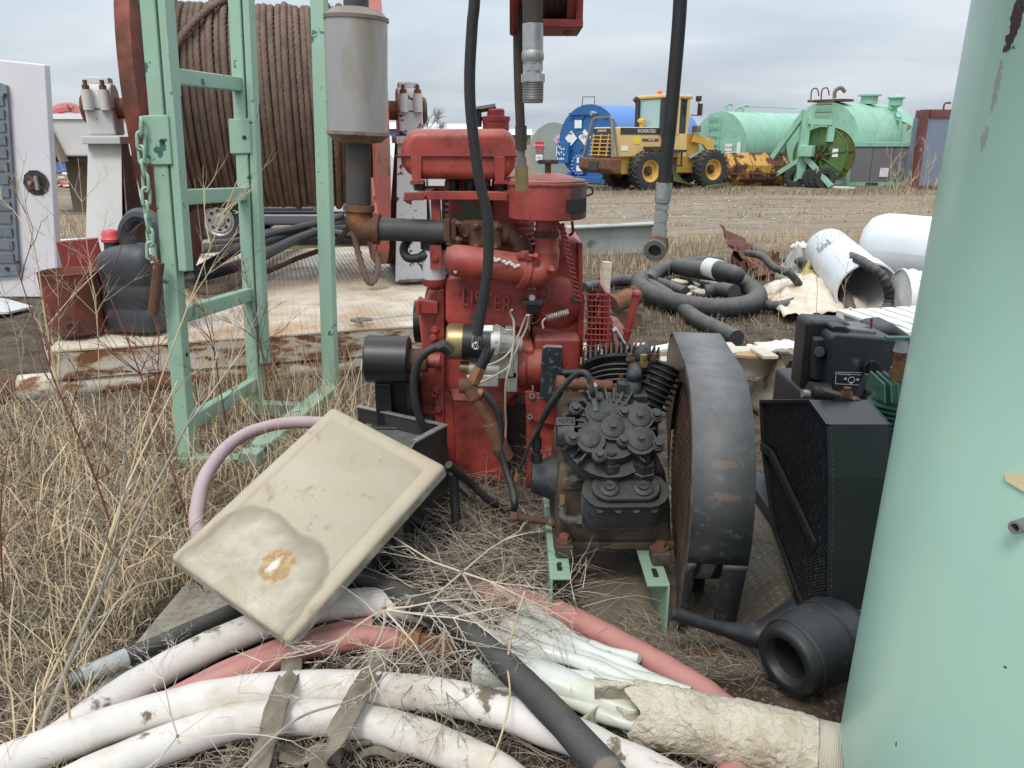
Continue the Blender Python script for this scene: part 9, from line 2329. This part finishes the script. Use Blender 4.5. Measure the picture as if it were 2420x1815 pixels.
# twig litter on the ground between the machines
def twigs(name, n, reg, m, lmin, lmax, r, seed, zmax=0.1, label=None):
 rnd = random.Random(seed); mb = MB(); k = 0
 while k < n:
  p = reg(rnd)
  if p is None: continue
  k += 1
  a = rnd.uniform(0, 2 * PI); L = rnd.uniform(lmin, lmax); el_ = rnd.uniform(-0.15, 0.5)
  d = V((math.cos(a) * math.cos(el_), math.sin(a) * math.cos(el_), math.sin(el_)))
  z0 = rnd.uniform(0.0, zmax)
  q = [V((p[0], p[1], z0 + gnd(p[0], p[1]) + 0.004))]
  for j in range(3):
   d = (d + V((rnd.uniform(-1, 1), rnd.uniform(-1, 1), rnd.uniform(-1, 0.7))) * 0.28).normalized()
   w = q[-1] + d * (L / 3); w.z = max(0.004, w.z); q.append(w)
  rr = r * rnd.uniform(0.5, 1.2)
  mb.tube(q, [rr, rr * 0.85, rr * 0.65, rr * 0.35], 3, False)
 o = mb.build(name, m, None, ang=0, recalc=False); o['kind'] = 'stuff'
 if label: o['label'] = label; o['category'] = 'twigs'
 return o
def poly_reg(pix, z=0.0):
 P_ = [gz(u, v, z) for u, v in pix]
 x0, x1 = min(p.x for p in P_), max(p.x for p in P_); y0, y1 = min(p.y for p in P_), max(p.y for p in P_)
 def f_(rnd):
  x, y = rnd.uniform(x0, x1), rnd.uniform(y0, y1); c = False
  for i in range(len(P_)):
   a, b = P_[i], P_[i - 1]
   if (a.y > y) != (b.y > y) and x < (b.x - a.x) * (y - a.y) / (b.y - a.y) + a.x: c = not c
  return (x, y) if c else None
 return f_
twigs('twig_litter', 4200, poly_reg([(1060, 1120), (1180, 1080), (1260, 1150), (1310, 1280), (1300, 1430), (1150, 1440), (960, 1420), (980, 1300)]), 'twig', 0.06, 0.28, 0.0019, 1, 0.19, 'nest of dead grey twigs between battery box and compressor')
twigs('twig_litter', 900, poly_reg([(700, 1440), (1250, 1420), (1500, 1560), (1300, 1640), (1000, 1640), (750, 1600)]), 'twig', 0.06, 0.22, 0.0017, 2, 0.06, 'dead twigs lying among the hoses')
twigs('twig_litter', 700, poly_reg([(1400, 1480), (1800, 1440), (1850, 1600), (1560, 1620)]), 'twig', 0.04, 0.16, 0.0013, 3, 0.03, 'dead twigs on the dirt by the plastic can')
twigs('twig_litter', 1600, poly_reg([(-100, 1820), (1900, 1900), (1650, 1700), (1100, 1700), (0, 1650)]), 'twig', 0.05, 0.2, 0.0015, 4, 0.035, 'dead twigs on the dirt in the foreground')
twigs('twig_litter', 2200, poly_reg([(-200, 900), (400, 950), (430, 1300), (250, 1600), (-200, 1700)]), 'twig', 0.05, 0.25, 0.0016, 5, 0.05, 'dead twigs mixed in the matted grass')
twigs('twig_litter', 700, poly_reg([(820, 960), (1010, 990), (900, 1000), (800, 1010)]), 'twig', 0.05, 0.2, 0.0016, 6, 0.04, 'dead twigs around the pulley stand')
twigs('twig_tangle', 520, poly_reg([(860, 1410), (1100, 1330), (1360, 1420), (1420, 1560), (1150, 1640), (930, 1600)]), 'twig_pale', 0.08, 0.3, 0.0016, 31, 0.2, 'loose tangle of bleached twigs caught over the hoses')
twigs('twig_tangle', 900, poly_reg([(1000, 1060), (1260, 1060), (1300, 1200), (1010, 1200)], 0.05), 'twig', 0.08, 0.28, 0.0018, 32, 0.22, 'dead twigs piled against the foot of the red engine')
# pebbles, clods and pale scraps
def clods(name, n, reg, m, smin, smax, seed, label=None):
 rnd = random.Random(seed); mb = MB(); k = 0
 while k < n:
  p = reg(rnd)
  if p is None: continue
  k += 1; s = rnd.uniform(smin, smax) * rnd.uniform(0.4, 1)
  c = V((p[0], p[1], gnd(p[0], p[1]) + s * 0.2)); M = rotz(rnd.uniform(0, 3)) @ Matrix.Rotation(rnd.uniform(-.5, .5), 3, 'X')
  vs = [c + M @ (V(q) * s * rnd.uniform(0.7, 1.1)) for q in ((1, 0, 0), (-1, 0, 0), (0, 0.8, 0), (0, -0.8, 0), (0, 0, 0.6), (0, 0, -0.6))]
  mb.add(vs, [(0, 2, 4), (2, 1, 4), (1, 3, 4), (3, 0, 4), (2, 0, 5), (1, 2, 5), (3, 1, 5), (0, 3, 5)])
 o = mb.build(name, m, None, ang=0, recalc=False); o['kind'] = 'stuff'
 if label: o['label'] = label; o['category'] = 'soil'
clods('dirt_clods', 2600, poly_reg([(-300, 1850), (2100, 1900), (1900, 1400), (1300, 1300), (800, 1500), (0, 1650)]), 'rock_mud', 0.004, 0.018, 1, 'small brown dirt clods scattered in the foreground')
clods('dirt_clods', 2500, poly_reg([(1300, 900), (2000, 900), (2100, 560), (1400, 560)]), 'rock_mud', 0.008, 0.03, 2, 'dirt clods on the ground behind the machinery')
clods('pale_litter', 160, poly_reg([(-200, 1700), (700, 1800), (420, 1300), (-200, 900)]), 'plastic_sheet', 0.004, 0.016, 3, 'tiny pale scraps caught in the dead grass')
clods('pale_litter', 240, poly_reg([(1300, 900), (2000, 900), (2100, 480), (1400, 480)]), 'plastic_sheet', 0.006, 0.025, 4, 'tiny pale scraps on the ground behind the machinery')
clods('yard_clods', 1500, poly_reg([(900, 520), (2300, 520), (2250, 440), (1100, 440)]), 'yard_mud', 0.012, 0.05, 7, 'dried mud clods scattered over the yard')
clods('yard_stones', 500, poly_reg([(900, 520), (2300, 520), (2250, 440), (1100, 440)]), 'far_white', 0.012, 0.04, 8, 'pale stones scattered over the yard')
blades('yard_tufts', 'dead_grass_grey', 3500, clumped((-3, 17), (12.5, 24), lambda x, y: True, 0.9, 0.28, 21), 0.05, 0.18, 0.6, 0.005, 0.3, 9, label='sparse dead grass tufts in the driven yard', cat_='grass')
# individual dry weeds
def weed(label, base, h, seed, m='stem_tan', lean=(0, 0), r=0.004, nb=7, spread=0.5, name='dry_weed', path=None, twig_len=0.35, group='tall dry weeds by the ladder'):
 rnd = random.Random(seed)
 t = thing(name, label, 'weed', (base[0], base[1], gnd(base[0], base[1])), 0, group)
 st = MB(); br = MB()
 b0 = V((base[0], base[1], gnd(base[0], base[1]) - 0.01))
 if path is None:
  path = [b0]
  d = V((lean[0], lean[1], 1)).normalized()
  for k in range(5):
   d = (d + V((rnd.uniform(-1, 1), rnd.uniform(-1, 1), 0)) * 0.08).normalized()
   path.append(path[-1] + d * (h / 5))
 P_ = cat(path, 4)
 n_ = len(P_)
 st.tube(P_, [r * (1 - 0.75 * i / n_) for i in range(n_)], 6)
 def br_(p, d, L, rr, k):
  q = [p]
  for j in range(3):
   d = (d + V((rnd.uniform(-1, 1), rnd.uniform(-1, 1), rnd.uniform(-0.3, 0.6))) * 0.22).normalized()
   q.append(q[-1] + d * (L / 3))
  br.tube(q, [rr, rr * 0.8, rr * 0.6, rr * 0.35], 4, False)
  if k:
   for j in range(rnd.randint(2, 3)):
    e = (d + V((rnd.uniform(-1, 1), rnd.uniform(-1, 1), rnd.uniform(-0.2, 0.8))) * 0.8).normalized()
    br_(q[rnd.randint(1, 3)], e, L * rnd.uniform(0.4, 0.7), rr * 0.6, k - 1)
 for k in range(nb):
  f_ = rnd.uniform(0.3, 0.98); i = int(f_ * (n_ - 1))
  a = rnd.uniform(0, 2 * PI)
  br_(P_[i], V((math.cos(a) * spread, math.sin(a) * spread, rnd.uniform(0.3, 0.9))).normalized(), twig_len * h * (1.1 - f_ * 0.6), r * 0.5, 2)
 st.build('stem', m, t, ang=60); br.build('twigs', m, t, ang=0, recalc=False, kind='stuff')
def W_(u, v):
 p = gz(u, v, 0); return (p.x, p.y)
weed('tall tan weed stem standing straight in front of the rusty pot', W_(205, 1240), 1.5, 1, 'stem_tan', (-0.03, 0.05), 0.0055, 5, twig_len=0.2)
weed('tan weed leaning right across the ladder rail', W_(190, 1420), 1.75, 2, 'stem_tan', (0.33, 0.25), 0.005, 6, twig_len=0.22)
weed('red stemmed weed rising beside the near ladder foot', W_(458, 1270), 1.25, 3, 'stem_red', (-0.16, 0.10), 0.0055, 6, twig_len=0.25)
weed('dark red weed with fine twigs in front of the black jug', W_(290, 1330), 1.3, 4, 'stem_red', (-0.10, 0.12), 0.0055, 8, twig_len=0.28)
weed('bushy red twigged weed covering the black jug', W_(385, 1010), 0.95, 5, 'stem_red', (-0.05, 0.05), 0.005, 12, twig_len=0.35)
weed('pale forked weed rising between the ladder rails', W_(520, 1070), 1.45, 6, 'stem_tan', (-0.02, 0.08), 0.004, 6, 0.6, twig_len=0.2)
weed('brown weed standing behind the middle ladder rung', W_(545, 1060), 1.0, 7, 'stem_red', (0.0, 0.02), 0.0045, 8, twig_len=0.3)
weed('dark weed bending between ladder and green post', W_(690, 1010), 0.95, 8, 'stem_red', (-0.25, 0.1), 0.0045, 8, twig_len=0.32)
weed('reddish weed standing just left of the green post', W_(640, 985), 1.05, 9, 'stem_red', (-0.05, 0.15), 0.0045, 9, twig_len=0.3)
weed('weathered grey forked stalk leaning in the matted grass', W_(40, 1815), 1.15, 10, 'stem_grey', (0.42, 0.42), 0.0075, 3, 0.7, twig_len=0.45)
weed('grey brown weed with thin twigs by the capped runner pipe', W_(150, 1000), 1.3, 11, 'stem_grey', (0.03, 0.1), 0.004, 9, twig_len=0.25)
weed('pale weed with bare branches in front of the white pedestal', W_(235, 1010), 1.55, 12, 'stem_tan', (0.05, 0.15), 0.004, 9, twig_len=0.24)
weed('small grey weed in front of the louvred housing', W_(70, 980), 1.1, 13, 'stem_grey', (-0.02, 0.05), 0.0035, 8, twig_len=0.28)
weed('short tan stalk standing upright beside the dark hose end', W_(185, 1800), 0.62, 14, 'stem_tan', (0.0, 0.06), 0.005, 2, twig_len=0.25)
weed('slim dark red weed leaning in the grass left of the ladder', W_(10, 1490), 0.8, 15, 'stem_red', (0.06, 0.1), 0.004, 4, twig_len=0.25)
GR = 'dry weeds around the scrap heap'
for k, (u, v, h, lab) in enumerate(((1840, 755, 0.85, 'thin tan weed growing between ring hose and tarpaulin'), (1930, 770, 0.9, 'thin pale weed growing at the front edge of the tarpaulin'), (1985, 765, 0.7, 'bent pale weed arching over the tarpaulin'), (1790, 700, 0.75, 'slender weed standing in front of the crumpled rusty sheet'), (1880, 720, 1.0, 'tall slender weed standing before the white bucket'), (1960, 700, 0.9, 'branching weed in front of the white bucket print'), (1700, 620, 0.6, 'short weed in the grass behind the ring hose'), (1440, 600, 0.7, 'single weed standing before the steel beam'))):
 weed(lab, W_(u, v), h, 20 + k, 'stem_tan', (random.uniform(-.1, .1), 0.02), 0.0035, 6, 0.45, twig_len=0.25, group=GR)
# clump of tall straw stalks by the far containers, near the green tank edge
for k in range(9):
 u = 2090 + k * 13 + random.uniform(-6, 6)
 p = gz(u + random.uniform(-5, 5), 560 + random.uniform(-14, 14))
 weed('tall pale straw stalk in the clump beside the green tank', (p.x, p.y), random.uniform(1.1, 1.75), 40 + k, 'stem_tan', (random.uniform(-.35, .2), 0), 0.008, 5, 0.35, name='straw_stalk', twig_len=0.22, group='straw stalk clump beside the green tank')
# tumbleweeds over the hoses
def tumbleweed(label, root, dirs, seed, L=0.4, m='twig_pale', r=0.0042, depth=4):
 rnd = random.Random(seed)
 root = V(root)
 t = thing('tumbleweed', label, 'dead branch', (root.x, root.y, root.z), 0, 'dead branches over the hoses')
 mb = MB()
 def br_(p, d, L_, rr, k):
  q = [p]
  for j in range(4):
   d = (d + V((rnd.uniform(-1, 1), rnd.uniform(-1, 1), rnd.uniform(-1, 1))) * 0.16).normalized()
   w = q[-1] + d * (L_ / 4); w.z = max(0.03, w.z); q.append(w)
  mb.tube(q, [rr, rr * 0.9, rr * 0.75, rr * 0.6, rr * 0.4], 4 if rr > 0.002 else 3, False)
  if k:
   for j in range(rnd.randint(4, 6) if k > 1 else rnd.randint(5, 8)):
    i = rnd.randint(1, 4)
    s = d.cross(V((0, 0, 1))).normalized() * (1 if j % 2 else -1)
    e = (d * 0.8 + s * rnd.uniform(0.3, 0.8) + V((0, 0, rnd.uniform(-0.25, 0.3)))).normalized()
    br_(q[i], e, L_ * (rnd.uniform(0.35, 0.6) if k > 1 else rnd.uniform(0.12, 0.3)), rr * 0.55, k - 1)
 for d, l in dirs: br_(root, V(d).normalized(), L * l, r, depth - 1)
 mb.build('branches', m, t, ang=0, recalc=False, kind='stuff')
 MB().sph(root, r * 2.2, 8, 6).build('root_knot', 'brass_rusty', t)
tumbleweed('bleached spiky dead branch sprawling over the white hoses', gz(908, 1440, 0.17), [((0.5, -0.6, 0.0), 1.0), ((0.9, -0.3, 0.1), 0.9), ((-0.5, -0.9, 0.05), 0.8), ((0.1, -1, 0.05), 0.9), ((0.95, 0.15, 0.12), 0.9)], 3, 0.36)
tumbleweed('pale dead branch reaching from the twig nest across the grey hose', gz(1092, 1352, 0.20), [((-0.9, 0.15, 0.12), 1.0), ((-0.3, -0.9, 0.0), 1.0), ((0.3, -0.9, 0.0), 0.9), ((0.95, -0.35, 0.05), 1.0), ((0.6, 0.7, 0.25), 0.7)], 5, 0.42)
tumbleweed('brown tangle of dead twigs hanging over the dull red hose', gz(1050, 1500, 0.16), [((0.1, -0.9, 0.0), 1.0), ((0.4, -0.8, 0.0), 1.0), ((-0.3, -0.9, 0.0), 0.9), ((0.7, -0.5, 0.05), 0.8)], 8, 0.30, 'twig', 0.003)
tumbleweed('grey dead branch lying at the foot of the twig nest', gz(1180, 1300, 0.12), [((-0.6, 0.6, 0.2), 1.0), ((0.5, 0.7, 0.2), 1.0), ((0.8, -0.2, 0.1), 0.8), ((-0.7, -0.5, 0.05), 1.0)], 12, 0.36, 'twig', 0.003)
tumbleweed('dry dead branch at the foot of the paper wrapped tube', gz(1800, 1765, 0.08), [((-0.9, -0.1, 0.05), 1.0), ((-0.8, -0.4, 0.0), 0.9), ((0.4, -0.7, 0.0), 0.7)], 15, 0.34, 'twig', 0.003)
tumbleweed('thin bleached twigs scattered over the nearest white hoses', gz(420, 1740, 0.15), [((0.8, -0.2, 0.1), 1.0), ((0.5, 0.7, 0.1), 1.0), ((-0.4, 0.8, 0.1), 0.8), ((0.1, -0.9, 0.0), 0.9)], 19, 0.34, 'twig_pale', 0.0022)
# long single stalks lying across the foreground
for k, (pts, zs, m, lab) in enumerate((([(1240, 1400), (1215, 1480), (1200, 1560), (1205, 1640), (1190, 1720), (1150, 1830)], [0.22, 0.2, 0.19, 0.17, 0.14, 0.08], 'stem_tan', 'single bleached stalk lying across the dark grey hose'),
        ([(0, 1690), (140, 1600), (300, 1400), (440, 1350), (480, 1260)], [0.05, 0.1, 0.12, 0.15, 0.18], 'stem_grey', 'long grey stalk leaning towards the beige lid corner'),
        ([(20, 1820), (120, 1600), (220, 1380), (300, 1150), (420, 900)], [0.02, 0.2, 0.4, 0.6, 0.8], 'stem_tan', 'long tan stalk crossing in front of the ladder foot'),
        ([(560, 1830), (700, 1700), (860, 1640), (980, 1520)], [0.05, 0.14, 0.16, 0.18], 'stem_grey', 'dark bent stalk lying across the straps'))):
 P_ = cat([gz(u, v, z) for (u, v), z in zip(pts, zs)], 6)
 o = MB().tube(P_, [0.0042 * (1 - 0.5 * i / len(P_)) for i in range(len(P_))], 6).build('dead_stalk', m, None, ang=60)
 tag(o, lab, 'stalk')
